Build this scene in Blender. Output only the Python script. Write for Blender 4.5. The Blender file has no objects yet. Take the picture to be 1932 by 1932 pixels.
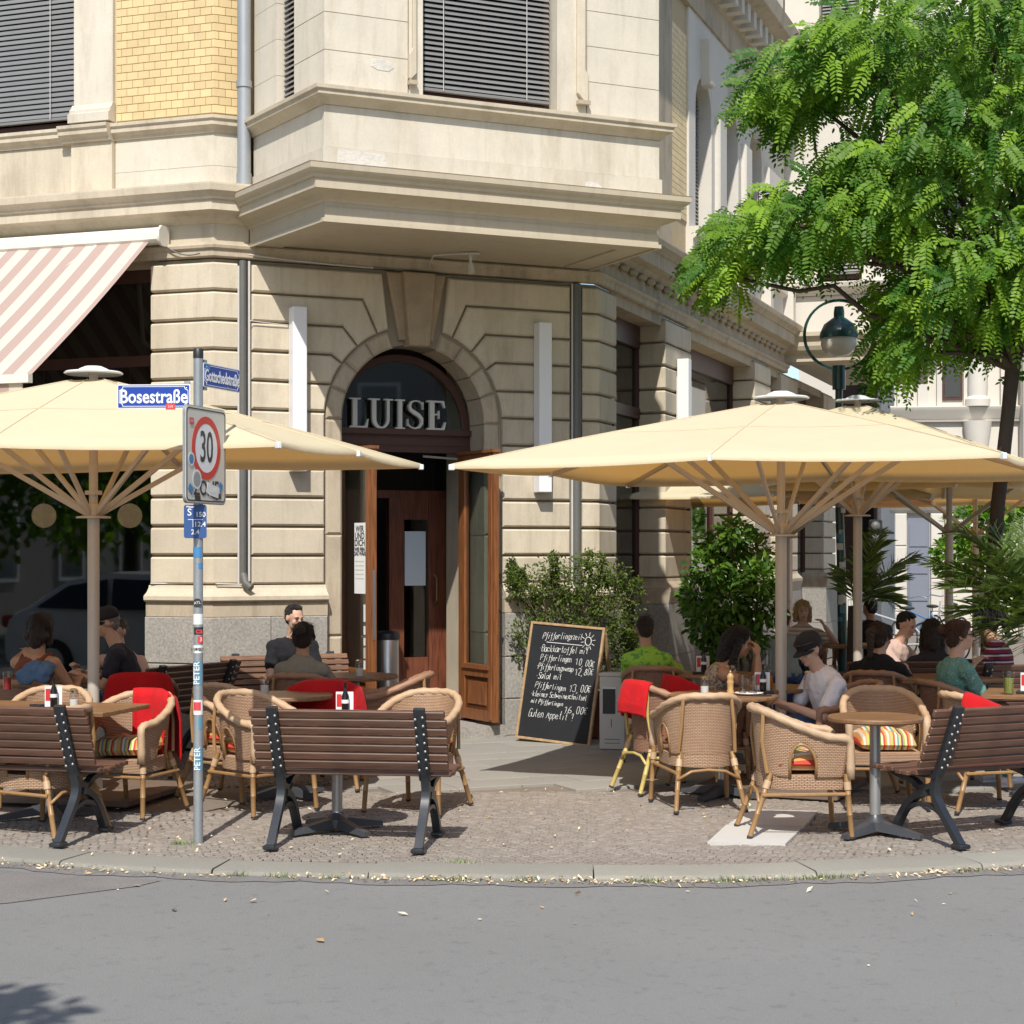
import bpy, bmesh, math, random
import numpy as np
from mathutils import Vector, Matrix, Euler
random.seed(11)
rng = np.random.default_rng(11)
sc = bpy.context.scene
COL = sc.collection
R = math.radians
PI = math.pi

# ------------------------------------------------------------------ camera, sky, sun, exposure
F, CX, HY, EYE = 3300.0, 966.0, 1039.0, 1.8        # measured on the photograph scaled to 1932 px
cam_d = bpy.data.cameras.new('camera')
cam = bpy.data.objects.new('camera', cam_d)
COL.objects.link(cam)
cam.location = (0, 0, EYE)
cam.rotation_euler = (R(90), 0, 0)
cam_d.sensor_width = 36
cam_d.lens = 36 * F / 1932
cam_d.shift_y = (HY - 966) / 1932
cam_d.clip_end = 2000
sc.camera = cam
sc.render.resolution_x = sc.render.resolution_y = 1024

SUN_AZ, SUN_EL = 5.0, 48.5                           # sun behind the camera, a little to its left
world = bpy.data.worlds.new('World')
sc.world = world
world.use_nodes = True
wn = world.node_tree
wn.nodes.clear()
w_out = wn.nodes.new('ShaderNodeOutputWorld')
w_bg = wn.nodes.new('ShaderNodeBackground')
w_sky = wn.nodes.new('ShaderNodeTexSky')
w_sky.sky_type = 'NISHITA'
w_sky.sun_disc = False
w_sky.sun_elevation = R(SUN_EL)
w_sky.sun_rotation = R(180 + SUN_AZ)
w_sky.air_density = 1.0
w_sky.dust_density = 1.0
w_bg.inputs['Strength'].default_value = 0.13
wn.links.new(w_sky.outputs[0], w_bg.inputs[0])
wn.links.new(w_bg.outputs[0], w_out.inputs[0])
sun_d = bpy.data.lights.new('sun', 'SUN')
sun_d.energy = 4.1
sun_d.angle = R(0.53)
sun_d.color = (1.0, 0.955, 0.88)
sun = bpy.data.objects.new('sun', sun_d)
COL.objects.link(sun)
sun.location = (-3, -20, 25)
sun.rotation_euler = (R(90 - SUN_EL), 0, R(-SUN_AZ))
sc.view_settings.view_transform = 'Standard'
sc.view_settings.look = 'None'
sc.view_settings.exposure = 0.33
sc.view_settings.gamma = 1.0
sc.view_settings.use_curve_mapping = False
try:
    sc.cycles.max_bounces = 8
    sc.cycles.use_denoising = True
except Exception:
    pass


def at(x, y, d):
    """the point at depth d behind the photograph's position x, y"""
    return Vector(((x - CX) * d / F, d, EYE - (y - HY) * d / F))


class Frame:
    """a facade: origin on plan, direction along it, outward normal"""
    def __init__(s, ox, oy, deg):
        t = R(deg)
        s.o = (ox, oy)
        s.u = (math.cos(t), math.sin(t))
        s.n = (math.sin(t), -math.cos(t))

    def P(s, a, o, z):
        return Vector((s.o[0] + s.u[0] * a + s.n[0] * o, s.o[1] + s.u[1] * a + s.n[1] * o, z))

    def xy(s, a, o):
        p = s.P(a, o, 0)
        return (p.x, p.y)


FL = Frame(-2.711, 15.92, -19.5)                     # facade along the left street (a < 0)
FD = Frame(-2.711, 15.92, 24.3)                      # the chamfered corner with the door
_r = FD.P(3.89, 0, 0)
FR = Frame(_r.x, _r.y, 69.7)                         # facade along the right street
FB = Frame(-1.586, 14.70, 24.3)                      # front of the oriel

# ------------------------------------------------------------------ mesh helpers
WM = {}


def wm(o):
    return WM.get(o.name, Matrix.Identity(4)) if o else Matrix.Identity(4)


class MB:
    def __init__(s):
        s.v, s.f, s.mi, s.cur, s.uv = [], [], [], 0, {}

    def add(s, vs, fs):
        b = len(s.v)
        s.v.extend([tuple(p) for p in vs])
        for f in fs:
            s.f.append(tuple(b + i for i in f))
            s.mi.append(s.cur)
        return b

    def hexa(s, p):
        s.add(p, [(0, 3, 2, 1), (4, 5, 6, 7), (0, 1, 5, 4), (1, 2, 6, 5), (2, 3, 7, 6), (3, 0, 4, 7)])

    def box(s, x0, x1, y0, y1, z0, z1, M=None):
        p = [Vector(q) for q in ((x0, y0, z0), (x1, y0, z0), (x1, y1, z0), (x0, y1, z0), (x0, y0, z1), (x1, y0, z1), (x1, y1, z1), (x0, y1, z1))]
        if M:
            p = [M @ q for q in p]
        s.hexa(p)
        return s

    def fbox(s, fr, a0, a1, o0, o1, z0, z1):
        s.hexa([fr.P(a0, o0, z0), fr.P(a1, o0, z0), fr.P(a1, o1, z0), fr.P(a0, o1, z0),
                fr.P(a0, o0, z1), fr.P(a1, o0, z1), fr.P(a1, o1, z1), fr.P(a0, o1, z1)])
        return s

    def chbox(s, x0, x1, y0, y1, z0, z1, b, M=None):
        """box with chamfered edges"""
        p = []
        for (z, i) in ((z0, b), (z0 + b, 0), (z1 - b, 0), (z1, b)):
            xa, xb, ya, yb = x0 + i, x1 - i, y0 + i, y1 - i
            c = b if i == 0 else b * .3
            p += [(xa + c, ya, z), (xb - c, ya, z), (xb, ya + c, z), (xb, yb - c, z), (xb - c, yb, z), (xa + c, yb, z), (xa, yb - c, z), (xa, ya + c, z)]
        p = [Vector(q) for q in p]
        if M:
            p = [M @ q for q in p]
        fs = [tuple(range(7, -1, -1)), tuple(range(24, 32))]
        for k in range(3):
            for j in range(8):
                fs.append((k * 8 + j, k * 8 + (j + 1) % 8, k * 8 + 8 + (j + 1) % 8, k * 8 + 8 + j))
        s.add(p, fs)
        return s

    def fpoly(s, fr, pts, o0, o1, b=0.0):
        """polygon on a facade (a, z), extruded from o0 to o1, its front edge chamfered by b"""
        n = len(pts)
        ar = sum(pts[i][0] * pts[(i + 1) % n][1] - pts[(i + 1) % n][0] * pts[i][1] for i in range(n))
        if ar < 0:
            pts = pts[::-1]
        rings = [[fr.P(a, o0, z) for a, z in pts]]
        if b:
            rings.append([fr.P(a, o1 - b, z) for a, z in pts])
            rings.append([fr.P(a, o1, z) for a, z in inset(pts, b)])
        else:
            rings.append([fr.P(a, o1, z) for a, z in pts])
        vs = sum(rings, [])
        fs = [tuple(range(n - 1, -1, -1)), tuple(range((len(rings) - 1) * n, len(rings) * n))]
        for k in range(len(rings) - 1):
            for j in range(n):
                fs.append((k * n + j, k * n + (j + 1) % n, (k + 1) * n + (j + 1) % n, (k + 1) * n + j))
        s.add(vs, fs)
        return s

    def sweep(s, path, prof, closed=False):
        """profile (out, z) swept along a plan path; 'out' is to the right of the path's direction"""
        n = len(path)
        ms = []
        for i in range(n):
            d = []
            for a, b in ((i - 1, i), (i, i + 1)):
                if closed:
                    a %= n
                    b %= n
                elif a < 0 or b >= n:
                    continue
                v = Vector((path[b][0] - path[a][0], path[b][1] - path[a][1])).normalized()
                d.append(Vector((v.y, -v.x)))
            m = d[0] if len(d) == 1 else (d[0] + d[1]) / (1 + d[0].dot(d[1]))
            ms.append(m)
        k = len(prof)
        vs = [(path[i][0] + ms[i].x * o, path[i][1] + ms[i].y * o, z) for i in range(n) for o, z in prof]
        fs = []
        for i in range(n if closed else n - 1):
            j = (i + 1) % n
            for q in range(k):
                r = (q + 1) % k
                fs.append((i * k + q, j * k + q, j * k + r, i * k + r))
        if not closed:
            fs.append(tuple(range(k)))
            fs.append(tuple((n - 1) * k + q for q in range(k - 1, -1, -1)))
        s.add(vs, fs)
        return s

    def tube(s, path, r, seg=8, closed=False, cap=True, sq=False, up=None, fn=None):
        """round (or sq = (w, h) rectangular) bar along a path; r may be a list"""
        path = [Vector(p) for p in path]
        n = len(path)
        rs = r if isinstance(r, (list, tuple)) else [r] * n
        b = len(s.v)
        vs = []
        prev = None
        for i in range(n):
            if closed:
                t = (path[(i + 1) % n] - path[i - 1]).normalized()
            else:
                t = (path[min(i + 1, n - 1)] - path[max(i - 1, 0)]).normalized()
            if prev is None:
                w = Vector(up) if up else (Vector((0, 0, 1)) if abs(t.z) < .9 else Vector((1, 0, 0)))
                x = t.cross(w).normalized()
            else:
                x = (prev - t * prev.dot(t)).normalized()
            if up and abs(t.dot(Vector(up))) < .98:
                x = t.cross(Vector(up)).normalized()
            prev = x
            y = x.cross(t)
            if sq:
                for cx_, cy_ in ((-1, -1), (1, -1), (1, 1), (-1, 1)):
                    vs.append(path[i] + x * (cx_ * sq[0] / 2) + y * (cy_ * sq[1] / 2))
            else:
                for j in range(seg):
                    a = 2 * PI * j / seg
                    rr = rs[i] * (fn(i, a) if fn else 1)
                    vs.append(path[i] + x * (math.cos(a) * rr) + y * (math.sin(a) * rr))
        k = 4 if sq else seg
        fs = []
        for i in range(n if closed else n - 1):
            j = (i + 1) % n
            for q in range(k):
                fs.append((i * k + q, i * k + (q + 1) % k, j * k + (q + 1) % k, j * k + q))
        if not closed and cap:
            fs.append(tuple(range(k - 1, -1, -1)))
            fs.append(tuple((n - 1) * k + q for q in range(k)))
        s.add(vs, fs)
        return s

    def lathe(s, prof, c=(0, 0, 0), seg=16, M=None, cap=True):
        vs = []
        for r, z in prof:
            for j in range(seg):
                a = 2 * PI * j / seg
                p = Vector((c[0] + r * math.cos(a), c[1] + r * math.sin(a), c[2] + z))
                vs.append(M @ p if M else p)
        n = len(prof)
        fs = []
        for i in range(n - 1):
            for j in range(seg):
                fs.append((i * seg + j, i * seg + (j + 1) % seg, (i + 1) * seg + (j + 1) % seg, (i + 1) * seg + j))
        if cap:
            fs.append(tuple(range(seg - 1, -1, -1)))
            fs.append(tuple((n - 1) * seg + j for j in range(seg)))
        s.add(vs, fs)
        return s

    def ell(s, c, r, M=None, seg=12, rings=8):
        """ellipsoid; M a 3x3 rotation"""
        c = Vector(c)
        if not isinstance(r, (list, tuple)):
            r = (r, r, r)
        vs = []
        for i in range(rings + 1):
            t = PI * i / rings
            for j in range(seg):
                a = 2 * PI * j / seg
                p = Vector((r[0] * math.sin(t) * math.cos(a), r[1] * math.sin(t) * math.sin(a), r[2] * math.cos(t)))
                vs.append(c + (M @ p if M else p))
        fs = []
        for i in range(rings):
            for j in range(seg):
                q = (i * seg + j, (i + 1) * seg + j, (i + 1) * seg + (j + 1) % seg, i * seg + (j + 1) % seg)
                if i == 0:
                    q = (i * seg, q[1], q[2])
                elif i == rings - 1:
                    q = (q[0], (i + 1) * seg, q[3])
                fs.append(q)
        s.add(vs, fs)
        return s

    def capsule(s, p0, p1, r0, r1, seg=10, flat=1.0, side=None):
        """tapered limb with round ends; flat squeezes it across 'side'"""
        p0, p1 = Vector(p0), Vector(p1)
        t = (p1 - p0)
        L = t.length
        t = t / L if L > 1e-6 else Vector((0, 0, 1))
        if side:
            x = Vector(side)
            x = (x - t * x.dot(t)).normalized()
        else:
            w = Vector((0, 0, 1)) if abs(t.z) < .9 else Vector((1, 0, 0))
            x = t.cross(w).normalized()
        y = t.cross(x)
        prof = [(-r0, .02), (-r0 * .8, .6), (-r0 * .45, .893), (0, 1.0)]
        pr = [(z, r0 * q) for z, q in prof] + [(L + (-z), r1 * q) for z, q in [(0, 1.0), (-r1 * .45, .893), (-r1 * .8, .6), (-r1, .02)]]
        vs = []
        for z, r in pr:
            for j in range(seg):
                a = 2 * PI * j / seg
                vs.append(p0 + t * z + x * (r * math.cos(a)) + y * (r * flat * math.sin(a)))
        fs = []
        n = len(pr)
        for i in range(n - 1):
            for j in range(seg):
                fs.append((i * seg + j, i * seg + (j + 1) % seg, (i + 1) * seg + (j + 1) % seg, (i + 1) * seg + j))
        fs.append(tuple(range(seg - 1, -1, -1)))
        fs.append(tuple((n - 1) * seg + j for j in range(seg)))
        s.add(vs, fs)
        return s

    def grid(s, P, uvs=None, closed_u=False):
        """rows x cols array of points"""
        n, m = len(P), len(P[0])
        b = s.add([p for row in P for p in row], [(i * m + j, i * m + j + 1, (i + 1) * m + j + 1, (i + 1) * m + j) for i in range(n - 1) for j in range(m - 1)])
        if uvs:
            for i in range(n):
                for j in range(m):
                    s.uv[b + i * m + j] = uvs[i][j]
        return s

    def build(s, name, mats, parent=None, smooth=0, world=True, fix=True):
        vs = s.v
        if parent is not None and world:
            inv = wm(parent).inverted()
            vs = [inv @ Vector(p) for p in vs]
        me = bpy.data.meshes.new(name)
        me.from_pydata([tuple(p) for p in vs], [], s.f)
        if not isinstance(mats, (list, tuple)):
            mats = [mats]
        for m in mats:
            me.materials.append(m)
        if len(mats) > 1:
            me.polygons.foreach_set('material_index', s.mi)
        if s.uv:
            ul = me.uv_layers.new(name='UVMap')
            for lp in me.loops:
                ul.data[lp.index].uv = s.uv.get(lp.vertex_index, (0, 0))
        if fix:
            bm = bmesh.new()
            bm.from_mesh(me)
            bmesh.ops.recalc_face_normals(bm, faces=bm.faces)
            bm.to_mesh(me)
            bm.free()
        if smooth:
            me.polygons.foreach_set('use_smooth', [True] * len(me.polygons))
            if smooth < 180:
                me.set_sharp_from_angle(angle=R(smooth))
        me.update()
        o = bpy.data.objects.new(name, me)
        COL.objects.link(o)
        if parent is not None:
            o.parent = parent
        return o


def inset(pts, d):
    n = len(pts)
    out = []
    for i in range(n):
        p0, p1, p2 = Vector(pts[i - 1]), Vector(pts[i]), Vector(pts[(i + 1) % n])
        e1, e2 = (p1 - p0).normalized(), (p2 - p1).normalized()
        n1, n2 = Vector((-e1.y, e1.x)), Vector((-e2.y, e2.x))
        m = (n1 + n2) / max(.3, 1 + n1.dot(n2))
        out.append((p1.x + m.x * d, p1.y + m.y * d))
    return out


def thing(name, label, cat, loc=(0, 0, 0), rz=0, group=None):
    o = bpy.data.objects.new(name, None)
    o.empty_display_size = .2
    COL.objects.link(o)
    o.location = loc
    o.rotation_euler = (0, 0, rz)
    WM[o.name] = Matrix.Translation(Vector(loc)) @ Matrix.Rotation(rz, 4, 'Z')
    return tag(o, label, cat, group)


def tag(o, label=None, cat=None, group=None, kind=None):
    if label:
        o['label'] = label
    if cat:
        o['category'] = cat
    if group:
        o['group'] = group
    if kind:
        o['kind'] = kind
    return o


KIDS = {}


def dup(root, loc, rz, label, group=None):
    """a copy of a thing with its parts and sub-parts"""
    r = root.copy()
    COL.objects.link(r)
    r.location = loc
    r.rotation_euler = (0, 0, rz)
    WM[r.name] = Matrix.Translation(Vector(loc)) @ Matrix.Rotation(rz, 4, 'Z')
    tag(r, label, group=group)
    for ch in list(root.children):
        c = ch.copy()
        COL.objects.link(c)
        c.parent = r
        for g in ch.children:
            d = g.copy()
            COL.objects.link(d)
            d.parent = c
    return r


def share(o, name, M, parent):
    """another piece of the same shape (shared mesh) under parent, at local matrix M"""
    c = bpy.data.objects.new(name, o if isinstance(o, bpy.types.Mesh) else o.data)
    COL.objects.link(c)
    c.parent = parent
    c.matrix_local = M
    return c


# ------------------------------------------------------------------ materials
class NT:
    def __init__(s, name):
        s.m = bpy.data.materials.new(name)
        s.m.use_nodes = True
        s.t = s.m.node_tree
        s.b = s.t.nodes['Principled BSDF']
        s.out = s.t.nodes['Material Output']

    def n(s, typ, **kw):
        nd = s.t.nodes.new('ShaderNode' + typ)
        for k, v in kw.items():
            if k in nd.inputs.keys():
                nd.inputs[k].default_value = v
            else:
                setattr(nd, k, v)
        return nd

    def l(s, a, b):
        s.t.links.new(a, b)

    def coord(s, scale=None, kind='Object'):
        c = s.n('TexCoord').outputs[kind]
        if scale:
            mp = s.n('Mapping')
            mp.inputs['Scale'].default_value = scale
            s.l(c, mp.inputs['Vector'])
            c = mp.outputs[0]
        return c

    def noise(s, co, scale, detail=5, rough=.6):
        nd = s.n('TexNoise')
        nd.inputs['Scale'].default_value = scale
        nd.inputs['Detail'].default_value = detail
        nd.inputs['Roughness'].default_value = rough
        s.l(co, nd.inputs['Vector'])
        return nd.outputs['Fac']

    def ramp(s, fac, stops, interp='LINEAR'):
        r = s.n('ValToRGB')
        r.color_ramp.interpolation = interp
        el = r.color_ramp.elements
        while len(el) > 1:
            el.remove(el[-1])
        el[0].position = stops[0][0]
        el[0].color = (*stops[0][1], 1)
        for p, c in stops[1:]:
            e = el.new(p)
            e.color = (*c, 1)
        s.l(fac, r.inputs[0])
        return r.outputs[0]

    def mix(s, fac, a, b, mode='MIX'):
        m = s.n('Mix', data_type='RGBA', blend_type=mode)
        for i, x in ((0, fac), (6, a), (7, b)):
            if isinstance(x, (int, float)):
                m.inputs[i].default_value = x
            elif isinstance(x, (tuple, list)):
                m.inputs[i].default_value = (*x, 1)
            else:
                s.l(x, m.inputs[i])
        return m.outputs[2]

    def math(s, op, a, b=None, c=None):
        m = s.n('Math', operation=op)
        for i, x in enumerate((a, b, c)):
            if x is None:
                continue
            if isinstance(x, (int, float)):
                m.inputs[i].default_value = x
            else:
                s.l(x, m.inputs[i])
        return m.outputs[0]

    def bump(s, h, strength, dist=.01):
        b = s.n('Bump')
        b.inputs['Strength'].default_value = strength
        b.inputs['Distance'].default_value = dist
        s.l(h, b.inputs['Height'])
        s.l(b.outputs[0], s.b.inputs['Normal'])

    def set(s, **kw):
        for k, v in kw.items():
            s.b.inputs[k.replace('_', ' ')].default_value = v


def sh(c, k):
    return tuple(max(0, min(1, x * k)) for x in c)


def mat(name, col, rough=.7, var=.12, vs=3.0, grain=.08, gs=60, bump=.15, bs=80, bd=.004, rnd=.0, metal=0., spec=None, stain=None, emit=None, streak=0):
    """general weathered surface: broad patches, fine grain, relief, per-piece variation"""
    t = NT(name)
    co = t.coord()
    a = t.noise(co, vs, 6, .65)
    g = t.noise(co, gs, 3, .6)
    c = t.mix(a, sh(col, 1 - var * 1.6), sh(col, 1 + var * 1.2))
    c = t.mix(t.math('MULTIPLY', g, 1.0), c, t.mix(1.0, c, sh((1, 1, 1), 1 - grain * 2), 'MULTIPLY'))
    if stain:
        sco = t.coord((1, 1, .35))
        s = t.noise(sco, stain[1], 6, .7)
        f = t.ramp(s, [(stain[2], (0, 0, 0)), (stain[2] + .18, (1, 1, 1))])
        c = t.mix(t.math('MULTIPLY', f, stain[3]), c, stain[0])
    if streak:
        f = t.ramp(t.noise(t.coord((7, 7, .8)), 1.3, 5, .7), [(.50, (0, 0, 0)), (.72, (1, 1, 1))])
        c = t.mix(t.math('MULTIPLY', f, streak), c, t.mix(1.0, c, (.50, .45, .38), 'MULTIPLY'))
    if rnd:
        oi = t.n('ObjectInfo').outputs['Random']
        v = t.math('ADD', t.math('MULTIPLY', oi, 2 * rnd), 1 - rnd)
        cm = t.n('CombineColor')
        for i in range(3):
            t.l(v, cm.inputs[i])
        c = t.mix(1.0, c, cm.outputs[0], 'MULTIPLY')
    t.l(c, t.b.inputs['Base Color'])
    t.l(t.math('ADD', t.math('MULTIPLY', a, .16), rough - .08), t.b.inputs['Roughness'])
    t.set(Metallic=metal)
    if spec is not None:
        t.b.inputs['Specular IOR Level'].default_value = spec
    if bump:
        t.bump(t.noise(co, bs, 6, .7), bump, bd)
    if emit:
        t.b.inputs['Emission Color'].default_value = (*emit[0], 1)
        t.b.inputs['Emission Strength'].default_value = emit[1]
    return t.m


def plain(name, col, rough=.5, metal=0., spec=None, emit=None):
    t = NT(name)
    t.set(Roughness=rough, Metallic=metal)
    t.b.inputs['Base Color'].default_value = (*col, 1)
    if spec is not None:
        t.b.inputs['Specular IOR Level'].default_value = spec
    if emit:
        t.b.inputs['Emission Color'].default_value = (*emit[0], 1)
        t.b.inputs['Emission Strength'].default_value = emit[1]
    return t.m


def glassy(name, tint=(1, 1, 1), rough=.02, trans=.85):
    """window pane: mostly clear, reflecting like glass"""
    t = NT(name)
    t.t.nodes.remove(t.b)
    g = t.n('BsdfGlossy')
    g.inputs['Roughness'].default_value = rough
    g.inputs['Color'].default_value = (1, 1, 1, 1)
    tr = t.n('BsdfTransparent')
    tr.inputs['Color'].default_value = (*sh(tint, trans), 1)
    lw = t.n('LayerWeight')
    lw.inputs['Blend'].default_value = .5
    fac = t.math('ADD', t.math('MULTIPLY', t.math('POWER', lw.outputs['Facing'], 5.0), .93), .07)
    mx = t.n('MixShader')
    t.l(fac, mx.inputs[0])
    t.l(tr.outputs[0], mx.inputs[1])
    t.l(g.outputs[0], mx.inputs[2])
    t.l(mx.outputs[0], t.out.inputs[0])
    return t.m


def wood(name, col, dark, rough=.5, scale=(3, 3, 40), rnd=.12):
    """scale: grain runs along the axis with the small number"""
    t = NT(name)
    co = t.coord(scale)
    a = t.noise(co, 2.0, 6, .6)
    c = t.ramp(a, [(.3, dark), (.55, col), (.75, sh(col, 1.25))])
    if rnd:
        oi = t.n('ObjectInfo').outputs['Random']
        v = t.math('ADD', t.math('MULTIPLY', oi, 2 * rnd), 1 - rnd)
        cm = t.n('CombineColor')
        for i in range(3):
            t.l(v, cm.inputs[i])
        c = t.mix(1.0, c, cm.outputs[0], 'MULTIPLY')
    t.l(c, t.b.inputs['Base Color'])
    t.set(Roughness=rough)
    t.bump(a, .25, .003)
    return t.m


def asphalt_mat():
    t = NT('asphalt')
    co = t.coord()
    big = t.noise(co, .7, 5, .6)
    fine = t.noise(co, 160, 3, .7)
    sp = t.n('TexVoronoi')
    sp.inputs['Scale'].default_value = 110
    t.l(co, sp.inputs['Vector'])
    c = t.mix(big, (.25, .247, .236), (.315, .31, .296))
    c = t.mix(t.math('MULTIPLY', fine, .75), c, t.mix(1.0, c, (.30, .30, .31), 'MULTIPLY'))
    st = t.ramp(sp.outputs['Distance'], [(.08, (1, 1, 1)), (.16, (0, 0, 0))])
    c = t.mix(t.math('MULTIPLY', st, .5), c, (.42, .415, .40))
    mid = t.noise(co, 14, 4, .7)
    c = t.mix(t.ramp(mid, [(.56, (0, 0, 0)), (.7, (1, 1, 1))]), c, t.mix(1.0, c, (.8, .8, .81), 'MULTIPLY'))
    t.l(c, t.b.inputs['Base Color'])
    t.set(Roughness=.88)
    t.bump(t.math('ADD', fine, t.math('MULTIPLY', sp.outputs['Distance'], .6)), .5, .006)
    return t.m


def wicker_mat(name, col, dark):
    t = NT(name)
    co = t.coord(None, 'UV')
    br = t.n('TexBrick')
    br.offset = .5
    br.inputs['Scale'].default_value = 1.0
    br.inputs['Brick Width'].default_value = .034
    br.inputs['Row Height'].default_value = .0105
    br.inputs['Mortar Size'].default_value = .0024
    br.inputs['Mortar Smooth'].default_value = .6
    br.inputs['Color1'].default_value = (*col, 1)
    br.inputs['Color2'].default_value = (*sh(col, .86), 1)
    br.inputs['Mortar'].default_value = (*dark, 1)
    t.l(co, br.inputs['Vector'])
    n = t.noise(t.coord(), 6, 4, .6)
    c = t.mix(n, t.mix(1.0, br.outputs['Color'], (.78, .72, .68), 'MULTIPLY'), br.outputs['Color'])
    t.l(c, t.b.inputs['Base Color'])
    t.set(Roughness=.55)
    t.bump(t.math('SUBTRACT', 1.0, br.outputs['Fac']), .9, .006)
    return t.m


def stripes(name, cols, period, axis=0, rough=.85, smooth=False, kind='Object'):
    t = NT(name)
    sx = t.n('SeparateXYZ')
    t.l(t.coord(None, kind), sx.inputs[0])
    fr = t.math('FRACT', t.math('MULTIPLY', sx.outputs[axis], 1.0 / period))
    k = len(cols)
    c = t.ramp(fr, [(i / k, c) for i, c in enumerate(cols)], 'LINEAR' if smooth else 'CONSTANT')
    n = t.noise(t.coord(), 120, 3, .6)
    c = t.mix(t.math('MULTIPLY', n, .5), c, t.mix(1.0, c, (.7, .7, .7), 'MULTIPLY'))
    t.l(c, t.b.inputs['Base Color'])
    t.set(Roughness=rough)
    t.b.inputs['Specular IOR Level'].default_value = .2
    t.bump(t.noise(t.coord(), 250, 2, .5), .2, .002)
    return t.m


def leaf_mat(name, col, col2, trans=.35, rough=.45, hue=(0, 0, 0)):
    """foliage: two greens by position, translucent"""
    t = NT(name)
    g = t.n('Attribute', attribute_name='tone').outputs['Fac']
    c = t.mix(g, col, col2)
    t.l(c, t.b.inputs['Base Color'])
    t.set(Roughness=rough)
    t.b.inputs['Specular IOR Level'].default_value = .22
    tl = t.n('BsdfTranslucent')
    t.l(t.mix(1.0, c, (1.5, 1.6, .5), 'MULTIPLY'), tl.inputs['Color'])
    mx = t.n('MixShader')
    mx.inputs[0].default_value = trans
    t.l(t.b.outputs[0], mx.inputs[1])
    t.l(tl.outputs[0], mx.inputs[2])
    t.l(mx.outputs[0], t.out.inputs[0])
    return t.m


def cloth_mat(name, col, trans=.35, rough=.9, through=None):
    """awning and parasol cloth: some light comes through"""
    t = NT(name)
    n = t.noise(t.coord(), 2.2, 5, .6)
    c = t.mix(n, sh(col, .93), sh(col, 1.05))
    t.l(c, t.b.inputs['Base Color'])
    t.set(Roughness=rough)
    t.b.inputs['Specular IOR Level'].default_value = .15
    t.bump(t.noise(t.coord(), 3.5, 5, .6), .35, .04)
    tl = t.n('BsdfTranslucent')
    tl.inputs['Color'].default_value = (*(through or col), 1)
    mx = t.n('MixShader')
    mx.inputs[0].default_value = trans
    t.l(t.b.outputs[0], mx.inputs[1])
    t.l(tl.outputs[0], mx.inputs[2])
    t.l(mx.outputs[0], t.out.inputs[0])
    return t.m


def fabric(name, col, rough=.9, var=.12):
    t = NT(name)
    n = t.noise(t.coord(), 9, 4, .6)
    c = t.mix(n, sh(col, 1 - var), sh(col, 1 + var))
    t.l(c, t.b.inputs['Base Color'])
    t.set(Roughness=rough)
    t.b.inputs['Specular IOR Level'].default_value = .2
    t.b.inputs['Sheen Weight'].default_value = .04
    h = t.math('ADD', t.noise(t.coord(), 14, 3, .55), t.math('MULTIPLY', t.noise(t.coord(), 300, 2, .5), .15))
    t.bump(h, .5, .02)
    return t.m


def text(body, size, M, mat_, name, parent, depth=.0006, spacing=1.0, bold=0.0, align='CENTER', shear=0.0, sx=1.0):
    """flat lettering as a mesh, lying in the local xy plane of M"""
    cu = bpy.data.curves.new(name, 'FONT')
    cu.body = body
    cu.size = size
    cu.align_x = align
    cu.align_y = 'CENTER'
    cu.extrude = depth
    cu.offset = bold
    cu.shear = shear
    cu.space_character = spacing
    cu.resolution_u = 3
    to = bpy.data.objects.new(name + '_curve', cu)
    COL.objects.link(to)
    dg = bpy.context.evaluated_depsgraph_get()
    me = bpy.data.meshes.new_from_object(to.evaluated_get(dg))
    bpy.data.objects.remove(to)
    me.transform(M @ Matrix.Diagonal((sx, 1, 1, 1)))
    me.materials.clear()
    me.materials.append(mat_)
    o = bpy.data.objects.new(name, me)
    COL.objects.link(o)
    if parent is not None:
        me.transform(wm(parent).inverted())
        o.parent = parent
    return o


def face_matrix(origin, right, up):
    r, u = Vector(right).normalized(), Vector(up).normalized()
    n = r.cross(u)
    return Matrix(((r.x, u.x, n.x, origin[0]), (r.y, u.y, n.y, origin[1]), (r.z, u.z, n.z, origin[2]), (0, 0, 0, 1)))


M_ = {}
M_['stone'] = mat('limestone', (.635, .555, .425), .85, .13, 2.6, .10, 60, .35, 40, .005, .09, stain=((.34, .28, .20), 2.2, .52, .5), streak=.3)
M_['stone_pale'] = mat('limestone_pale', (.67, .61, .50), .85, .12, 2.2, .08, 50, .35, 28, .006, .06, stain=((.42, .35, .25), 1.9, .52, .5), streak=.28)
M_['stone_old'] = mat('limestone_weathered', (.50, .42, .31), .88, .2, 2.5, .1, 60, .3, 40, .005, .08, stain=((.20, .17, .13), 2.0, .52, .6), streak=.5)
M_['stone_far'] = mat('limestone_far', (.64, .60, .53), .85, .08, 1.2, .05, 40, .2, 30, .005, .05)
M_['keystone'] = mat('sandstone_brown', (.43, .33, .22), .85, .28, 4, .12, 60, .3, 40, .004, .05)
M_['paint'] = mat('beige_masonry_paint', (.52, .45, .335), .6, .07, 1.6, .04, 80, .1, 60, .002, stain=((.34, .28, .19), 2.4, .6, .3), streak=.25)
M_['granite'] = mat('granite', (.50, .47, .42), .85, .12, 3.0, .38, 42, .6, 40, .008, .07, stain=((.3, .27, .23), 2.5, .6, .35))
M_['mortar'] = mat('mortar', (.33, .29, .22), .9, .1, 5, .1, 80, .2, 60)
M_['groove'] = mat('joint_mortar', (.30, .26, .20), .9, .1, 5, .1, 80, .2, 60)
M_['brick'] = mat('yellow_brick', (.72, .545, .285), .42, .08, 7, .06, 40, .15, 40, .002, .09)
M_['mortar_br'] = mat('brick_mortar', (.56, .44, .27), .9, .1, 5, .1, 80, .2, 60)
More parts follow.
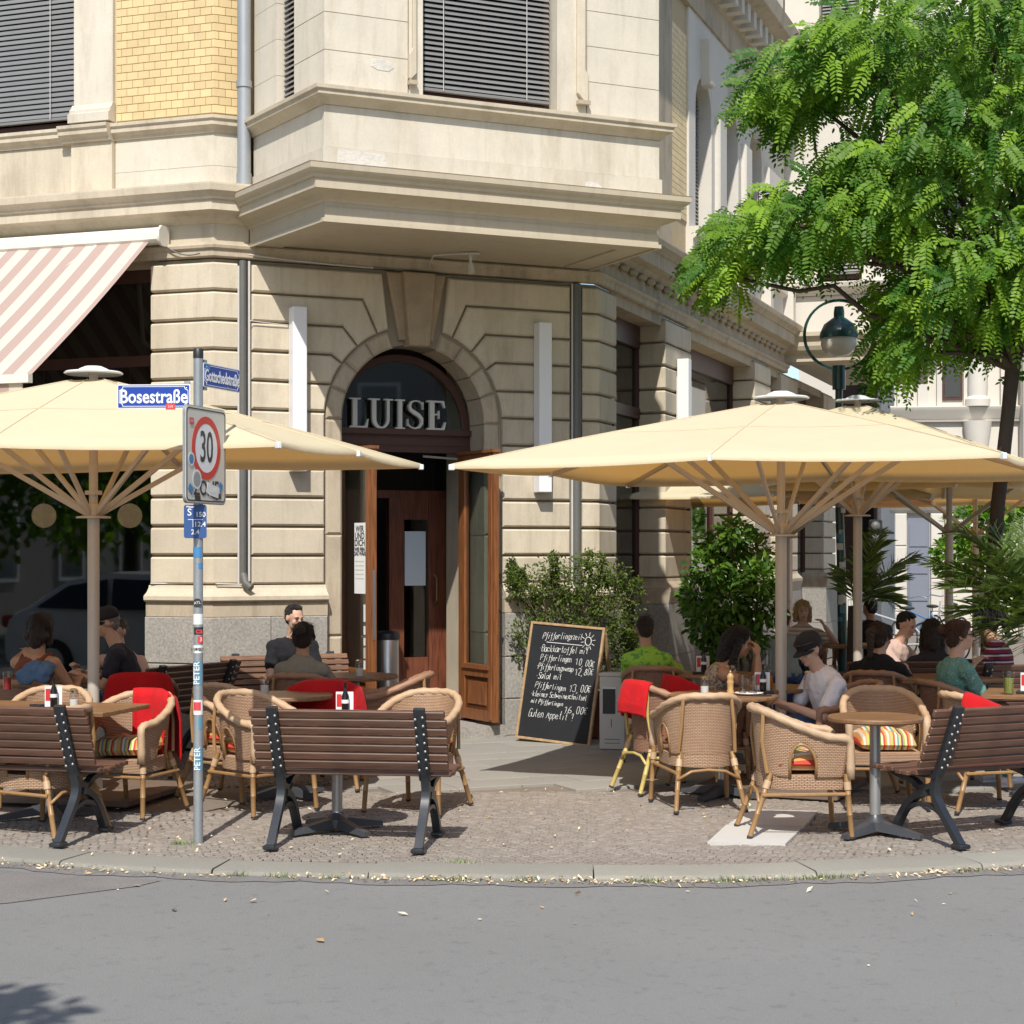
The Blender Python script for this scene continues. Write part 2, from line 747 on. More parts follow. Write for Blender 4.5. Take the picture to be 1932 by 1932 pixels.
M_['zinc'] = mat('zinc_pipe', (.36, .38, .40), .5, .1, 3, .05, 60, .05, 40, .002, metal=.35)
M_['pipe_dark'] = mat('dark_pipe', (.13, .13, .12), .5, .15, 5, .05, 60, .05, 40)
M_['cable'] = plain('cable_grey', (.55, .53, .50), .6)
M_['blind'] = mat('blind_slat', (.245, .24, .23), .35, .06, 8, .04, 60, 0, rnd=.06, metal=.2)
M_['frame_dark'] = mat('window_frame_brown', (.075, .03, .022), .45, .15, 6, .05, 60, .05, 60)
M_['black'] = plain('dark_room', (.012, .011, .010), .9)
M_['glass'] = glassy('window_glass', (.9, .95, .95))
M_['glass_dark'] = glassy('window_glass_dim', (.55, .6, .6))
M_['door'] = wood('door_wood', (.23, .088, .032), (.12, .042, .016), .38, (30, 30, 2.0), .0)
M_['door_in'] = wood('inner_door_wood', (.16, .052, .026), (.07, .02, .012), .4, (25, 25, 2.0), .0)
M_['white'] = plain('white_lacquer', (.78, .78, .78), .35)
M_['steel'] = plain('steel', (.55, .55, .55), .3, .9)
M_['brass'] = plain('brass', (.55, .42, .22), .35, .9)
M_['iron'] = mat('black_cast_iron', (.022, .026, .032), .35, .2, 8, .05, 90, .15, 90, .002, spec=.6)
M_['paper'] = plain('paper', (.75, .76, .76), .7)
M_['ink'] = plain('ink', (.03, .03, .035), .6)
M_['litwhite'] = plain('white_print', (.80, .80, .80), .55)
# ------------------------------------------------------------------ the corner building
bl = thing('corner_building', 'pale stone corner house with an arched café door under a wide oriel', 'building', (-2.711, 15.92, 0))
ROW0, ROWH = 1.485, .268
DA = 3.89                                            # width of the door face
AC, AZ = 1.948, 3.03                                 # centre of the arch on the door face
RI, RO = .74, .90
zr = [ROW0 + ROWH * j for j in range(12)]


def prof_block(z0, z1, o=.05, b=.016, g=.011):
    return [(-.02, z0 + g), (o - b, z0 + g), (o, z0 + g + b), (o, z1 - g - b), (o - b, z1 - g), (-.02, z1 - g)]


def wall(name, mb, m='stone'):
    return mb.build(name, M_[m], bl)


# ---- left pier: blocks wrap the blunt corner as far as the pipe groove
PW = -.629
for j in range(11):
    mb = MB().sweep([FL.xy(PW, 0), FL.xy(0, 0), FD.xy(.205, 0)], prof_block(zr[j], zr[j + 1]))
    mb.build('stone_block', M_['stone'], bl)
wall('wall', MB().fbox(FL, PW, -.002, -.5, -.001, 0, 4.46), 'groove')
core = MB()
core.sweep([FL.xy(-.02, 0), FD.xy(.0, 0), FD.xy(AC - RO + .02, 0)], [(-.4, .0), (-.003, .0), (-.003, 4.46), (-.4, 4.46)])
core.build('wall', M_['groove'], bl)
# ---- door face blocks: plain courses, then courses that bend down towards the arch
ang = {6: 4, 7: 21, 8: 35.5, 9: 50, 10: 65}
bend = {6: .0, 7: .11, 8: .15, 9: .17, 10: .20}


def joint(j, s, edge):
    """points of joint j from the arch to the outer edge; s = -1 left, 1 right"""
    if j <= 5:
        return [(s * RO, zr[j]), (edge, zr[j])]
    if j == 11:
        return [(s * .33, zr[11]), (edge, zr[11])]
    p = (s * RO * math.cos(R(ang[j])), AZ + RO * math.sin(R(ang[j])))
    q = zr[j]
    if abs(q - p[1]) < .03 or j == 6:
        return [p, (edge, q)]
    t = R(ang[j] if j > 7 else ang[j] + 12)
    bx = p[0] + s * (q - p[1]) / math.tan(t)
    return [p, (bx, q), (edge, q)]


for s in (-1, 1):
    edge = (.33 - AC) if s < 0 else (3.60 - AC)
    for j in range(11):
        lo, hi = joint(j, s, edge), joint(j + 1, s, edge)
        pts = list(lo) + list(hi[::-1])
        if j >= 6:                                   # arc between the two ends on the ring
            a0, a1 = ang.get(j, 0), ang.get(j + 1, 90 - 17)
            arc = [(s * RO * math.cos(R(a1 + (a0 - a1) * k / 4)), AZ + RO * math.sin(R(a1 + (a0 - a1) * k / 4))) for k in range(0 if j == 10 else 1, 4)]
            pts += arc
        elif j == 5:
            pts += [(s * RO, 3.0)]
        poly = [(AC + a, z) for a, z in pts]
        n_ = len(poly)
        ar = sum(poly[i][0] * poly[(i + 1) % n_][1] - poly[(i + 1) % n_][0] * poly[i][1] for i in range(n_))
        if ar < 0:
            poly = poly[::-1]
        MB().fpoly(FD, inset(poly, .011), -.02, .05, .016).build('stone_block', M_['stone'], bl)
# right pier wraps on to the right facade
for j in range(11):
    MB().sweep([FD.xy(3.72, 0), FD.xy(DA, 0), FR.xy(.56, 0)], prof_block(zr[j], zr[j + 1])).build('stone_block', M_['stone'], bl)
core = MB()
core.sweep([FD.xy(AC + RO - .02, 0), FD.xy(DA, 0), FR.xy(.56, 0)], [(-.4, .0), (-.003, .0), (-.003, 4.46), (-.4, 4.46)])
core.build('wall', M_['groove'], bl)
# spandrel behind the voussoirs
n = 24
pts = [(AC - RO, AZ)] + [(AC + RI * math.cos(PI - PI * k / n), AZ + RI * math.sin(PI - PI * k / n)) for k in range(n + 1)] + [(AC + RO, AZ), (AC + RO, 4.46), (AC - RO, 4.46)]
wall('wall', MB().fpoly(FD, pts, -.38, -.003), 'groove')
for s in (-1, 1):
    wall('wall', MB().fbox(FD, AC + s * RI, AC + s * RO, -.38, -.003, 0, AZ), 'stone_old')
# archivolt: ring stones and jamb stones
ks = [0, 20, 38, 56, 73]
for s in (-1, 1):
    for k in range(4):
        t0, t1 = ks[k] + .5, ks[k + 1] - .5
        A = [(AC + s * r * math.cos(R(t0 + (t1 - t0) * q / 4)), AZ + r * math.sin(R(t0 + (t1 - t0) * q / 4))) for r, rg in ((RI - .012, range(5)), (RO - .012, range(4, -1, -1))) for q in rg]
        MB().fpoly(FD, A, -.35, .022, .02).build('arch_stone', M_['stone_old'], bl)
    for z0, z1 in ((.12, 1.0), (1.0, 1.95), (1.95, 3.03)):
        MB().fpoly(FD, [(AC + s * (RI - .012), z0 + .003), (AC + s * (RO - .012), z0 + .003), (AC + s * (RO - .012), z1 - .003), (AC + s * (RI - .012), z1 - .003)], -.35, .022, .02).build('arch_stone', M_['stone_old'], bl)
# keystone in three steps
MB().fpoly(FD, [(AC - .17, 3.80), (AC + .17, 3.80), (AC + .30, 4.44), (AC - .30, 4.44)], -.02, .07, .012).build('keystone', M_['keystone'], bl)
MB().fpoly(FD, [(AC - .105, 3.74), (AC + .105, 3.74), (AC + .165, 4.438), (AC - .165, 4.438)], .0, .16, .012).build('keystone', M_['keystone'], bl)
# ---- plinth
for fr0, pth in (('l', [FL.xy(PW - .02, 0), FL.xy(0, 0), FD.xy(AC - RO + .0, 0)]), ('r', [FD.xy(AC + RO, 0), FD.xy(DA, 0), FR.xy(.58, 0)])):
    MB().sweep(pth, [(-.02, 1.335), (.13, 1.335), (.145, 1.35), (.145, 1.385), (.09, 1.42), (.06, 1.455), (.05, 1.484), (-.02, 1.484)]).build('plinth_moulding', M_['stone'], bl)
    MB().sweep(pth, [(-.02, 1.20), (.105, 1.20), (.105, 1.334), (-.02, 1.334)]).build('plinth_band', M_['stone_old'], bl)
gb = [(FD, .5, AC - RO, 0), (FD, AC + RO, 3.2, 0)]
for pth in ([FL.xy(PW - .02, 0), FL.xy(0, 0), FD.xy(.496, 0)], [FD.xy(3.204, 0), FD.xy(DA, 0), FR.xy(.58, 0)]):
    for z0, z1 in ((.0, .36), (.36, .77), (.77, 1.198)):
        MB().sweep(pth, [(-.02, z0 + .003), (.112, z0 + .003), (.12, z0 + .011), (.12, z1 - .011), (.112, z1 - .003), (-.02, z1 - .003)]).build('granite_block', M_['granite'], bl)
for fr, a0, a1, m_ in gb:
    for z0, z1 in ((.0, .36), (.36, .77), (.77, 1.198)):
        MB().fpoly(fr, [(a0 + .004, z0 + .003), (a1 - .004, z0 + .003), (a1 - .004, z1 - .003), (a0 + .004, z1 - .003)], -.02, .12, .008).build('granite_block', M_['granite'], bl)
# ---- band below the oriel and over the ground floor
band = [(-.02, 4.47), (.045, 4.47), (.06, 4.48), (.06, 4.53), (.085, 4.55), (.09, 4.575), (.06, 4.60), (.0, 4.62), (-.02, 4.62)]
MB().sweep([FL.xy(-7, 0), FL.xy(0, 0), FD.xy(DA, 0), FR.xy(0, 0), FR.xy(9.4, 0)][:3] + [FR.xy(9.4, 0)], band).build('string_course', M_['stone_old'], bl)
MB().sweep([FL.xy(-7, 0), FL.xy(0, 0), FD.xy(.32, 0)], [(-.3, 4.615), (.012, 4.615), (.012, 4.80), (-.3, 4.80)]).build('frieze', M_['stone'], bl)
cor = [(-.05, 4.78), (.02, 4.78), (.05, 4.80), (.10, 4.845), (.17, 4.86), (.20, 4.87), (.20, 4.955), (.225, 4.965), (.225, 4.985), (.25, 5.01), (.28, 5.03), (.29, 5.085), (.29, 5.10), (-.05, 5.14)]
MB().sweep([FL.xy(-7, 0), FL.xy(0, 0), FD.xy(.42, 0)], cor).build('cornice', M_['stone'], bl)
MB().sweep([FD.xy(3.0, 0), FD.xy(DA, 0), FR.xy(9.4, 0)], [(o, z + (.06 if z > 4.9 else 0)) for o, z in cor]).build('cornice', M_['stone_old'], bl)
MB().sweep([FD.xy(3.2, 0), FD.xy(DA, 0), FR.xy(9.4, 0)], [(-.3, 4.615), (.012, 4.615), (.012, 4.80), (-.3, 4.80)]).build('frieze', M_['stone_old'], bl)
# bracket ornaments under the right cornice
orn = None
for k in range(26):
    a = .5 + k * .34
    p = FR.P(a, .05, 4.755)
    if orn is None:
        orn = MB()
        orn.ell((0, 0, 0), (.11, .05, .04), seg=8, rings=6)
        o_ = orn.build('egg_ornament', M_['stone_old'], bl, 60, world=False)
        o_.matrix_local = wm(bl).inverted() @ Matrix.Translation(p) @ Matrix.Rotation(R(69.7), 4, 'Z')
        orn = o_
    else:
        share(orn, 'egg_ornament', wm(bl).inverted() @ Matrix.Translation(p) @ Matrix.Rotation(R(69.7), 4, 'Z'), bl)

# ---- left upper wall
wall('wall', MB().fbox(FL, -7, -2.45, -.45, .0, 5.10, 5.74), 'stone')
wall('wall', MB().fbox(FL, -7, 0, -.45, -.002, 5.10, 5.735), 'stone_pale')
for a0, a1, o, m in ((-7, -1.47, .03, 'stone'), (-1.465, -1.02, .085, 'stone'), (-1.015, .0, .03, 'stone_pale')):
    z1 = 5.60
    pts = [(a0, 5.12), (a1 - .003, 5.12), (a1 - .003, z1), (a0, z1)]
    if a1 != .0:
        MB().fpoly(FL, pts, -.01, o, .006).build('stone_block', M_[m], bl)
MB().sweep([FL.xy(-1.017, 0), FL.xy(0, 0), FD.xy(.3, 0)], [(-.01, 5.12), (.03, 5.12), (.03, 5.30), (-.01, 5.30)]).build('stone_block', M_['stone_pale'], bl)
MB().sweep([FL.xy(-1.017, 0), FL.xy(0, 0), FD.xy(.3, 0)], [(-.01, 5.303), (.03, 5.303), (.03, 5.60), (-.01, 5.60)]).build('stone_block', M_['stone_pale'], bl)
sill = [(-.05, 5.60), (.05, 5.60), (.06, 5.63), (.10, 5.66), (.10, 5.70), (.12, 5.715), (.12, 5.745), (-.05, 5.775)]
MB().sweep([FL.xy(-1.03, 0), FL.xy(0, 0), FD.xy(.3, 0)], sill).build('sill_course', M_['stone'], bl)
MB().sweep([FL.xy(-7, 0), FL.xy(-1.475, 0)], [(o, z) for o, z in sill]).build('sill_course', M_['stone'], bl)
MB().sweep([FL.xy(-1.55, 0), FL.xy(-1.02, 0)], [(-.04, 5.58)] + [(o + .07, z) for o, z in sill[1:-1]] + [(-.04, 5.776)]).build('sill_block', M_['stone'], bl)
# pilaster strip beside the window, with its moulded foot
MB().fpoly(FL, [(-1.46, 5.77), (-1.04, 5.77), (-1.04, 7.6), (-1.46, 7.6)], -.3, .05, .01).build('pilaster', M_['stone_pale'], bl)
MB().sweep([FL.xy(-1.47, 0), FL.xy(-1.03, 0)], [(-.03, 5.78), (.13, 5.78), (.13, 5.86), (.10, 5.875), (.10, 5.90), (.07, 5.93), (.055, 5.96), (-.03, 5.96)]).build('pilaster_foot', M_['stone_pale'], bl)
wall('wall', MB().fbox(FL, -7, -3.6, -.3, .03, 5.77, 7.6), 'stone_pale')
wall('wall', MB().sweep([FL.xy(-1.06, 0), FL.xy(0, 0), FD.xy(.42, 0)], [(-.3, 5.74), (-.0, 5.74), (-.0, 7.6), (-.3, 7.6)]), 'mortar_br')
# bricks, laid round the blunt corner
bw, bh = .1135, .0705
bmesh_cache = {}
for row in range(19):
    z = 5.785 + row * .0745
    segs = []
    full = 1.02 + .22
    x = -(.0 if row % 2 else .057)
    k = 0
    while x < full:
        a0, a1 = max(x, .004), min(x + bw, full)
        x += bw + .0045
        if a1 - a0 < .02:
            continue
        # position along: 0 at the pilaster, 1.02 at the corner
        a0c, a1c = a0 - 1.02, a1 - 1.02
        pr = [(-.02, z), (.012, z), (.015, z + .003), (.015, z + bh - .003), (.012, z + bh), (-.02, z + bh)]
        if a1c <= 0:
            pth = [FL.xy(a0c, 0), FL.xy(a1c, 0)]
        elif a0c >= 0:
            pth = [FD.xy(a0c, 0), FD.xy(a1c, 0)]
        else:
            pth = [FL.xy(a0c, 0), FL.xy(0, 0), FD.xy(a1c, 0)]
        MB().sweep(pth, pr).build('brick', M_['brick'], bl)
wall('wall', MB().fbox(FL, -7, 0, -.5, -.32, 5.7, 7.6), 'stone_pale')


def blind_window(fr, a0, a1, z0, z1, o, bottom, pitch=.0475, tilt=55, cords=()):
    """dark recess, brown frame, dim pane and slats of an outside venetian blind"""
    w = MB()
    fw = .055
    for (p0, p1, q0, q1) in ((a0, a0 + fw, z0, z1), (a1 - fw, a1, z0, z1), (a0 + fw, a1 - fw, z0, z0 + .09), ((a0 + a1) / 2 - .03, (a0 + a1) / 2 + .03, z0 + .09, z1)):
        w.fbox(fr, p0, p1, o - .06, o, q0, q1)
    win = w.build('window', M_['frame_dark'], bl)
    g = MB().fbox(fr, a0 + .01, a1 - .01, o - .04, o - .03, z0 + .02, z1)
    g.build('pane', M_['glass_dark'], win, world=False)
    win.children[-1].data.transform(wm(bl).inverted())
    wall('wall', MB().fbox(fr, a0, a1, o - .14, o - .07, z0, z1), 'black')
    first = None
    ln = a1 - a0 - .05
    z = bottom
    while z < z1:
        mid = fr.P((a0 + a1) / 2, o + .05, z)
        Mx = wm(bl).inverted() @ Matrix.Translation(mid) @ Matrix.Rotation(math.atan2(fr.u[1], fr.u[0]), 4, 'Z') @ Matrix.Rotation(R(tilt), 4, 'X')
        if first is None:
            b = MB()
            P = []
            for i in range(4):
                y = -.022 + .044 * i / 3
                P.append([(x, y, .005 * (1 - (y / .022) ** 2)) for x in (-ln / 2, 0, ln / 2)])
            b.grid(P)
            Q = [[(x, y, zz - .0025) for x, y, zz in row] for row in P]
            b.grid(Q[::-1])
            first = b.build('slat', M_['blind'], win, 80, world=False, fix=False)
            first.matrix_local = Mx
        else:
            share(first, 'slat', Mx, win)
        z += pitch
    rail = MB().fbox(fr, a0 + .02, a1 - .02, o + .025, o + .07, bottom - .055, bottom - .03)
    rail.build('blind_rail', M_['blind'], win, world=False).data.transform(wm(bl).inverted())
    for c in cords:
        cr = MB().fbox(fr, c - .003, c + .003, o + .088, o + .094, bottom - .05, z1)
        cr.build('blind_cord', M_['cable'], win, world=False).data.transform(wm(bl).inverted())
    return win


blind_window(FL, -3.6, -1.47, 5.775, 7.5, -.14, 5.93, .049, 70, cords=(-1.78,))

# ---- oriel: boxed base cornice, ashlar body, sill, windows
BW = 3.243
BD = 1.40
body = MB()
O1 = -.03
# closed plan path of the body, walked so that outward is to the right: left side forward, front, right side back
def bpath(e):
    return [(-2.365, 15.92), FB.xy(0 - e, e), FB.xy(BW + e, e), FB.xy(BW + e, -BD)]


fas = [(-.30, 4.585), (-.03, 4.585), (-.03, 4.57), (.0, 4.57), (.0, 4.605), (-.03, 4.61), (-.03, 4.735), (-.015, 4.745), (-.01, 4.765), (.03, 4.79), (.095, 4.815), (.13, 4.825), (.13, 4.905), (.15, 4.912), (.155, 4.935), (.185, 4.955), (.20, 4.975), (.205, 5.02), (.21, 5.025), (-.30, 5.05)]
MB().sweep([(-2.43, 16.02)] + bpath(0)[1:], fas).build('oriel_cornice', M_['paint'], bl)
ws = MB()
ws.hexa([FB.P(.02, -BD - .1, 4.60), FB.P(BW - .02, -BD - .1, 4.60), FB.P(BW - .02, -.02, 4.60), FB.P(.02, -.02, 4.60),
         FB.P(.02, -BD - .1, 4.7), FB.P(BW - .02, -BD - .1, 4.7), FB.P(BW - .02, -.02, 4.7), FB.P(.02, -.02, 4.7)])
ws.build('soffit', M_['paint'], bl)
zb = [(5.05, 5.20, .02), (5.203, 5.56, .0), (5.70, 6.02, .0), (6.024, 6.34, .0), (6.344, 6.66, .0), (6.664, 7.0, .0), (7.004, 7.6, .0)]
FBS = Frame(*FB.xy(-.0, 0), -57.4)
FW0, FW1 = -.97, -.60
wa0, wa1 = .905, 2.19                                # front window
for z0, z1, e in zb[:2]:
    MB().sweep(bpath(0), [(-.25, z0), (e - .02, z0), (e - .015, z0 + .003), (e - .015, z1 - .003), (e - .02, z1), (-.25, z1)]).build('stone_block', M_['stone_pale'], bl)
MB().sweep(bpath(0), [(-.2, 5.56), (.0, 5.56), (.015, 5.575), (.05, 5.61), (.085, 5.625), (.085, 5.66), (.105, 5.668), (.105, 5.70), (-.2, 5.735)]).build('sill_course', M_['stone'], bl)
for z0, z1, e in zb[2:]:
    for pth in ([FBS.xy(FW1, 0), FB.xy(0, 0), FB.xy(wa0 - .14, 0)], [FB.xy(wa1 + .30, 0), FB.xy(BW, 0), FB.xy(BW, -BD)]):
        MB().sweep(pth, [(-.25, z0), (-.02, z0), (-.017, z0 + .002), (-.017, z1 - .002), (-.02, z1), (-.25, z1)]).build('stone_block', M_['stone_pale'], bl)
    MB().sweep([FBS.xy(-1.44, 0), FBS.xy(FW0, 0)], [(-.25, z0), (-.02, z0), (-.02, z1), (-.25, z1)]).build('stone_block', M_['stone_pale'], bl)
# window surrounds with moulded ears
for s, a in ((-1, wa0), (1, wa1)):
    w_ = .13 if s < 0 else .29
    MB().fpoly(FB, [(a, 5.70), (a + s * w_, 5.70), (a + s * w_, 7.6), (a, 7.6)], -.28, -.012, .004).build('window_jamb', M_['stone_pale'], bl)
    w2 = .055 if s < 0 else .10
    a_ = a + s * (w_ - .005)
    MB().fpoly(FB, [(a_ - s * w2, 5.90), (a_, 5.84 if s < 0 else 5.80), (a_ + s * .012, 5.86), (a_ + s * .012, 6.06), (a_ - s * .02, 6.12), (a_ - s * .02, 7.6), (a_ - s * w2, 7.6)], -.05, .025, .006).build('window_ear', M_['stone'], bl)
    MB().fbox(FB, min(a_ - s * w2, a_ + s * .02), max(a_ - s * w2, a_ + s * .02), -.02, .045, 5.80, 5.835).build('ear_block', M_['stone_old'], bl)
blind_window(FB, wa0, wa1, 5.715, 7.6, -.19, 5.86, .0465, cords=(1.13, 1.93))
# narrow window in the oriel's left flank
FBS = Frame(*FB.xy(-.0, 0), -57.4)               # left flank: a runs from the front corner to the wall? (a < 0 towards the wall)
blind_window(FBS, FW0, FW1, 5.715, 7.6, -.14, 5.80, .0465)
wall('wall', MB().fbox(FB, .3, BW - .3, -BD, -.42, 5.0, 7.6), 'black')
wall('wall', MB().fbox(FB, .0, BW, -BD - .2, .0, 7.6, 7.75), 'stone_pale')
# plaster patches where the skin has come off
M_['patch'] = mat('bare_plaster', (.70, .66, .59), .9, .14, 9, .12, 50, .8, 22, .015)
for c, pts in (((.34, 5.125), [(-.22, -.06), (.10, -.062), (.22, -.06), (.235, .0), (.20, .05), (.05, .055), (-.0, .075), (-.10, .05), (-.21, .066)]),
               ((.53, 5.945), [(-.10, -.02), (-.04, -.045), (.06, -.05), (.11, -.01), (.08, .03), (.0, .045), (-.08, .04)]),
               ((2.55, 5.09), [(-.10, -.03), (.02, -.035), (.09, -.02), (.03, .02), (-.07, .03)])):
    MB().fpoly(FB, [(c[0] + a, c[1] + z) for a, z in pts], -.03, .007 if c[1] < 5.2 else -.013, .002).build('bare_patch', M_['patch'], bl)

# ---- downpipe of the upper floors and the thin pipes in the grooves
pp = FD.P(.235, .16, 0)
dp = MB()
dp.tube([(pp.x, pp.y, 5.10), (pp.x, pp.y, 7.6)], .062, 14)
dp.tube([(pp.x, pp.y, 5.10), (pp.x, pp.y, 5.22)], .069, 14)
dp.tube([(pp.x, pp.y, 6.00), (pp.x, pp.y, 6.06)], .072, 14)
dp.tube([(pp.x, pp.y, 6.94), (pp.x, pp.y, 6.97)], .072, 14)
dpo = dp.build('downpipe', M_['zinc'], bl, 50)
for a, rr, z0, z1, mt in ((.255, .035, 1.5, 4.45, 'pipe_dark'), (.315, .012, 1.52, 4.45, 'cable'), (.215, .010, 1.5, 4.4, 'cable'), (3.66, .045, 1.2, 4.45, 'pipe_dark'), (3.61, .010, 1.3, 4.45, 'cable')):
    q = FD.P(a, .045, 0)
    MB().tube([(q.x, q.y, z0), (q.x, q.y, z1)], rr, 10).build('drain_pipe' if mt == 'pipe_dark' else 'conduit', M_[mt], bl, 50)
q0, q1, q2 = FD.P(.255, .06, 1.58), FD.P(.26, .12, 1.50), FD.P(.30, .17, 1.46)
MB().tube([q0, q1, q2], .034, 10).build('pipe_spout', M_['pipe_dark'], bl, 50)
# cables sagging along the band
def sag(p, q, s, n=10):
    return [p + (q - p) * (i / n) - Vector((0, 0, 4 * s * (i / n) * (1 - i / n))) for i in range(n + 1)]


MB().tube(sag(FD.P(.3, .09, 4.50), FD.P(1.5, .09, 4.46), .01), .008, 5).build('cable', M_['cable'], bl)
MB().tube(sag(FD.P(1.5, .10, 4.47), FD.P(3.6, .09, 4.45), .035), .006, 5).build('cable', M_['pipe_dark'], bl)
MB().tube(sag(FD.P(.31, .08, 3.90), FD.P(.68, .07, 3.88), .002, 4), .005, 5).build('cable', M_['cable'], bl)
MB().tube(sag(FL.P(-.50, .10, 4.63), FL.P(-.1, .08, 4.50), .06), .006, 5).build('cable', M_['pipe_dark'], bl)
MB().tube(sag(FL.P(-.62, .07, 1.50), FD.P(.27, .08, 1.49), .0, 3)[:3] + [FD.P(.0, .08, 1.5), FD.P(.27, .08, 1.49)], .007, 5).build('cable', M_['cable'], bl)
# lamp holder on the soffit
lh = FD.P(2.30, .55, 4.585)
b = MB().box(-.09, .09, -.02, .02, -.015, 0, Matrix.Translation(lh))
b.tube([lh, lh + Vector((0, 0, -.10))], .016, 8).tube([lh + Vector((0, 0, -.10)), lh + Vector((.01, -.02, -.19))], [.026, .035], 8)
b.tube([lh, lh + Vector((-.35, .08, -.01)), lh + Vector((-.42, .38, -.09))], .008, 5)
b.build('lamp_holder', M_['cable'], bl, 40)

# ---- ground-floor window on the left, behind the awning
W0 = -5.6
win = MB()
for a0, a1, z0, z1 in ((W0, W0 + .08, .55, 4.4), (PW - .09, PW, .55, 4.4), (W0, PW, 3.52, 3.62), (W0, PW, 4.3, 4.42), (W0, PW, .5, .60)):
    win.fbox(FL, a0, a1, -.20, -.13, z0, z1)
wino = win.build('shop_window', M_['frame_dark'], bl)
MB().fbox(FL, W0 + .05, PW - .05, -.17, -.16, .58, 4.35).build('pane', M_['glass_dark'], wino, world=False).data.transform(wm(bl).inverted())
wall('wall', MB().fbox(FL, W0, PW, -.3, .02, 0, .50), 'granite')
wall('wall', MB().fbox(FL, -7, W0, -.5, .03, 0, 4.46), 'stone')
wall('wall', MB().fbox(FL, -7, PW, -.5, -.10, 4.42, 4.62), 'stone_old')
wall('wall', MB().fbox(FL, W0, PW, -.35, -.20, 3.62, 4.45), 'frame_dark')
# room behind
M_['room'] = mat('café_room', (.055, .042, .034), .8, .2, 1.5, .1, 30, 0)
rm = MB()
rm.fbox(FL, W0 - .2, PW + .3, -5.2, -5.0, 0, 4.5)
rm.fbox(FL, W0 - .3, W0 - .1, -5, -.3, 0, 4.5)
rm.fbox(FL, PW + .1, PW + .3, -5, -.51, 0, 4.5)
rm.fbox(FL, W0 - .3, PW + .3, -5, -.3, 4.5, 4.6)
rm.fbox(FL, W0 - .3, PW + .3, -5, -.3, -.02, .1)
rm.build('interior', M_['room'], bl)
# ---- vestibule behind the door
vs = MB()
vs.fbox(FD, AC - RI - .10, AC - RI + .0, -2.2, -.39, .1, 3.9)
vs.fbox(FD, 3.05, 3.15, -2.2, -1.0, .1, 3.9)
vs.fbox(FD, AC - RI - .1, 3.1, -2.3, -2.2, 0, 3.9)
vs.fbox(FD, AC - RI - .1, 3.1, -2.3, -.39, 3.85, 3.95)
vs.build('interior', M_['room'], bl)
wall('wall', MB().fbox(FD, AC + RI + .0, 3.15, -1.0, -.41, .1, 3.9), 'stone')
wall('floor', MB().fbox(FD, AC - RI, 3.1, -2.2, -.02, .0, .125), 'granite')
wall('doorstep', MB().fbox(FD, AC - RI - .1, AC + RI + .1, -.02, .26, .0, .12), 'granite')
# inner partition with glazed door
ip = MB()
for a0, a1, z0, z1 in ((1.21, 1.95, .13, 2.34), (2.14, 2.30, .13, 2.34), (2.575, 2.78, .13, 2.34), (2.83, 3.05, .13, 2.34), (1.21, 3.05, 2.34, 2.42), (2.30, 2.575, 2.12, 2.34)):
    ip.fbox(FD, a0, a1, -1.30, -1.22 + (.02 if a0 in (2.14, 2.575) else 0), z0, z1)
ip.fbox(FD, 2.30, 2.575, -1.29, -1.23, .13, .70)
ipo = ip.build('inner_door', M_['door_in'], bl)
def sub(mb, name, m, parent):
    o = mb.build(name, M_[m], parent, world=False)
    o.data.transform(wm(bl).inverted())
    return o


sub(MB().fbox(FD, 2.29, 2.58, -1.27, -1.26, .7, 2.13), 'pane', 'glass_dark', ipo)
M_['paper_blue'] = plain('pale_notice', (.62, .72, .80), .6)
sub(MB().fbox(FD, 2.325, 2.555, -1.25, -1.245, 1.44, 2.0), 'notice', 'paper_blue', ipo)
sub(MB().tube([FD.P(2.63, -1.19, 1.25), FD.P(2.63, -1.13, 1.29), FD.P(2.63, -1.13, 1.52), FD.P(2.63, -1.19, 1.56)], .010, 6), 'handle', 'brass', ipo)
# wooden frame of the arch: arched fanlight, transom with moulding, jambs
fo = -.38
nn = 24
ring = [(AC + (RI - .0) * math.cos(PI * k / nn), 2.98 + (RI) * math.sin(PI * k / nn)) for k in range(nn + 1)] + [(AC + (RI - .075) * math.cos(PI - PI * k / nn), 2.98 + (RI - .075) * math.sin(PI - PI * k / nn)) for k in range(nn + 1)]
fan = MB().fpoly(FD, ring, fo - .06, fo, .008).build('fanlight', M_['frame_dark'], bl)
gl = [(AC + (RI - .05) * math.cos(PI * k / nn), 2.98 + (RI - .05) * math.sin(PI * k / nn)) for k in range(nn + 1)]
sub(MB().fpoly(FD, gl, fo - .035, fo - .03), 'pane', 'glass', fan)
tr = MB()
tr.fbox(FD, AC - RI, AC + RI, fo - .08, fo + .02, 2.76, 2.99)
tr.fbox(FD, AC - RI, AC + RI, fo + .02, fo + .07, 2.93, 2.985)
tr.fbox(FD, AC - RI, AC + RI, fo + .02, fo + .045, 2.76, 2.80)
tr.fbox(FD, AC - RI + .08, AC + RI - .08, fo + .02, fo + .03, 2.83, 2.90)
tr.build('transom', M_['frame_dark'], bl)
for s in (-1, 1):
    MB().fbox(FD, min(AC + s * RI, AC + s * (RI - .07)), max(AC + s * RI, AC + s * (RI - .07)), fo - .08, fo, .12, 2.758).build('door_jamb', M_['door_in'], bl)
MB().tube([FD.P(AC + .2, fo + .10, 2.72), FD.P(AC + .55, fo + .12, 2.70)], .012, 6).build('door_closer', M_['steel'], bl)


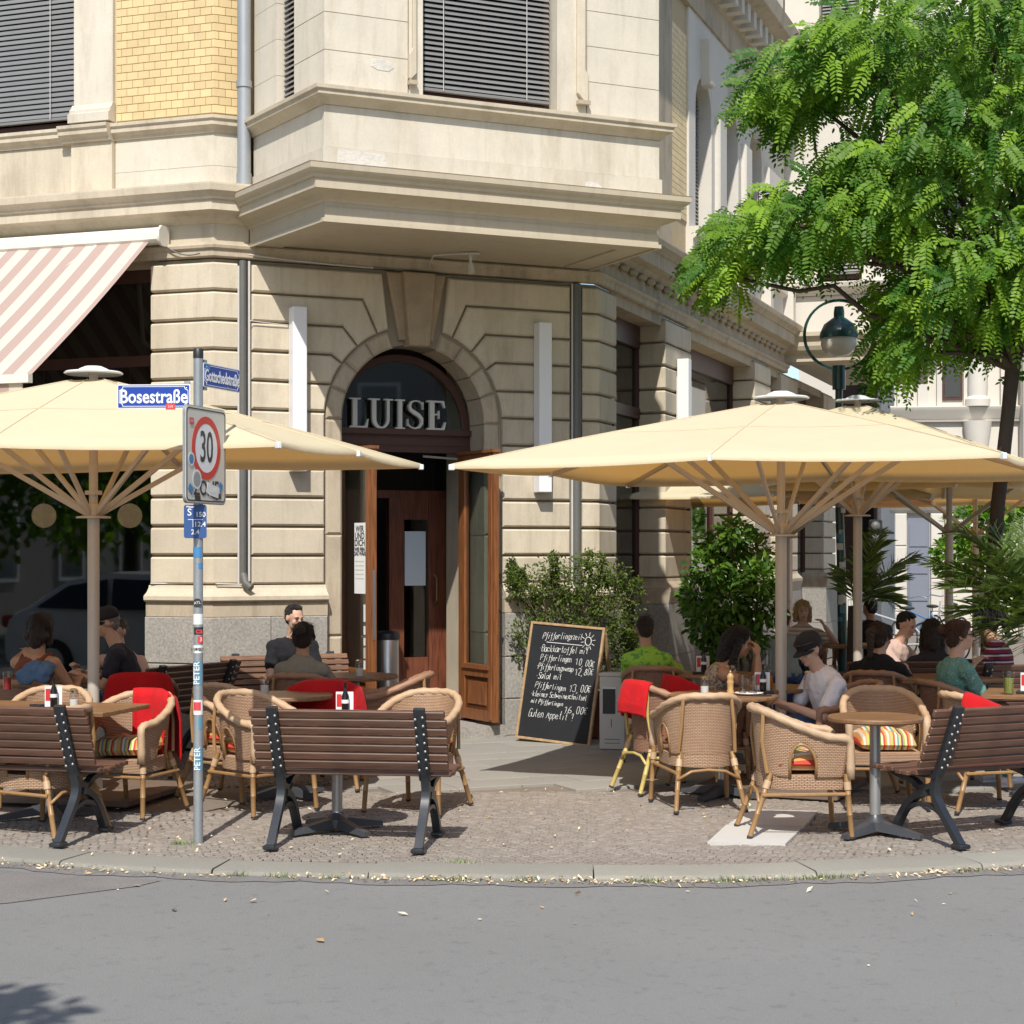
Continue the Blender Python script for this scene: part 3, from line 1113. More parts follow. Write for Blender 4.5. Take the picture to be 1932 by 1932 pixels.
# door leaves, both standing open towards the street
def leaf(px_, py_, qx, qy, flip):
    """leaf from hinge p to free edge q; its frame has a = 0 at the hinge"""
    ln = math.hypot(qx - px_, qy - py_)
    fr = Frame(px_, py_, math.degrees(math.atan2(qy - py_, qx - px_)))
    z0, z1 = .16, 2.74
    th = .055
    m = MB()
    st = .115
    for a0, a1, q0, q1 in ((0, st, z0, z1), (ln - st, ln, z0, z1), (st, ln - st, z1 - .13, z1), (st, ln - st, z0, .26), (st, ln - st, .58, .70)):
        m.fbox(fr, a0, a1, -th / 2, th / 2, q0, q1)
    for o_, s in ((th / 2, 1), (-th / 2, -1)):
        m.fbox(fr, st, ln - st, min(o_ - s * .02, o_ - s * .035), max(o_ - s * .02, o_ - s * .035), .26, .58)
        m.fpoly(fr, [(st + .06, .31), (ln - st - .06, .31), (ln - st - .06, .53), (st + .06, .53)], o_ - s * .03, o_ - s * .008, 0)
        for zz in (.685,):
            m.fbox(fr, st - .02, ln - st + .02, min(o_, o_ + s * .018), max(o_, o_ + s * .018), zz - .03, zz + .015)
        m.fbox(fr, ln - .075, ln - .035, min(o_, o_ + s * .012), max(o_, o_ + s * .012), z0 + .02, z1 - .02)
    m.fbox(fr, -.0, ln + .01, -th / 2 - .02, th / 2 + .02, z1, z1 + .03)
    lf = m.build('door_leaf', M_['door'], bl)
    sub(MB().fbox(fr, st - .01, ln - st + .01, -.004, .004, .69, z1 - .12), 'pane', 'glass', lf)
    return lf, fr, ln


lf, lfr, ll = leaf(-1.672, 16.72, -1.27, 16.09, False)
sub(MB().fbox(lfr, ll, ll + .004, -.014, .014, .98, 1.62), 'lock_plate', 'steel', lf)
pst = MB().fbox(lfr, ll - .37, ll - .15, -.012, -.005, 1.40, 2.06)
po = sub(pst, 'poster', 'paper', lf)
po2 = None
Mx = face_matrix(lfr.P(ll - .26, .008, 1.73), Vector((lfr.u[0], lfr.u[1], 0)), (0, 0, 1))
sub(MB().fbox(lfr, ll - .37, ll - .15, .005, .010, 1.40, 2.06), 'poster', 'paper', lf)
for k, (tx, sz, zz) in enumerate((('WIR', .085, 2.0), ('UND', .085, 1.935), ('DICH', .085, 1.87), ('WIE FEIN', .05, 1.81), ('DAS WÄR!', .05, 1.77), ('', .022, 1.70), ('', .022, 1.66), ('', .022, 1.62), ('', .022, 1.58), ('', .022, 1.54))):
    Mt = face_matrix(lfr.P(ll - .26, .0115, zz), Vector((lfr.u[0], lfr.u[1], 0)), (0, 0, 1))
    if k < 5:
        text(tx, sz, wm(bl).inverted() @ Mt, M_['ink'], 'lettering', None, .0003, bold=.002).parent = lf
    else:
        sub(MB().fbox(lfr, ll - .35, ll - .18, .0102, .0108, zz - .006, zz + .006), 'print_line', 'cable', lf)
for k, (z0, z1, m) in enumerate(((1.14, 1.30, 'paper'), (1.02, 1.10, 'paper'), (.92, .99, 'paper'), (.80, .90, 'cable'), (.70, .78, 'paper'))):
    sub(MB().fbox(lfr, ll - .19, ll - .125, .005, .008, z0, z1), 'sticker', m, lf)
rf, rfr, rl = leaf(-.505, 17.30, -.150, 16.68, True)
sub(MB().tube([rfr.P(rl - .06, -.03, 1.22), rfr.P(rl - .06, -.085, 1.22), rfr.P(rl - .14, -.09, 1.235), rfr.P(rl - .17, -.09, 1.26)], .010, 6), 'handle', 'iron', rf)
sub(MB().fbox(rfr, rl - .075, rl - .045, -.036, -.028, 1.0, 1.32), 'lock_plate', 'iron', rf)
# LUISE: metal serif letters standing on the transom
M_['letter'] = mat('brushed_letter_metal', (.62, .61, .56), .45, .06, 5, .04, 60, .05, 50)
def letter(ch, a, w, h, z0):
    P = []
    t, s = w * .24, h * .045
    def r(x0, x1, y0, y1):
        P.append([(x0, y0), (x1, y0), (x1, y1), (x0, y1)])
    if ch == 'L':
        r(.18 * w, .18 * w + t, s, h - s); r(.04 * w, .60 * w, h - s, h); P.append([(.04 * w, 0), (.93 * w, 0), (w, .30 * h), (.95 * w, .30 * h), (.82 * w, s * 1.3), (.04 * w, s * 1.3)])
    elif ch == 'I':
        r(.36 * w, .64 * w, s, h - s); r(.15 * w, .85 * w, 0, s); r(.15 * w, .85 * w, h - s, h)
    elif ch == 'E':
        r(.16 * w, .16 * w + t, s, h - s)
        P.append([(.02 * w, 0), (.92 * w, 0), (w, .27 * h), (.94 * w, .27 * h), (.80 * w, s * 1.3), (.02 * w, s * 1.3)])
        P.append([(.02 * w, h), (.90 * w, h), (.95 * w, .76 * h), (.89 * w, .76 * h), (.78 * w, h - s * 1.3), (.02 * w, h - s * 1.3)])
        r(.16 * w + t, .62 * w, .50 * h, .50 * h + s * 1.2); r(.60 * w, .66 * w, .38 * h, .66 * h)
    elif ch == 'U':
        n = 12
        o_ = [(.5 * w - .36 * w * math.cos(PI * k / n), .32 * h - .34 * h * math.sin(PI * k / n)) for k in range(n + 1)]
        i_ = [(.53 * w - .22 * w * math.cos(PI * k / n), .32 * h - .27 * h * math.sin(PI * k / n)) for k in range(n + 1)]
        P.append([(.14 * w, h - s)] + o_ + [(.86 * w, h - s), (.75 * w, h - s)] + i_[::-1] + [(.31 * w, h - s)])
        r(.0, .46 * w, h - s, h); r(.64 * w, w, h - s, h)
    elif ch == 'S':
        c = [(.88, .74), (.84, .86), (.70, .955), (.50, .975), (.28, .93), (.19, .79), (.25, .66), (.45, .565), (.66, .48), (.82, .36), (.82, .20), (.70, .075), (.48, .025), (.26, .06), (.12, .16), (.09, .30)]
        wd = [.05, .04, .055, .05, .09, .13, .15, .17, .17, .15, .13, .10, .06, .06, .05, .05]
        L_, R_ = [], []
        for k in range(len(c)):
            p0, p1 = c[max(0, k - 1)], c[min(len(c) - 1, k + 1)]
            d = Vector(((p1[0] - p0[0]) * w, (p1[1] - p0[1]) * h)).normalized()
            nx, ny = -d.y, d.x
            L_.append((c[k][0] * w + nx * wd[k] * w * .55, c[k][1] * h + ny * wd[k] * w * .55))
            R_.append((c[k][0] * w - nx * wd[k] * w * .55, c[k][1] * h - ny * wd[k] * w * .55))
        for k in range(len(c) - 1):
            P.append([L_[k], L_[k + 1], R_[k + 1], R_[k]])
        r(.85 * w, .91 * w, .68 * h, .94 * h); r(.06 * w, .12 * w, .10 * h, .34 * h)
    m = MB()
    for poly in P:
        m.fpoly(FD, [(a + x, z0 + z) for x, z in poly], fo + .03, fo + .07)
    return m.build('sign_letter', M_['letter'], bl)


lx = [('L', 0.0, .20), ('U', .20, .25), ('I', .455, .14), ('S', .585, .20), ('E', .80, .205)]
A0 = 1.40
for ch, x, w in lx:
    letter(ch, A0 + x, w, .285, 2.985)

# ---- right facade, ground floor
piers = [(2.53, 3.63), (7.2, 8.2), (9.0, 10.2), (12.5, 13.6)]
for a0, a1 in piers:
    for j in range(11):
        MB().sweep([FR.xy(a0, -.30), FR.xy(a0, 0), FR.xy(a1, 0)], prof_block(zr[j], zr[j + 1])).build('stone_block', M_['stone'], bl)
    MB().sweep([FR.xy(a0, -.3), FR.xy(a0, 0), FR.xy(a1, 0)], [(-.03, 1.20), (.10, 1.20), (.13, 1.34), (.13, 1.38), (.06, 1.45), (.05, 1.484), (-.03, 1.484)]).build('plinth_moulding', M_['stone_old'], bl)
    for z0, z1 in ((0, .6), (.6, 1.198)):
        MB().sweep([FR.xy(a0, -.3), FR.xy(a0, 0), FR.xy(a1, 0)], [(-.03, z0 + .003), (.10, z0 + .003), (.10, z1 - .003), (-.03, z1 - .003)]).build('granite_block', M_['granite'], bl)
    wall('wall', MB().fbox(FR, a0 + .003, a1 - .003, -.5, -.003, 0, 4.46), 'groove')
for a0, a1 in ((.56, 2.53), (3.63, 7.2), (8.2, 9.0), (10.2, 12.5)):
    m = MB()
    nmu = 1 if a1 - a0 < 2.2 else 2
    m.fbox(FR, a0, a0 + .07, -.34, -.26, .2, 4.2)
    m.fbox(FR, a1 - .07, a1, -.34, -.26, .2, 4.2)
    m.fbox(FR, a0, a1, -.34, -.25, 3.3, 3.42)
    m.fbox(FR, a0, a1, -.34, -.25, 4.1, 4.46)
    m.fbox(FR, a0, a1, -.34, -.2, 0, .62)
    for k in range(1, nmu + 1):
        c = a0 + (a1 - a0) * k / (nmu + 1)
        m.fbox(FR, c - .04, c + .04, -.34, -.26, .62, 3.3)
    wo = m.build('shop_window', M_['frame_dark'], bl)
    sub(MB().fbox(FR, a0 + .05, a1 - .05, -.31, -.30, .6, 4.15), 'pane', 'glass_dark', wo)
    wall('wall', MB().fbox(FR, a0 - .1, a1 + .1, -1.6, -1.5, 0, 4.46), 'room')
    wall('wall', MB().fbox(FR, a0, a1, -1.5, .0, 4.35, 4.47), 'stone_old')
# orange-brown timber post of the side door
wall('timber_post', MB().fbox(FR, 9.05, 9.25, -.1, .16, 0, 3.2), 'door')
# ---- right facade, upper floors
UP = 5.20
wall('wall', MB().fbox(FR, .0, 3.02, -.4, -.02, UP, 13), 'stone_old')
wall('wall', MB().fbox(FR, 3.02, 3.72, -.4, -.04, UP, 13), 'mortar_br')
for row in range(30):
    z = 5.75 + row * .0745
    for k in range(7):
        a0 = 3.03 + k * .118 - (.059 if row % 2 else 0)
        a0_, a1_ = max(3.03, a0), min(3.715, a0 + .1135)
        if a1_ - a0_ > .03:
            MB().fpoly(FR, [(a0_, z), (a1_, z), (a1_, z + bh), (a0_, z + bh)], -.05, -.025, .002).build('brick', M_['brick'], bl)
wall('wall', MB().fbox(FR, 3.72, 9.5, -.5, -.30, UP, 13), 'stone_far')
ops = [(4.05, 4.85), (5.55, 6.35), (7.05, 7.85)]
prev = 3.72
for a0, a1 in ops + [(9.5, 9.5)]:
    MB().fpoly(FR, [(prev + .002, UP + .5), (a0 - .002, UP + .5), (a0 - .002, 8.35), (prev + .002, 8.35)], -.32, .0, .01).build('stone_pier', M_['stone_far'], bl)
    # engaged strip in front of the pier
    if a0 - prev > .5:
        MB().fpoly(FR, [(prev + .18, UP + .5), (a0 - .14, UP + .5), (a0 - .14, 7.3), (prev + .18, 7.3)], -.01, .07, .02).build('pilaster', M_['stone_far'], bl)
    prev = a1
for a0, a1 in ops:
    c, r_ = (a0 + a1) / 2, (a1 - a0) / 2
    arc = [(c + r_ * math.cos(PI * k / 10), 7.25 + r_ * math.sin(PI * k / 10)) for k in range(11)]
    MB().fpoly(FR, arc + [(a0, 8.35), (a1, 8.35)], -.3, -.003, 0).build('arch_head', M_['stone_far'], bl)
    MB().fpoly(FR, [(c - .10, 7.55), (c + .10, 7.55), (c + .14, 8.1), (c - .14, 8.1)], -.01, .12, .02).build('keystone', M_['stone_far'], bl)
    blind_window(FR, a0, a1, UP + .5, 7.9, -.22, UP + .65, .0475)
MB().sweep([FR.xy(3.72, 0), FR.xy(9.45, 0)], [(-.3, 5.25), (.05, 5.25), (.05, 5.55), (.12, 5.60), (.12, 5.70), (-.3, 5.70)]).build('sill_course', M_['stone_far'], bl)
MB().sweep([FR.xy(.0, 0), FR.xy(9.45, 0)], [(-.3, 8.35), (.03, 8.35), (.03, 8.7), (.10, 8.75), (.16, 8.9), (.45, 9.0), (.48, 9.2), (-.3, 9.3)]).build('cornice', M_['stone_old'], bl)
for k in range(16):
    a = 3.9 + k * .36
    MB().fbox(FR, a, a + .16, .02, .28, 8.72, 8.98).build('bracket', M_['stone_far'], bl)
wall('wall', MB().fbox(FR, 3.0, 9.45, -.4, -.02, 9.3, 13), 'stone_far')
# balustrade over the ground-floor cornice
bal = None
for k in range(24):
    a = 4.6 + k * .2
    if (k % 8) == 7:
        MB().fbox(FR, a - .09, a + .09, .0, .20, 5.20, 5.72).build('baluster_post', M_['stone_far'], bl)
        continue
# ---- far oriel on the right facade: its flank faces the square
oa, oe = 9.45, 1.65
FO = Frame(*FR.xy(oa, 0), 69.7 - 90)                 # flank: a from 0 (wall) to oe (street)
m = 'stone_far'
OPT = [FR.xy(oa, 0), FR.xy(oa, oe), FR.xy(oa + 4, oe)]
MB().sweep(OPT, [(-.3, 4.62), (-.02, 4.62), (-.02, 4.74), (.10, 4.80), (.13, 4.86), (.13, 4.93), (.20, 5.0), (.20, 5.06), (-.3, 5.08)]).build('oriel_cornice', M_['paint'], bl)
wall('soffit', MB().fbox(FR, oa, oa + 4, .0, oe - .02, 4.64, 4.8), 'paint')
for z0, z1 in ((5.08, 5.62), (5.78, 6.4), (6.404, 7.0), (7.004, 7.6), (7.604, 8.2), (8.204, 8.75), (9.0, 9.6), (9.604, 10.2), (10.204, 11), (11, 13)):
    if 5.7 < z0 < 7.9 or z0 > 9.5:
        for p0, p1 in ((0, .52), (1.12, oe)):
            MB().fpoly(FO, [(p0, z0), (p1, z0), (p1, z1 - .004), (p0, z1 - .004)], -.3, -.0, .006).build('stone_block', M_[m], bl)
    else:
        MB().fpoly(FO, [(0, z0), (oe, z0), (oe, z1 - .004), (0, z1 - .004)], -.3, .0, .006).build('stone_block', M_[m], bl)
for zc in (5.62, 8.75):
    MB().sweep(OPT, [(-.3, zc), (.04, zc), (.06, zc + .04), (.16, zc + .10), (.18, zc + .16), (-.3, zc + .25)]).build('string_course', M_[m], bl)
c, r_ = .82, .30
arc = [(c + r_ * math.cos(PI * k / 10), 7.3 + r_ * .6 * math.sin(PI * k / 10)) for k in range(11)]
MB().fpoly(FO, arc + [(.52, 8.2), (1.12, 8.2)], -.29, -.004).build('arch_head', M_[m], bl)
arc2 = [(c + .42 * math.cos(PI * k / 12), 7.32 + .42 * .65 * math.sin(PI * k / 12)) for k in range(13)] + [(c + .32 * math.cos(PI - PI * k / 12), 7.3 + .32 * .62 * math.sin(PI - PI * k / 12)) for k in range(13)]
MB().fpoly(FO, arc2, -.05, .07, .01).build('hood_mould', M_[m], bl)
blind_window(FO, .52, 1.12, 5.88, 7.6, -.20, 6.0, .05)
blind_window(FO, .52, 1.12, 9.6, 11, -.20, 9.75, .05)
wall('wall', MB().fbox(FR, oa + .32, oa + 4, -.3, oe - .0, 5.08, 13), m)
MB().fbox(FO, .64, 1.0, .0, .10, 8.42, 8.62).build('bracket', M_[m], bl)
# roof slab closes the block
rf_ = MB()
rf_.hexa([FL.P(-7, -.2, 7.6), FL.P(0, -.2, 7.6), FR.P(0, -.2, 7.6), FL.P(-7, -6, 7.6), FL.P(-7, -.2, 7.8), FL.P(0, -.2, 7.8), FR.P(0, -.2, 7.8), FL.P(-7, -6, 7.8)])
rf_.build('upper_floor', M_['stone_old'], bl)
wall('wall', MB().fbox(FD, .0, DA, -.5, -.35, 4.46, 13), 'stone_old')
wall('wall', MB().fbox(FL, -7, 0, -.8, -.5, 7.6, 13), 'stone_old')

# tall white wall lights
M_['lampwhite'] = plain('white_lamp_box', (.80, .80, .81), .4)
for (fr, a, z0, z1, lab) in ((FD, .752, 2.53, 4.04, 'tall white box wall light on the rusticated wall left of the arched door'), (FD, 3.247, 2.37, 4.03, 'tall white box wall light on the rusticated wall right of the arched door'), (FR, 3.0, 2.5, 4.02, 'tall white box wall light on the receding side facade')):
    t = thing('wall_light', lab, 'wall light', fr.P(a, .05, z0), math.atan2(fr.u[1], fr.u[0]), 'tall white wall lights')
    MB().chbox(-.068, .068, -.15, -.012, 0, z1 - z0, .006).build('light_box', M_['lampwhite'], t, world=False)
    MB().box(-.05, .05, -.012, .0, .2, z1 - z0 - .2).build('mounting_plate', M_['cable'], t, world=False)

# striped awning over the left window
aw = thing('awning', 'pink and cream striped fabric awning pulled out over the left shop window', 'awning', FL.P(-.5, 0, 4.6))
M_['awn'] = stripes('awning_stripes', [(.72, .66, .58), (.56, .42, .37)], .26, 0, .85)
M_['awn_box'] = plain('cream_enamel', (.72, .68, .60), .4)
M_['awn_under'] = M_['awn']
a_r, a_l = -.50, -6.2
fr_p = []
ca = MB().sweep([FL.xy(a_l, .06), FL.xy(a_r + .04, .06)], [(0, 4.62), (.02, 4.60), (.13, 4.60), (.16, 4.63), (.16, 4.70), (.13, 4.74), (.02, 4.74), (0, 4.72)])
ca.build('cassette', M_['awn_box'], aw)
MB().sweep([FL.xy(a_r + .04, .05), FL.xy(a_r + .065, .05)], [(0, 4.60), (.02, 4.575), (.13, 4.575), (.18, 4.62), (.18, 4.71), (.13, 4.76), (.02, 4.76), (0, 4.74)]).build('end_cap', M_['awn_box'], aw, 50)
P = []
UVs = []
NA, NO = 60, 10
for i in range(NO + 1):
    t_ = i / NO
    row = []
    for k in range(NA + 1):
        a = -6.1 + (a_r - .06 + 6.1) * k / NA
        o = .18 + 1.86 * t_
        z = 4.63 - 1.42 * t_ - .03 * math.sin(PI * t_) + .004 * math.sin(a * 48)
        row.append(FL.P(a, o, z))
    P.append(row)
    UVs.append([(-6.1 + (a_r - .06 + 6.1) * k / NA, t_ * 2) for k in range(NA + 1)])
M_['awn'] = stripes('awning_stripes', [(.60, .535, .45), (.42, .31, .27)], .245, 0, .85, kind='UV')
cl = MB().grid(P, UVs).build('cloth', M_['awn'], aw, 180, fix=False)
MB().fbox(FL, -6.1, a_r - .03, 2.03, 2.09, 3.16, 3.23).build('front_rail', M_['awn_box'], aw)
MB().grid([[FL.P(-6.1 + .1 * k, 2.06, z + (.02 * math.sin(k * .9) if z < 3.1 else 0)) for k in range(56)] for z in (3.17, 2.98)], [[(-6.1 + .1 * k, z) for k in range(56)] for z in (3.17, 2.98)]).build('valance', M_['awn'], aw, 180, fix=False)
for a in (-1.1, -4.5):
    MB().tube([FL.P(a, .15, 4.63), FL.P(a - .45, 1.0, 3.92), FL.P(a, 2.03, 3.2)], .025, 6).build('folding_arm', M_['awn_box'], aw, 50)

# paper globe lamps inside the café window
M_['globe'] = mat('paper_globe', (.70, .46, .28), .8, .08, 5, .05, 60, .05, 30, emit=((.75, .42, .24), .55))
for x, y, d, lab in ((83, 973, 17.3, 'orange paper globe lamp hanging in the dark window, left of the parasol pole'), (245, 973, 17.05, 'pale paper globe lamp hanging in the dark window, right of the parasol pole')):
    p = at(x, y, d)
    t = thing('globe_lamp', lab, 'lamp', (p.x, p.y, p.z), 0, 'globe lamps in the café window')
    MB().ell((0, 0, 0), .12, seg=18, rings=12).build('shade', M_['globe'], t, 180, world=False)
    MB().tube([(0, 0, .12), (0, 0, 4.5 - p.z)], .004, 5).build('cord', M_['cable'], t, world=False)
# waste bin in the vestibule
p = FD.P(1.90, -.62, .125)
t = thing('waste_bin', 'brushed steel waste bin standing inside the dark doorway', 'waste bin', p)
MB().lathe([(.115, 0), (.12, .02), (.12, .80), (.115, .81)], seg=20).build('body', M_['steel'], t, 40, world=False)
MB().lathe([(.125, .80), (.128, .82), (.125, .86), (.10, .88), (.0, .89)], seg=20, cap=False).build('lid', M_['iron'], t, 40, world=False)
# ------------------------------------------------------------------ road, kerb, pavement
M_['asphalt'] = asphalt_mat()
M_['kerb'] = mat('kerb_granite', (.36, .34, .29), .9, .12, 1.5, .25, 120, .4, 60, .006, .12, stain=((.22, .20, .16), 2, .55, .4))
M_['slab'] = mat('paving_slab', (.34, .325, .29), .9, .10, 1.2, .15, 110, .3, 50, .004, .06)
M_['cobble'] = mat('cobble_stone', (.31, .265, .225), .85, .12, 7, .2, 120, .4, 50, .006, .12)
M_['bed'] = mat('sand_bed', (.28, .235, .19), .95, .2, 6, .25, 90, .5, 60, .006)
M_['white_slab'] = mat('pale_concrete_slab', (.58, .56, .52), .85, .06, 3, .08, 90, .2, 60, .003)
M_['brown_plate'] = mat('brown_base_plate', (.20, .14, .105), .75, .2, 3, .15, 70, .2, 50, .003)
RZ = -.036                                           # road surface
# base earth sheet reaching the horizon
g = MB()
g.add([(-300, -300, -.30), (300, -300, -.30), (300, 500, -.30), (-300, 500, -.30)], [(0, 1, 2, 3)])
tag(g.build('ground', M_['asphalt'], fix=False), kind='structure')
# front top edge of the kerb on plan
KE = [(-22, 16.7), (-12, 13.3), (-6, 11.28), (-3.01, 10.29), (-2.32, 10.02), (-1.77, 9.89), (-.955, 9.785), (-.16, 9.715), (.94, 9.67), (1.54, 9.74), (2.37, 9.93), (2.96, 10.1), (3.9, 10.55), (4.9, 11.3), (5.8, 12.4), (6.6, 13.9), (8.6, 19.3), (13, 31.5), (22, 56)]


def chaikin(p, k=2):
    for _ in range(k):
        q = [p[0]]
        for a, b in zip(p, p[1:]):
            q.append((a[0] * .75 + b[0] * .25, a[1] * .75 + b[1] * .25))
            q.append((a[0] * .25 + b[0] * .75, a[1] * .25 + b[1] * .75))
        q.append(p[-1])
        p = q
    return p


KS = chaikin(KE, 2)


def resample(p, step):
    out = [Vector(p[0])]
    acc = 0
    for a, b in zip(p, p[1:]):
        a, b = Vector(a), Vector(b)
        L = (b - a).length
        t = step - acc
        while t <= L:
            out.append(a + (b - a) * (t / L))
            t += step
        acc = (acc + L) % step
    return out


def offs(p, d):
    out = []
    for i in range(len(p)):
        t = (Vector(p[min(i + 1, len(p) - 1)]) - Vector(p[max(i - 1, 0)])).normalized()
        out.append((p[i][0] - t.y * d, p[i][1] + t.x * d))
    return out


# road: sheet from the kerb line outwards (everything on the camera's side)
rd = MB()
road_poly = [(x, y) for x, y in KS] + [(60, 56), (60, -60), (-60, -60), (-60, 30), (-22, 16.7)][:-1]
rd.add([(x, y, RZ) for x, y in road_poly], [tuple(range(len(road_poly)))])
road = rd.build('road', M_['asphalt'], fix=False)
for pl in road.data.polygons:
    if pl.normal.z < 0:
        pl.flip()
tag(road, kind='structure')
# older lighter patch of asphalt at the left, and the gutter strip
M_['asphalt_old'] = mat('old_asphalt', (.36, .335, .315), .9, .15, 3, .45, 120, .5, 70, .006)
pt = MB()
pt.add([(-3.4, 10.18, RZ + .004), (-3.4, 8.75, RZ + .004), (-2.62, 9.1, RZ + .004), (-2.05, 9.55, RZ + .004), (-1.95, 9.72, RZ + .004), (-2.35, 9.84, RZ + .004)], [tuple(range(6))])
o = pt.build('asphalt_patch', M_['asphalt_old'], road, fix=False)
gs = resample(KS, .12)
gs = [p for p in gs if -4 < p.x < 5]
m = MB()
for a, b in zip(gs, gs[1:]):
    t = (b - a).normalized()
    nrm = Vector((t.y, -t.x))
    w0, w1 = .15 + .03 * math.sin(a.x * 7) + .02 * math.sin(a.x * 23), .15 + .03 * math.sin(b.x * 7) + .02 * math.sin(b.x * 23)
    z = RZ + .004
    m.add([(a.x, a.y, z), (b.x, b.y, z), (b.x + nrm.x * w1, b.y + nrm.y * w1, z), (a.x + nrm.x * w0, a.y + nrm.y * w0, z)], [(3, 2, 1, 0)])
m.build('gutter_strip', M_['asphalt_old'], road)
M_['lid'] = M_['asphalt_old']
# pavement base sheet
inner = offs(KS, .34)
pv = MB()
pvp = [(x, y) for x, y in offs(KS, .30)] + [(10, 60), (-26, 60)]
pv.add([(x, y, -.02) for x, y in pvp], [tuple(range(len(pvp)))])
pav = pv.build('pavement', M_['bed'], fix=False)
for pl in pav.data.polygons:
    if pl.normal.z < 0:
        pl.flip()
tag(pav, kind='structure')
# kerb stones, one by one
kb = bpy.data.objects.new('kerb', None)
COL.objects.link(kb)
tag(kb, kind='structure')
ks_ = resample(KS, .06)
cum = 0
i = 0
rk = random.Random(3)
while i < len(ks_) - 4:
    n = rk.choice((15, 17, 19, 21, 16))
    seg = ks_[i:min(i + n + 1, len(ks_))]
    i += n
    if len(seg) < 3 or seg[0].x < -9 or seg[0].x > 9:
        continue
    # pull the ends in for the joint
    seg = [Vector(q) for q in seg]
    seg[0] += (seg[1] - seg[0]).normalized() * .004
    seg[-1] += (seg[-2] - seg[-1]).normalized() * .005
    dz = rk.uniform(-.008, .006)
    dx = rk.uniform(-.008, .008)
    w = .33 + rk.uniform(-.012, .012)
    path = [tuple(q) for q in seg[::3]] + ([tuple(seg[-1])] if (len(seg) - 1) % 3 else [])
    MB().sweep(path, [(-w, -.2), (dx, -.2), (dx, -.022 + dz), (dx - .012, -.004 + dz), (dx - .03, .002 + dz), (-w + .01, .004 + dz), (-w, -.004 + dz)]).build('kerb_stone', M_['kerb'], kb, 30)

# cobbles: rows along the kerb. The 300 nearest are objects, the others one mass
def cobble_mesh(seed):
    r = random.Random(seed)
    m = MB()
    a, b, h = .0262, .0205, .02
    t = [(-a, -b), (a * r.uniform(.5, 1), -b * r.uniform(.85, 1.1)), (a, -b * r.uniform(.4, .8)), (a * r.uniform(.85, 1.05), b), (-a * r.uniform(.5, .9), b * r.uniform(.9, 1.05)), (-a, b * r.uniform(.4, .9))]
    n = len(t)
    top = [(x * .90, y * .88, h + r.uniform(-.0015, .0015)) for x, y in t]
    mid = [(x, y, h - .003) for x, y in t]
    bot = [(x, y, -.02) for x, y in t]
    vs = bot + mid + top
    fs = [tuple(range(2 * n, 3 * n))]
    for k in range(2):
        for j in range(n):
            fs.append((k * n + j, k * n + (j + 1) % n, (k + 1) * n + (j + 1) % n, (k + 1) * n + j))
    return vs, fs


CB = [cobble_mesh(s) for s in range(8)]
cob_me = []
for vs, fs in CB:
    m = MB()
    m.add(vs, fs)
    o = m.build('cobblestone', M_['cobble'], None, 180 if False else 0)
    cob_me.append(o.data)
    bpy.data.objects.remove(o)
base = [Vector(p) for p in offs(KS, .345)]
spots = []
px_, py_ = .0565, .0455
rc = random.Random(5)


def in_cobble(x, y):
    if x < -1.15:
        lim = 15.6
    else:
        lim = 13.05 + .03 * math.sin(x * 3)
    if -3.75 < x < -1.95 and 12.05 < y < 13.4:      # plates under the parasol foot
        return False
    if 10.70 < y < 12.1 and abs((x - 1.65) - (y - 11.4) * .33) < .27:
        return False
    return y < lim


sheet = [Vector(p) for p in resample([tuple(p) for p in base], px_)]
sheet = [p for p in sheet if -5.2 < p.x < 6.3]
for r_ in range(124):
    for k, p in enumerate(sheet):
        t = (sheet[min(k + 1, len(sheet) - 1)] - sheet[max(k - 1, 0)]).normalized()
        nrm = Vector((-t.y, t.x))
        q = p + nrm * (r_ * py_ + .02 + .012 * math.sin(k * .35 + r_)) + t * (px_ * .5 * (r_ % 2) + rc.uniform(-.006, .006))
        xim = CX + F * q.x / q.y
        if not (-420 < xim < 2330):
            continue
        if in_cobble(q.x, q.y):
            spots.append((q.x, q.y, math.atan2(t.y, t.x) + rc.uniform(-.12, .12), rc.uniform(.86, 1.04), rc.randrange(8), rc.uniform(-.002, .002)))
spots.sort(key=lambda s: s[1])
big = spots[:300]
rest = spots[300:]
for x, y, a, s, k, dz in big:
    o = bpy.data.objects.new('cobblestone', cob_me[k])
    COL.objects.link(o)
    o.parent = pav
    o.location = (x, y, -.02 + dz)
    o.rotation_euler = (0, 0, a)
    o.scale = (s, s, 1)
V, Fc, base_i, tone = [], [], 0, []
for x, y, a, s, k, dz in rest:
    vs, fs = CB[k]
    ca_, sa_ = math.cos(a) * s, math.sin(a) * s
    V.extend([(x + vx * ca_ - vy * sa_, y + vx * sa_ + vy * ca_, -.02 + dz + vz) for vx, vy, vz in vs])
    Fc.extend([tuple(base_i + i for i in f) for f in fs])
    tone.extend([rc.random()] * len(fs))
    base_i += len(vs)
me = bpy.data.meshes.new('cobbles')
me.from_pydata(V, [], Fc)
att = me.attributes.new('tone', 'FLOAT', 'FACE')
att.data.foreach_set('value', tone)
t = NT('cobble_field')
co = t.coord()
a_ = t.n('Attribute', attribute_name='tone').outputs['Fac']
c = t.ramp(a_, [(0, (.275, .235, .198)), (.5, (.31, .268, .228)), (.85, (.345, .30, .258)), (1, (.37, .33, .288))])
c = t.mix(t.noise(co, 90, 4, .7), c, t.mix(1.0, c, (.62, .62, .62), 'MULTIPLY'))
t.l(c, t.b.inputs['Base Color'])
t.set(Roughness=.88)
t.bump(t.noise(co, 50, 5, .7), .5, .006)
me.materials.append(t.m)
cf = bpy.data.objects.new('cobble_field', me)
COL.objects.link(cf)
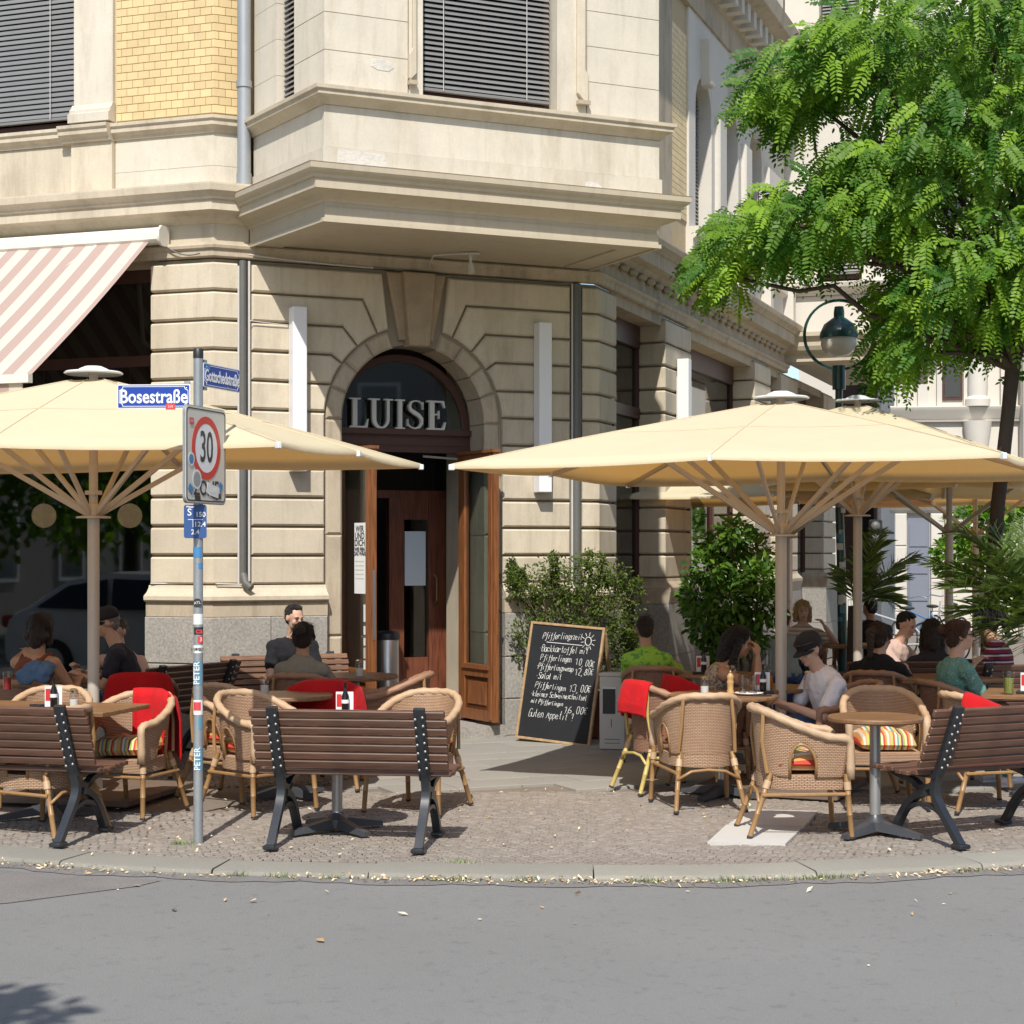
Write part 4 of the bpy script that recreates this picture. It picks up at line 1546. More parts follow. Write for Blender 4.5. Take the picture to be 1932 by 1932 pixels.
cf.parent = pav
tag(cf, kind='stuff')
# paving slabs between the cobbles and the house, laid parallel to the door face
slab_first = {}
for i in range(-2, 14):
    for j in range(-3, 16):
        a0, o0 = -1.6 + i * .52 + (.26 if j % 2 else 0), .62 + j * .40
        c = FD.P(a0 + .26, o0 + .2, 0)
        xim = CX + F * c.x / c.y
        if c.y < 13.25 or not (-100 < xim < 2050) or (c.x < -1.35) or c.y > 18.5:
            continue
        if slab_first.get('m') is None:
            m = MB().chbox(-.257, .257, -.197, .197, -.06, 0, .004)
            o = m.build('paving_slab', M_['slab'], pav, world=False)
            slab_first['m'] = o.data
        else:
            o = bpy.data.objects.new('paving_slab', slab_first['m'])
            COL.objects.link(o)
            o.parent = pav
        o.location = (c.x, c.y, .004 + random.uniform(-.002, .002))
        o.rotation_euler = (random.uniform(-.004, .004), random.uniform(-.004, .004), R(24.3))
# slabs towards the right street
for i in range(0, 9):
    for j in range(0, 16):
        c = Vector((2.6 + i * .61 + .2 * j * .61 * .6, 13.6 + j * .61))
        if not (CX + F * c.x / c.y < 2400) or c.y < 13.4 or (c - Vector(FR.xy(0, 0))).dot(Vector(FR.n)) < 2.9 and (c - Vector(FD.xy(0, 0))).dot(Vector(FD.n)) < 6.7 and c.x < 4.5:
            continue
        o = bpy.data.objects.new('paving_slab', slab_first['m'])
        COL.objects.link(o)
        o.parent = pav
        o.location = (c.x, c.y, -.004)
        o.rotation_euler = (0, 0, R(-20))
        o.scale = (1.16, 1.5, 1)
# two pale slabs set in the cobbles
wsl = [((1.20, 10.74), (1.67, 10.68), (1.88, 11.31), (1.40, 11.42)), ((1.42, 11.46), (1.895, 11.35), (2.10, 12.02), (1.645, 12.1))]
for q in wsl:
    m = MB()
    b = m.add([(x, y, z) for z in (-.04, .012) for x, y in q], [(3, 2, 1, 0), (4, 5, 6, 7), (0, 1, 5, 4), (1, 2, 6, 5), (2, 3, 7, 6), (3, 0, 4, 7)])
    m.build('pale_slab', M_['white_slab'], pav)
# dead leaves and petals in the gutter, scattered over the pavement
t = NT('dry_leaves')
a_ = t.n('Attribute', attribute_name='tone').outputs['Fac']
t.l(t.ramp(a_, [(0, (.74, .58, .34)), (.5, (.80, .68, .46)), (.8, (.60, .42, .22)), (1, (.40, .25, .12))]), t.b.inputs['Base Color'])
t.set(Roughness=.8)
M_['litter'] = t.m


def scatter_leaves(name, pts, smin, smax, mt, kind='stuff'):
    V, Fq, T = [], [], []
    for (x, y, z) in pts:
        s = random.uniform(smin, smax)
        a = random.uniform(0, 2 * PI)
        ti, tj = random.gauss(0, .35), random.gauss(0, .35)
        E_ = Euler((ti, tj, a)).to_matrix()
        b = len(V)
        for vx, vy, vz in ((-s, 0, 0), (-.2 * s, -.42 * s, .1 * s), (s, 0, .05 * s), (-.1 * s, .45 * s, .16 * s)):
            V.append(tuple(E_ @ Vector((vx, vy, vz)) + Vector((x, y, z + .006 + .35 * s * (abs(ti) + abs(tj))))))
        Fq.append((b, b + 1, b + 2))
        Fq.append((b, b + 2, b + 3))
        tn = random.random()
        T += [tn, tn]
    me = bpy.data.meshes.new(name)
    me.from_pydata(V, [], Fq)
    me.attributes.new('tone', 'FLOAT', 'FACE').data.foreach_set('value', T)
    me.materials.append(mt)
    o = bpy.data.objects.new(name, me)
    COL.objects.link(o)
    return tag(o, kind=kind)


pts = []
ksd = [p for p in resample(KS, .02) if -4 < p.x < 4.5]
for p in ksd:
    dens = .3 + 1.1 * max(0, math.sin(p.x * 1.9 + 1.2) * .5 + .5)
    if p.x < -1.2:
        dens *= .6
    for _ in range(rc.choice((1, 2, 3, 6))):
        if rc.random() < dens:
            pts.append((p.x + rc.uniform(-.02, .02), p.y - abs(rc.gauss(0.0, .06)) - .005, RZ + .004 + (.02 if rc.random() < .3 else 0)))
for _ in range(330):
    x = rc.uniform(-3.5, 4)
    y = rc.uniform(10.3, 13.2)
    pts.append((x, y, .004))
for _ in range(20):
    pts.append((rc.uniform(-2.6, 3), 9.6 - abs(rc.gauss(0, .9)), RZ))
tag(scatter_leaves('fallen_leaves', pts, .008, .019, M_['litter']), 'small dry yellow leaves and petals strewn along the kerb', 'leaves')
bigl = [(-2.05, 9.55), (-1.5, 9.15), (-1.72, 8.9), (-.55, 8.8), (.35, 9.3), (-2.4, 9.9), (1.6, 9.4), (-1.35, 9.12), (-.9, 8.2)]
tag(scatter_leaves('fallen_leaves', [(x, y, RZ) for x, y in bigl], .022, .036, M_['litter']), 'few larger dry leaves lying on the asphalt', 'leaves')
# grass tufts between kerb and gutter
t = NT('gutter_grass')
a_ = t.n('Attribute', attribute_name='tone').outputs['Fac']
t.l(t.ramp(a_, [(0, (.07, .14, .03)), (.7, (.13, .20, .045)), (1, (.34, .30, .12))]), t.b.inputs['Base Color'])
M_['grass'] = t.m
V, Fq, T = [], [], []
for p in ksd:
    k = .0
    for c0, w in ((.05, .12), (-.35, .25), (-1.3, .12), (-1.0, .1), (1.25, .35), (1.75, .3), (.75, .2), (2.6, .12), (3.0, .06), (-1.55, .1)):
        k += max(0, 1 - abs(p.x - c0) / w)
    for _ in range(int(k * 11)):
        x, y = p.x + rc.uniform(-.02, .02), p.y - abs(rc.gauss(0, .018)) - .006
        h = rc.uniform(.012, .05) * min(1, .4 + k)
        a = rc.uniform(0, 2 * PI)
        dx, dy = math.cos(a), math.sin(a)
        b = len(V)
        V += [(x - dy * .0025, y + dx * .0025, RZ), (x + dy * .0025, y - dx * .0025, RZ), (x + dx * h * .6, y + dy * h * .6, RZ + h)]
        Fq.append((b, b + 1, b + 2))
        T.append(rc.random())
for cx_, cy_ in ((-2.02, 10.72), (3.2, 10.55), (-.3, 10.05)):
    for _ in range(60):
        x, y = cx_ + rc.gauss(0, .05), cy_ + rc.gauss(0, .02)
        h = rc.uniform(.01, .04)
        a = rc.uniform(0, 2 * PI)
        b = len(V)
        V += [(x - .003, y, 0), (x + .003, y, 0), (x + math.cos(a) * h * .7, y + math.sin(a) * h * .7, h)]
        Fq.append((b, b + 1, b + 2))
        T.append(rc.random())
me = bpy.data.meshes.new('gutter_grass')
me.from_pydata(V, [], Fq)
me.attributes.new('tone', 'FLOAT', 'FACE').data.foreach_set('value', T)
me.materials.append(M_['grass'])
o = bpy.data.objects.new('gutter_grass', me)
COL.objects.link(o)
tag(o, 'thin green grass tufts growing along the foot of the kerb', 'grass', kind='stuff')
# ------------------------------------------------------------------ wicker chairs
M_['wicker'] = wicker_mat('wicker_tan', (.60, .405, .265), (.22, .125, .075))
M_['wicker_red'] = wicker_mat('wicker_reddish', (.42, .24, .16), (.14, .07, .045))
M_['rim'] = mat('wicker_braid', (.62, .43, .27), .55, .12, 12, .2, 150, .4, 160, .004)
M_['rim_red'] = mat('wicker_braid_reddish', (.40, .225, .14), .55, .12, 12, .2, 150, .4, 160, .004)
M_['cane'] = mat('bamboo_cane', (.36, .205, .085), .4, .2, 10, .1, 60, .1, 60, .002)
M_['cane_y'] = mat('bamboo_cane_yellow', (.60, .46, .15), .4, .2, 10, .1, 60, .1, 60, .002)
M_['bind'] = mat('cane_binding', (.58, .40, .24), .5, .1, 20, .1, 80, .2, 120, .003)
M_['tip'] = plain('rubber_tip', (.03, .03, .03), .7)


def rim_pt(s):
    """s in -1..1 from the right arm tip round the back to the left arm tip (front is +y)"""
    a = abs(s)
    sg = 1 if s >= 0 else -1
    if a < .62:
        t = a / .62 * PI / 2
        x, y = .275 * math.sin(t), .02 - .30 * math.cos(t)
    else:
        t = (a - .62) / .38
        x, y = .275 + .012 * math.sin(t * PI) - .01 * t, .02 + .27 * t
    u = min(1, max(0, (a - .12) / .80))
    z = .790 - .165 * (u * u * (3 - 2 * u))
    if a > .93:
        z -= .02 * ((a - .93) / .07) ** 2
    return Vector((sg * x, y, z))


def make_chair(name, wk, rm, cn, label):
    t = thing(name, label, 'chair')
    # braided rim carried down the front posts
    path = [rim_pt(-1 + 2 * k / 72) for k in range(73)]
    fl = path[0]
    fr_ = path[-1]
    pre = [fl + Vector((0, .004, -z)) for z in (.235, .16, .09, .04)]
    post = [fr_ + Vector((0, .004, -z)) for z in (.04, .09, .16, .235)]
    full = pre + path + post
    MB().tube(full, .0265, 10, fn=lambda i, a: 1 + .13 * math.sin(3 * a + i * 1.3)).build('rim', rm, t, 180, world=False)
    # woven shell with an arched gap on either side between back and arm panel
    NS, NZ = 64, 14
    m = MB()
    P, U = [], []
    for i in range(NZ + 1):
        v = i / NZ
        row, ru = [], []
        for k in range(NS + 1):
            s = -1 + 2 * k / NS
            p = rim_pt(s)
            zb = .37
            q = Vector((p.x * (.86 + .12 * v), p.y * (.88 + .12 * v) + (.0 if p.y > 0 else .012), zb + (p.z - zb) * v))
            row.append(q)
            ru.append((s * .92, q.z))
        P.append(row)
        U.append(ru)
    b = m.add([p for row in P for p in row], [])
    for i in range(NZ + 1):
        for k in range(NS + 1):
            m.uv[b + i * (NS + 1) + k] = U[i][k]
    for i in range(NZ):
        for k in range(NS):
            s = abs(-1 + 2 * (k + .5) / NS)
            v = (i + .5) / NZ
            if ((s - .60) / .125) ** 2 + (max(0, v - .20) / .48) ** 2 < 1:
                continue
            m.f.append((i * (NS + 1) + k, i * (NS + 1) + k + 1, (i + 1) * (NS + 1) + k + 1, (i + 1) * (NS + 1) + k))
            m.mi.append(0)
    sh_ = m.build('woven_shell', wk, t, 180, world=False, fix=False)
    so = sh_.modifiers.new('thickness', 'SOLIDIFY')
    so.thickness = .014
    so.offset = 0
    # cane hoops round the gaps
    for sg in (-1, 1):
        hp = []
        for k in range(13):
            a = PI * k / 12
            s = sg * (.60 + .125 * math.cos(a))
            v = .20 + .48 * math.sin(a) if 0 < k < 12 else 0
            p = rim_pt(s)
            zb = .37
            hp.append(Vector((p.x * (.86 + .12 * v), p.y * (.88 + .12 * v), zb + (p.z - zb) * v)))
        MB().tube(hp, .011, 6).build('side_hoop', cn, t, 180, world=False)
    # seat and its woven apron
    m = MB()
    st = [(.86 * rim_pt(-1 + 2 * k / 40).x, .88 * rim_pt(-1 + 2 * k / 40).y) for k in range(41)]
    n = len(st)
    b = m.add([(x, y, z) for z in (.30, .385) for x, y in st], [tuple(range(n - 1, -1, -1)), tuple(range(n, 2 * n))] + [(j, (j + 1) % n, n + (j + 1) % n, n + j) for j in range(n)])
    per = 0
    for j in range(n):
        if j:
            per += math.hypot(st[j][0] - st[j - 1][0], st[j][1] - st[j - 1][1])
        m.uv[b + j] = (per, .30)
        m.uv[b + n + j] = (per, .385)
    m.build('seat', wk, t, 30, world=False)
    # legs: front ones upright under the posts, back ones splayed
    for sx in (-1, 1):
        for (p0, p1) in (((sx * .262, .268, .40), (sx * .280, .30, 0)), ((sx * .185, -.19, .40), (sx * .245, -.335, 0))):
            p0, p1 = Vector(p0), Vector(p1)
            m = MB()
            pth = [p0 + (p1 - p0) * q for q in (0, .3, .31, .32, .62, .63, .64, .97)]
            m.tube(pth, [.018, .018, .0205, .018, .0175, .020, .0175, .0165], 9)
            lg = m.build('leg', cn, t, 50, world=False)
            MB().tube([p0 + (p1 - p0) * .965, p1], .0185, 9).build('foot_cap', M_['tip'], lg, world=False)
            MB().tube([p0 + (p1 - p0) * .12, p0 + (p1 - p0) * .24], .0235, 9, fn=lambda i, a: 1).build('binding', M_['bind'], lg, 50, world=False)
        MB().tube([(sx * .265, .27, .275), (sx * .222, -.25, .265)], .012, 7).build('stretcher', cn, t, 50, world=False)
        MB().tube([(sx * .20, -.215, .40), (sx * .185, -.245, .60), (sx * .17, -.235, .77)], .013, 7).build('back_cane', cn, t, 50, world=False)
    MB().tube([(-.265, .272, .275), (.265, .272, .275)], .011, 7).build('stretcher', cn, t, 50, world=False)
    MB().tube([(-.222, -.27, .22), (-.12, -.265, .275), (0, -.26, .285), (.12, -.265, .275), (.222, -.27, .22)], .011, 7).build('back_hoop', cn, t, 180, world=False)
    return t


CHG = 'wicker armchairs of the café terrace'
PROTO = {}


def chair(x, y, phi, label, kind='tan'):
    """armchair at x, y whose open side looks towards angle phi"""
    rz = R(phi - 90)
    if kind not in PROTO:
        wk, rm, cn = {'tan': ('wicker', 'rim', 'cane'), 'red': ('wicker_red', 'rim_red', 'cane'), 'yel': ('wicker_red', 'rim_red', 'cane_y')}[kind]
        t = make_chair('wicker_chair', M_[wk], M_[rm], M_[cn], label)
        t.location = (x, y, .012)
        t.rotation_euler = (0, 0, rz)
        WM[t.name] = Matrix.Translation((x, y, .012)) @ Matrix.Rotation(rz, 4, 'Z')
        PROTO[kind] = t
        tag(t, group=CHG)
        return t
    return dup(PROTO[kind], (x, y, .012), rz, label, CHG)


# striped seat cushions
CU = [(.66, .62, .52), (.62, .30, .10), (.56, .07, .05), (.72, .62, .35), (.30, .42, .08), (.25, .06, .16), (.70, .52, .12), (.16, .34, .33), (.68, .64, .55), (.52, .12, .08), (.45, .50, .12), (.66, .36, .18)]
M_['cush'] = stripes('striped_cushion_fabric', CU, .19, 0)
cush_me = None


def cushion(x, y, phi, label, dz=0, sc_=1.0):
    global cush_me
    if cush_me is None:
        m = MB()
        N = 14
        top, bot = [], []
        for i in range(N + 1):
            rt, rb = [], []
            for j in range(N + 1):
                u, v = -1 + 2 * i / N, -1 + 2 * j / N
                e = (1 - u ** 6) * (1 - v ** 6)
                bx = .225 * (u - .04 * u * (1 - v * v) * -1)
                by = .225 * v
                w = .006 * math.sin(u * 9 + v * 4)
                rt.append((bx, by, .015 + .045 * max(0, e) ** .45 + w * e))
                rb.append((bx, by, .015 - .025 * max(0, e) ** .45))
            top.append(rt)
            bot.append(rb)
        m.grid(top)
        m.grid([r[::-1] for r in bot])
        o = m.build('seat_cushion', M_['cush'], None, 180, fix=True)
        cush_me = o.data
    else:
        o = bpy.data.objects.new('seat_cushion', cush_me)
        COL.objects.link(o)
    f = Vector((math.cos(R(phi)), math.sin(R(phi))))
    o.location = (x + f.x * .03, y + f.y * .03, .43 + dz)
    o.rotation_euler = (R(random.uniform(-3, 3)), R(random.uniform(-3, 3)), R(phi - 90 + random.uniform(-8, 8)))
    o.scale = (sc_ * .87, sc_ * .87, 1.8)
    return tag(o, label, 'cushion', 'striped seat cushions')


# red fleece blankets hung over chair backs
M_['red'] = fabric('red_fleece', (.46, .011, .015), .95, .1)


def blanket(x, y, phi, label, s0=-.28, s1=.28, inner=.30, outer=.30, seed=0):
    """cloth hung over the rim of the chair at x, y between rim positions s0 and s1"""
    r = random.Random(seed)
    M = Matrix.Translation((x, y, .012)) @ Matrix.Rotation(R(phi - 90), 4, 'Z')
    NS, NP = 18, 22
    P = []
    ph = [r.uniform(0, 6) for _ in range(4)]
    for i in range(NP + 1):
        t = i / NP
        row = []
        for k in range(NS + 1):
            s = s0 + (s1 - s0) * k / NS
            p = rim_pt(s)
            nrm = Vector((p.x, p.y - .02, 0)).normalized()
            L = inner + outer
            d = t * L
            sk = .04 * math.sin(s * 7 + ph[0])
            fold = .010 * math.sin(s * 38 + ph[1] + t * 2) + .012 * math.sin(s * 17 + ph[2])
            if d < inner:                            # inside of the back, hanging down to the seat
                q = p - nrm * (.036 + .05 * (1 - d / inner) + fold) + Vector((0, 0, -(inner - d) * (1 + sk) + .01))
                b = max(0, 1 - (inner - d) / .05)
                q = q.lerp(p + Vector((0, 0, .038)) - nrm * .02, b)
            else:
                e = d - inner
                b = max(0, 1 - e / .05)
                q = p + nrm * (.040 + .035 * min(1, e / .15) + fold) + Vector((0, 0, -e * (1 - sk) + .01))
                q = q.lerp(p + Vector((0, 0, .038)) + nrm * .02, b)
            row.append(M @ q)
        P.append(row)
    m = MB().grid(P)
    o = m.build('blanket', M_['red'], None, 180, fix=False)
    so = o.modifiers.new('thickness', 'SOLIDIFY')
    so.thickness = .008
    return tag(o, label, 'blanket', 'red blankets laid over chairs')


CH = {}
def C(key, x, y, phi, label, kind='tan', cush=None, bl_=None):
    CH[key] = (x, y, phi)
    c = chair(x, y, phi, label, kind)
    if cush:
        cushion(x, y, phi, cush)
    if bl_:
        blanket(x, y, phi, *bl_[:1], **(bl_[1] if len(bl_) > 1 else {}))
    return c


C('left_red', -2.61, 11.98, 250, 'tan wicker chair holding a red blanket, right of the square table', cush='striped cushion on the left chair under a long red blanket', bl_=('long red blanket over the chair beside the square left table', dict(s0=-.36, s1=.20, inner=.43, outer=.42, seed=1)))
C('left_mid', -3.27, 12.38, 272, 'tan wicker chair facing the street behind the square left table')
C('left_near', -2.98, 11.15, 150, 'tan wicker chair hidden by the left bench, showing its cushion', cush='bright striped cushion poking out past the end of the left bench')
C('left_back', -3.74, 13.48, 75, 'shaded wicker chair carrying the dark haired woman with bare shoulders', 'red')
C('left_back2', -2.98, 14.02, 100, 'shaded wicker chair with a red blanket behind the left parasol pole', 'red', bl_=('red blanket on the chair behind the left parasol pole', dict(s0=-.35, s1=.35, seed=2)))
C('mid_left', -1.76, 12.08, 318, 'tan wicker chair left of the central bench with patchy shade inside', cush='striped cushion in the chair at the left end of the central bench')
C('mid_left2', -2.02, 12.72, 330, 'tan wicker chair half hidden behind the one left of the central bench', cush='orange edged striped cushion in the rear of the two chairs left of the central bench')
C('mid_red', -1.42, 13.3, 95, 'wicker chair with its back to the street under a wide red blanket', bl_=('wide red blanket across the chair behind the central table', dict(s0=-.45, s1=.45, inner=.2, outer=.34, seed=3)))
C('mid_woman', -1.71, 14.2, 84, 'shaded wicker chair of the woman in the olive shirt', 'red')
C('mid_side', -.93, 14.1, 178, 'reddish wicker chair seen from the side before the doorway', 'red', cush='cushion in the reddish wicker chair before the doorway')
C('mid_right', -.64, 12.12, 248, 'tan wicker chair at the right end of the central table', cush='striped cushion corner past the right end of the central bench')
C('right_red', 1.15, 13.1, 22, 'reddish wicker chair with yellow cane legs beside the grey ash box', 'yel', cush='striped cushion in the chair with yellow cane legs', bl_=('red blanket bunched over the chair next to the grey ash box', dict(s0=-.5, s1=.28, inner=.16, outer=.22, seed=4)))
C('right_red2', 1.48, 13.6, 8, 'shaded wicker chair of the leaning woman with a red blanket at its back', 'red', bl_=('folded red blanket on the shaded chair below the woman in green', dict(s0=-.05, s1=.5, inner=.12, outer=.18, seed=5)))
C('right_back', 1.31, 12.25, 98, 'tan wicker chair with its diamond patterned back to the street', cush='striped cushion in the chair turned away from the street')
C('right_side', 1.80, 11.12, 2, 'tan wicker chair in side view on the two pale slabs', cush='striped cushion bulging through the side gap of the chair on the pale slabs')
C('right_front', 2.62, 12.38, 266, 'tan wicker chair facing the street behind the small round table', cush='dark striped cushion in the chair behind the small round table')
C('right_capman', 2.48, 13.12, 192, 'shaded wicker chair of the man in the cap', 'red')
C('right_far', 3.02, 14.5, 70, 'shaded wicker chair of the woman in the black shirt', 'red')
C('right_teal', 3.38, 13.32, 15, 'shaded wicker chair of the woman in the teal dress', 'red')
C('right_end', 3.28, 12.2, 15, 'tan wicker chair with a sunlit rim behind the right bench', cush='striped cushion showing above the seat of the right bench', bl_=('red blanket on the wicker chair behind the right bench', dict(s0=.25, s1=.75, inner=.14, outer=.2, seed=6)))
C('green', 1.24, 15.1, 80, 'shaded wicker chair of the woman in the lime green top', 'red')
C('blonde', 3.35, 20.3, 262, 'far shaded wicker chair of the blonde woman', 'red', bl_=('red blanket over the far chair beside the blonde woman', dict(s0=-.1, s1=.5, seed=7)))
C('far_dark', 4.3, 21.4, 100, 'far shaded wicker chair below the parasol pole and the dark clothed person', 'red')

# diamond pattern on the back of the chair turned away
# ------------------------------------------------------------------ benches
M_['slat'] = wood('bench_slat_stain', (.130, .066, .043), (.074, .037, .026), .42, (2.0, 30, 30), .15)
M_['slat_end'] = M_['slat']
M_['slat_lt'] = wood('bench_slat_worn', (.20, .10, .055), (.11, .055, .03), .5, (2.0, 30, 30), .2)
M_['bolt'] = plain('bolt_metal', (.42, .42, .41), .4, .6)
BKP = [(-.175, .455), (-.335, .825)]                 # line of the backrest (y, z)


def make_bench(label, slat_mat, width=1.20, sep=.90, nback=7):
    t = thing('park_bench', label, 'bench', group='park benches of the café')
    iw = .052
    for sx in (-1, 1):
        x = sx * sep / 2
        m = MB()
        def bar(pts, w, h):
            m.tube([(x, y, z) for y, z in pts], 1, sq=(w, h), up=(1, 0, 0))
        def bez(p, n=8):
            out = []
            for k in range(n + 1):
                q = k / n
                pts = [Vector(a) for a in p]
                while len(pts) > 1:
                    pts = [pts[i].lerp(pts[i + 1], q) for i in range(len(pts) - 1)]
                out.append(tuple(pts[0]))
            return out
        bar([(-.345, .85), (-.335, .825), (-.255, .64), (-.185, .478), (-.15, .41)], .032, .068)
        bar(bez([(-.15, .42), (-.07, .27), (-.16, .25), (-.27, .12), (-.36, .015)]), .042, .050)
        bar(bez([(.27, .405), (.20, .36), (.02, .40), (-.02, .27)]), .036, .046)
        bar(bez([(-.06, .30), (.06, .28), (.16, .22), (.20, .10), (.27, .015)]), .042, .050)
        bar(bez([(-.13, .36), (-.06, .33), (.0, .31), (.06, .34)]), .034, .046)
        bar(bez([(-.26, .13), (-.14, .25), (.02, .25), (.15, .17)]), .024, .040)
        m.chbox(x - .040, x + .040, -.41, -.31, .0, .028, .008)
        m.chbox(x - .040, x + .040, .23, .33, .0, .028, .008)
        m.chbox(x - .034, x + .034, -.16, .29, .395, .418, .004)
        fo = m.build('iron_frame', M_['iron'], t, 40, world=False)
        bolt_m = None
        for k in range(nback):
            q = (k + .5) / nback
            y = BKP[0][0] + (BKP[1][0] - BKP[0][0]) * q
            z = BKP[0][1] + (BKP[1][1] - BKP[0][1]) * q
            for bx in (-.022, .022):
                Mx = Matrix.Translation((x + bx, y - .030, z - .012 + (.012 if bx > 0 else 0)))
                if bolt_m is None:
                    bo = MB().ell((0, 0, 0), (.0085, .007, .0085), seg=7, rings=5).build('bolt', M_['bolt'], fo, 180, world=False)
                    bolt_m = bo.data
                    bo.matrix_local = Mx
                else:
                    share(bolt_m, 'bolt', Mx, fo)
    d = Vector((0, BKP[1][0] - BKP[0][0], BKP[1][1] - BKP[0][1])).normalized()
    tilt = math.atan2(-d.y, d.z)
    pl = None
    for k in range(nback):
        q = (k + .5) / nback
        y = BKP[0][0] + (BKP[1][0] - BKP[0][0]) * q + .028
        z = BKP[0][1] + (BKP[1][1] - BKP[0][1]) * q + .012
        Mx = Matrix.Translation((random.uniform(-.006, .006), y, z)) @ Matrix.Rotation(tilt, 4, 'X')
        if pl is None:
            po = MB().chbox(-width / 2, width / 2, -.014, .014, -.0235, .0235, .005).build('back_slat', slat_mat, t, 30, world=False)
            pl = po.data
            po.matrix_local = Mx
        else:
            share(pl, 'back_slat', Mx, t)
    for k in range(6):
        y = -.10 + k * .075
        Mx = Matrix.Translation((random.uniform(-.006, .006), y, .434 - .010 * (1 if k in (1, 2) else 0))) @ Matrix.Rotation(R(90), 4, 'X')
        share(pl, 'seat_slat', Mx, t).scale = (1, 1.0, 1.25)
    return t


def bench(x, y, phi, label, first=[None], sm=None):
    """phi: direction the sitter looks"""
    rz = R(phi - 90)
    if first[0] is None or sm:
        t = make_bench(label, M_[sm] if sm else M_['slat'])
        if not sm:
            first[0] = t
        t.location = (x, y, .012)
        t.rotation_euler = (0, 0, rz)
        WM[t.name] = Matrix.Translation((x, y, .012)) @ Matrix.Rotation(rz, 4, 'Z')
        return t
    return dup(first[0], (x, y, .012), rz, label, 'park benches of the café')


f2 = Vector((.14, .99)).normalized()
bench(-1.0 + f2.x * .36, 10.42 + f2.y * .36, 98 - 16, 'slatted park bench in the middle with its back to the street')
bench(-3.10, 11.02, 77, 'slatted park bench at the left edge with its back to the street')
bench(2.94, 11.02, 116, 'slatted park bench at the right edge turned half sideways')
bench(-2.92, 14.85, 150, 'dark slatted park bench in the shade beside the man in the navy shirt')
bench(-1.96, 15.74, 294, 'slatted park bench against the wall under the man in the black shirt', sm='slat_lt')
bench(3.45, 15.35, 95, 'shaded slatted park bench behind the woman in the teal dress')
bench(4.35, 14.95, 100, 'shaded slatted park bench at the right edge below the palm', )

# ------------------------------------------------------------------ tables
M_['top'] = wood('table_top_wood', (.245, .135, .065), (.15, .075, .035), .42, (2.0, 18, 18), .1)
M_['post'] = mat('galvanised_post', (.42, .42, .42), .4, .08, 8, .05, 60, .05, 60, metal=.6)
M_['foot'] = mat('grey_table_foot', (.07, .075, .085), .4, .1, 8, .05, 60, .05, 60, metal=.2)


def table(x, y, rz, shape, label, feet='flat', h=.74, ft='foot'):
    t = thing('café_table', label, 'table', (x, y, .012), rz, 'café tables')
    m = MB()
    if shape[0] == 'round':
        r = shape[1]
        m.lathe([(r - .012, h - .032), (r, h - .024), (r, h - .008), (r - .006, h)], seg=36)
    else:
        m.chbox(-shape[1] / 2, shape[1] / 2, -shape[2] / 2, shape[2] / 2, h - .032, h, .005)
    tp = m.build('table_top', M_['top'], t, 30, world=False)
    MB().tube([(0, 0, .03), (0, 0, h - .033)], .034, 14).build('post', M_['post'], t, 50, world=False)
    MB().chbox(-.15, .15, -.15, .15, h - .042, h - .0325, .003).build('mounting_plate', M_['foot'], t, world=False)
    for k in range(4):
        a = PI / 4 + k * PI / 2
        c, s = math.cos(a), math.sin(a)
        Mr = Matrix.Rotation(a, 4, 'Z')
        m = MB()
        L = .34
        vs = [(0.02, -.045, .02), (L, -.028, .0), (L, .028, .0), (0.02, .045, .02), (0.02, -.032, .085), (L, -.02, .028), (L, .02, .028), (0.02, .032, .085)]
        m.hexa([Mr @ Vector(v) for v in vs])
        m.build('foot', M_[ft], t, world=False)
    m = MB().lathe([(.07, .02), (.07, .075), (.045, .10), (.036, .12)], seg=12)
    m.build('hub', M_[ft], t, 40, world=False)
    return t


table(-3.12, 11.78, R(-14), ('rect', 1.15, .70), 'square edged wooden table with shaker and ashtray at the left')
table(-1.12, 11.20, R(-6), ('round', .36), 'wooden café table behind the middle bench holding a menu stand')
table(2.30, 11.08, 0, ('round', .30), 'small empty round wooden table on one grey post', ft='foot')
table(1.54, 12.78, R(10), ('round', .40), 'round wooden table crowded with glasses and a pepper mill')
table(1.98, 13.5, R(10), ('round', .34), 'shaded table between the leaning woman and the man in the cap', ft='foot')
table(-1.32, 14.75, 0, ('round', .36), 'shaded café table between the two people by the wall')
table(-1.65, 12.78, 0, ('round', .34), 'round wooden table beside the wide red blanket with a sugar shaker')
table(-3.78, 14.55, 0, ('rect', .7, .7), 'shaded café table of the three people at the left')
table(3.95, 12.9, R(-20), ('rect', .9, .7), 'shaded wooden table at the right edge with a green drink')
table(3.55, 14.6, R(10), ('rect', .9, .7), 'shaded table between the woman in black and the man in the pink shirt')
table(1.75, 14.95, 0, ('round', .36), 'shaded table behind the leaning woman with red napkins')
table(3.9, 19.6, 0, ('rect', .8, .7), 'far shaded table before the blonde woman')

# ------------------------------------------------------------------ table ware
M_['clear'] = glassy('clear_glass', (.97, .98, .98))
M_['sugar'] = plain('sugar', (.82, .81, .78), .8)
M_['chrome'] = plain('chrome_lid', (.7, .7, .7), .15, 1.)
M_['pep'] = wood('pepper_mill_wood', (.52, .33, .14), (.40, .24, .10), .35, (10, 10, 4), .0)
M_['bottle'] = plain('dark_bottle', (.015, .012, .012), .12)
M_['juice'] = plain('orange_juice', (.75, .30, .03), .3)
M_['green_d'] = plain('green_drink', (.40, .45, .10), .3)
M_['red_d'] = plain('red_card', (.55, .03, .03), .5)
M_['ashtray'] = plain('ashtray_black', (.02, .02, .022), .4)


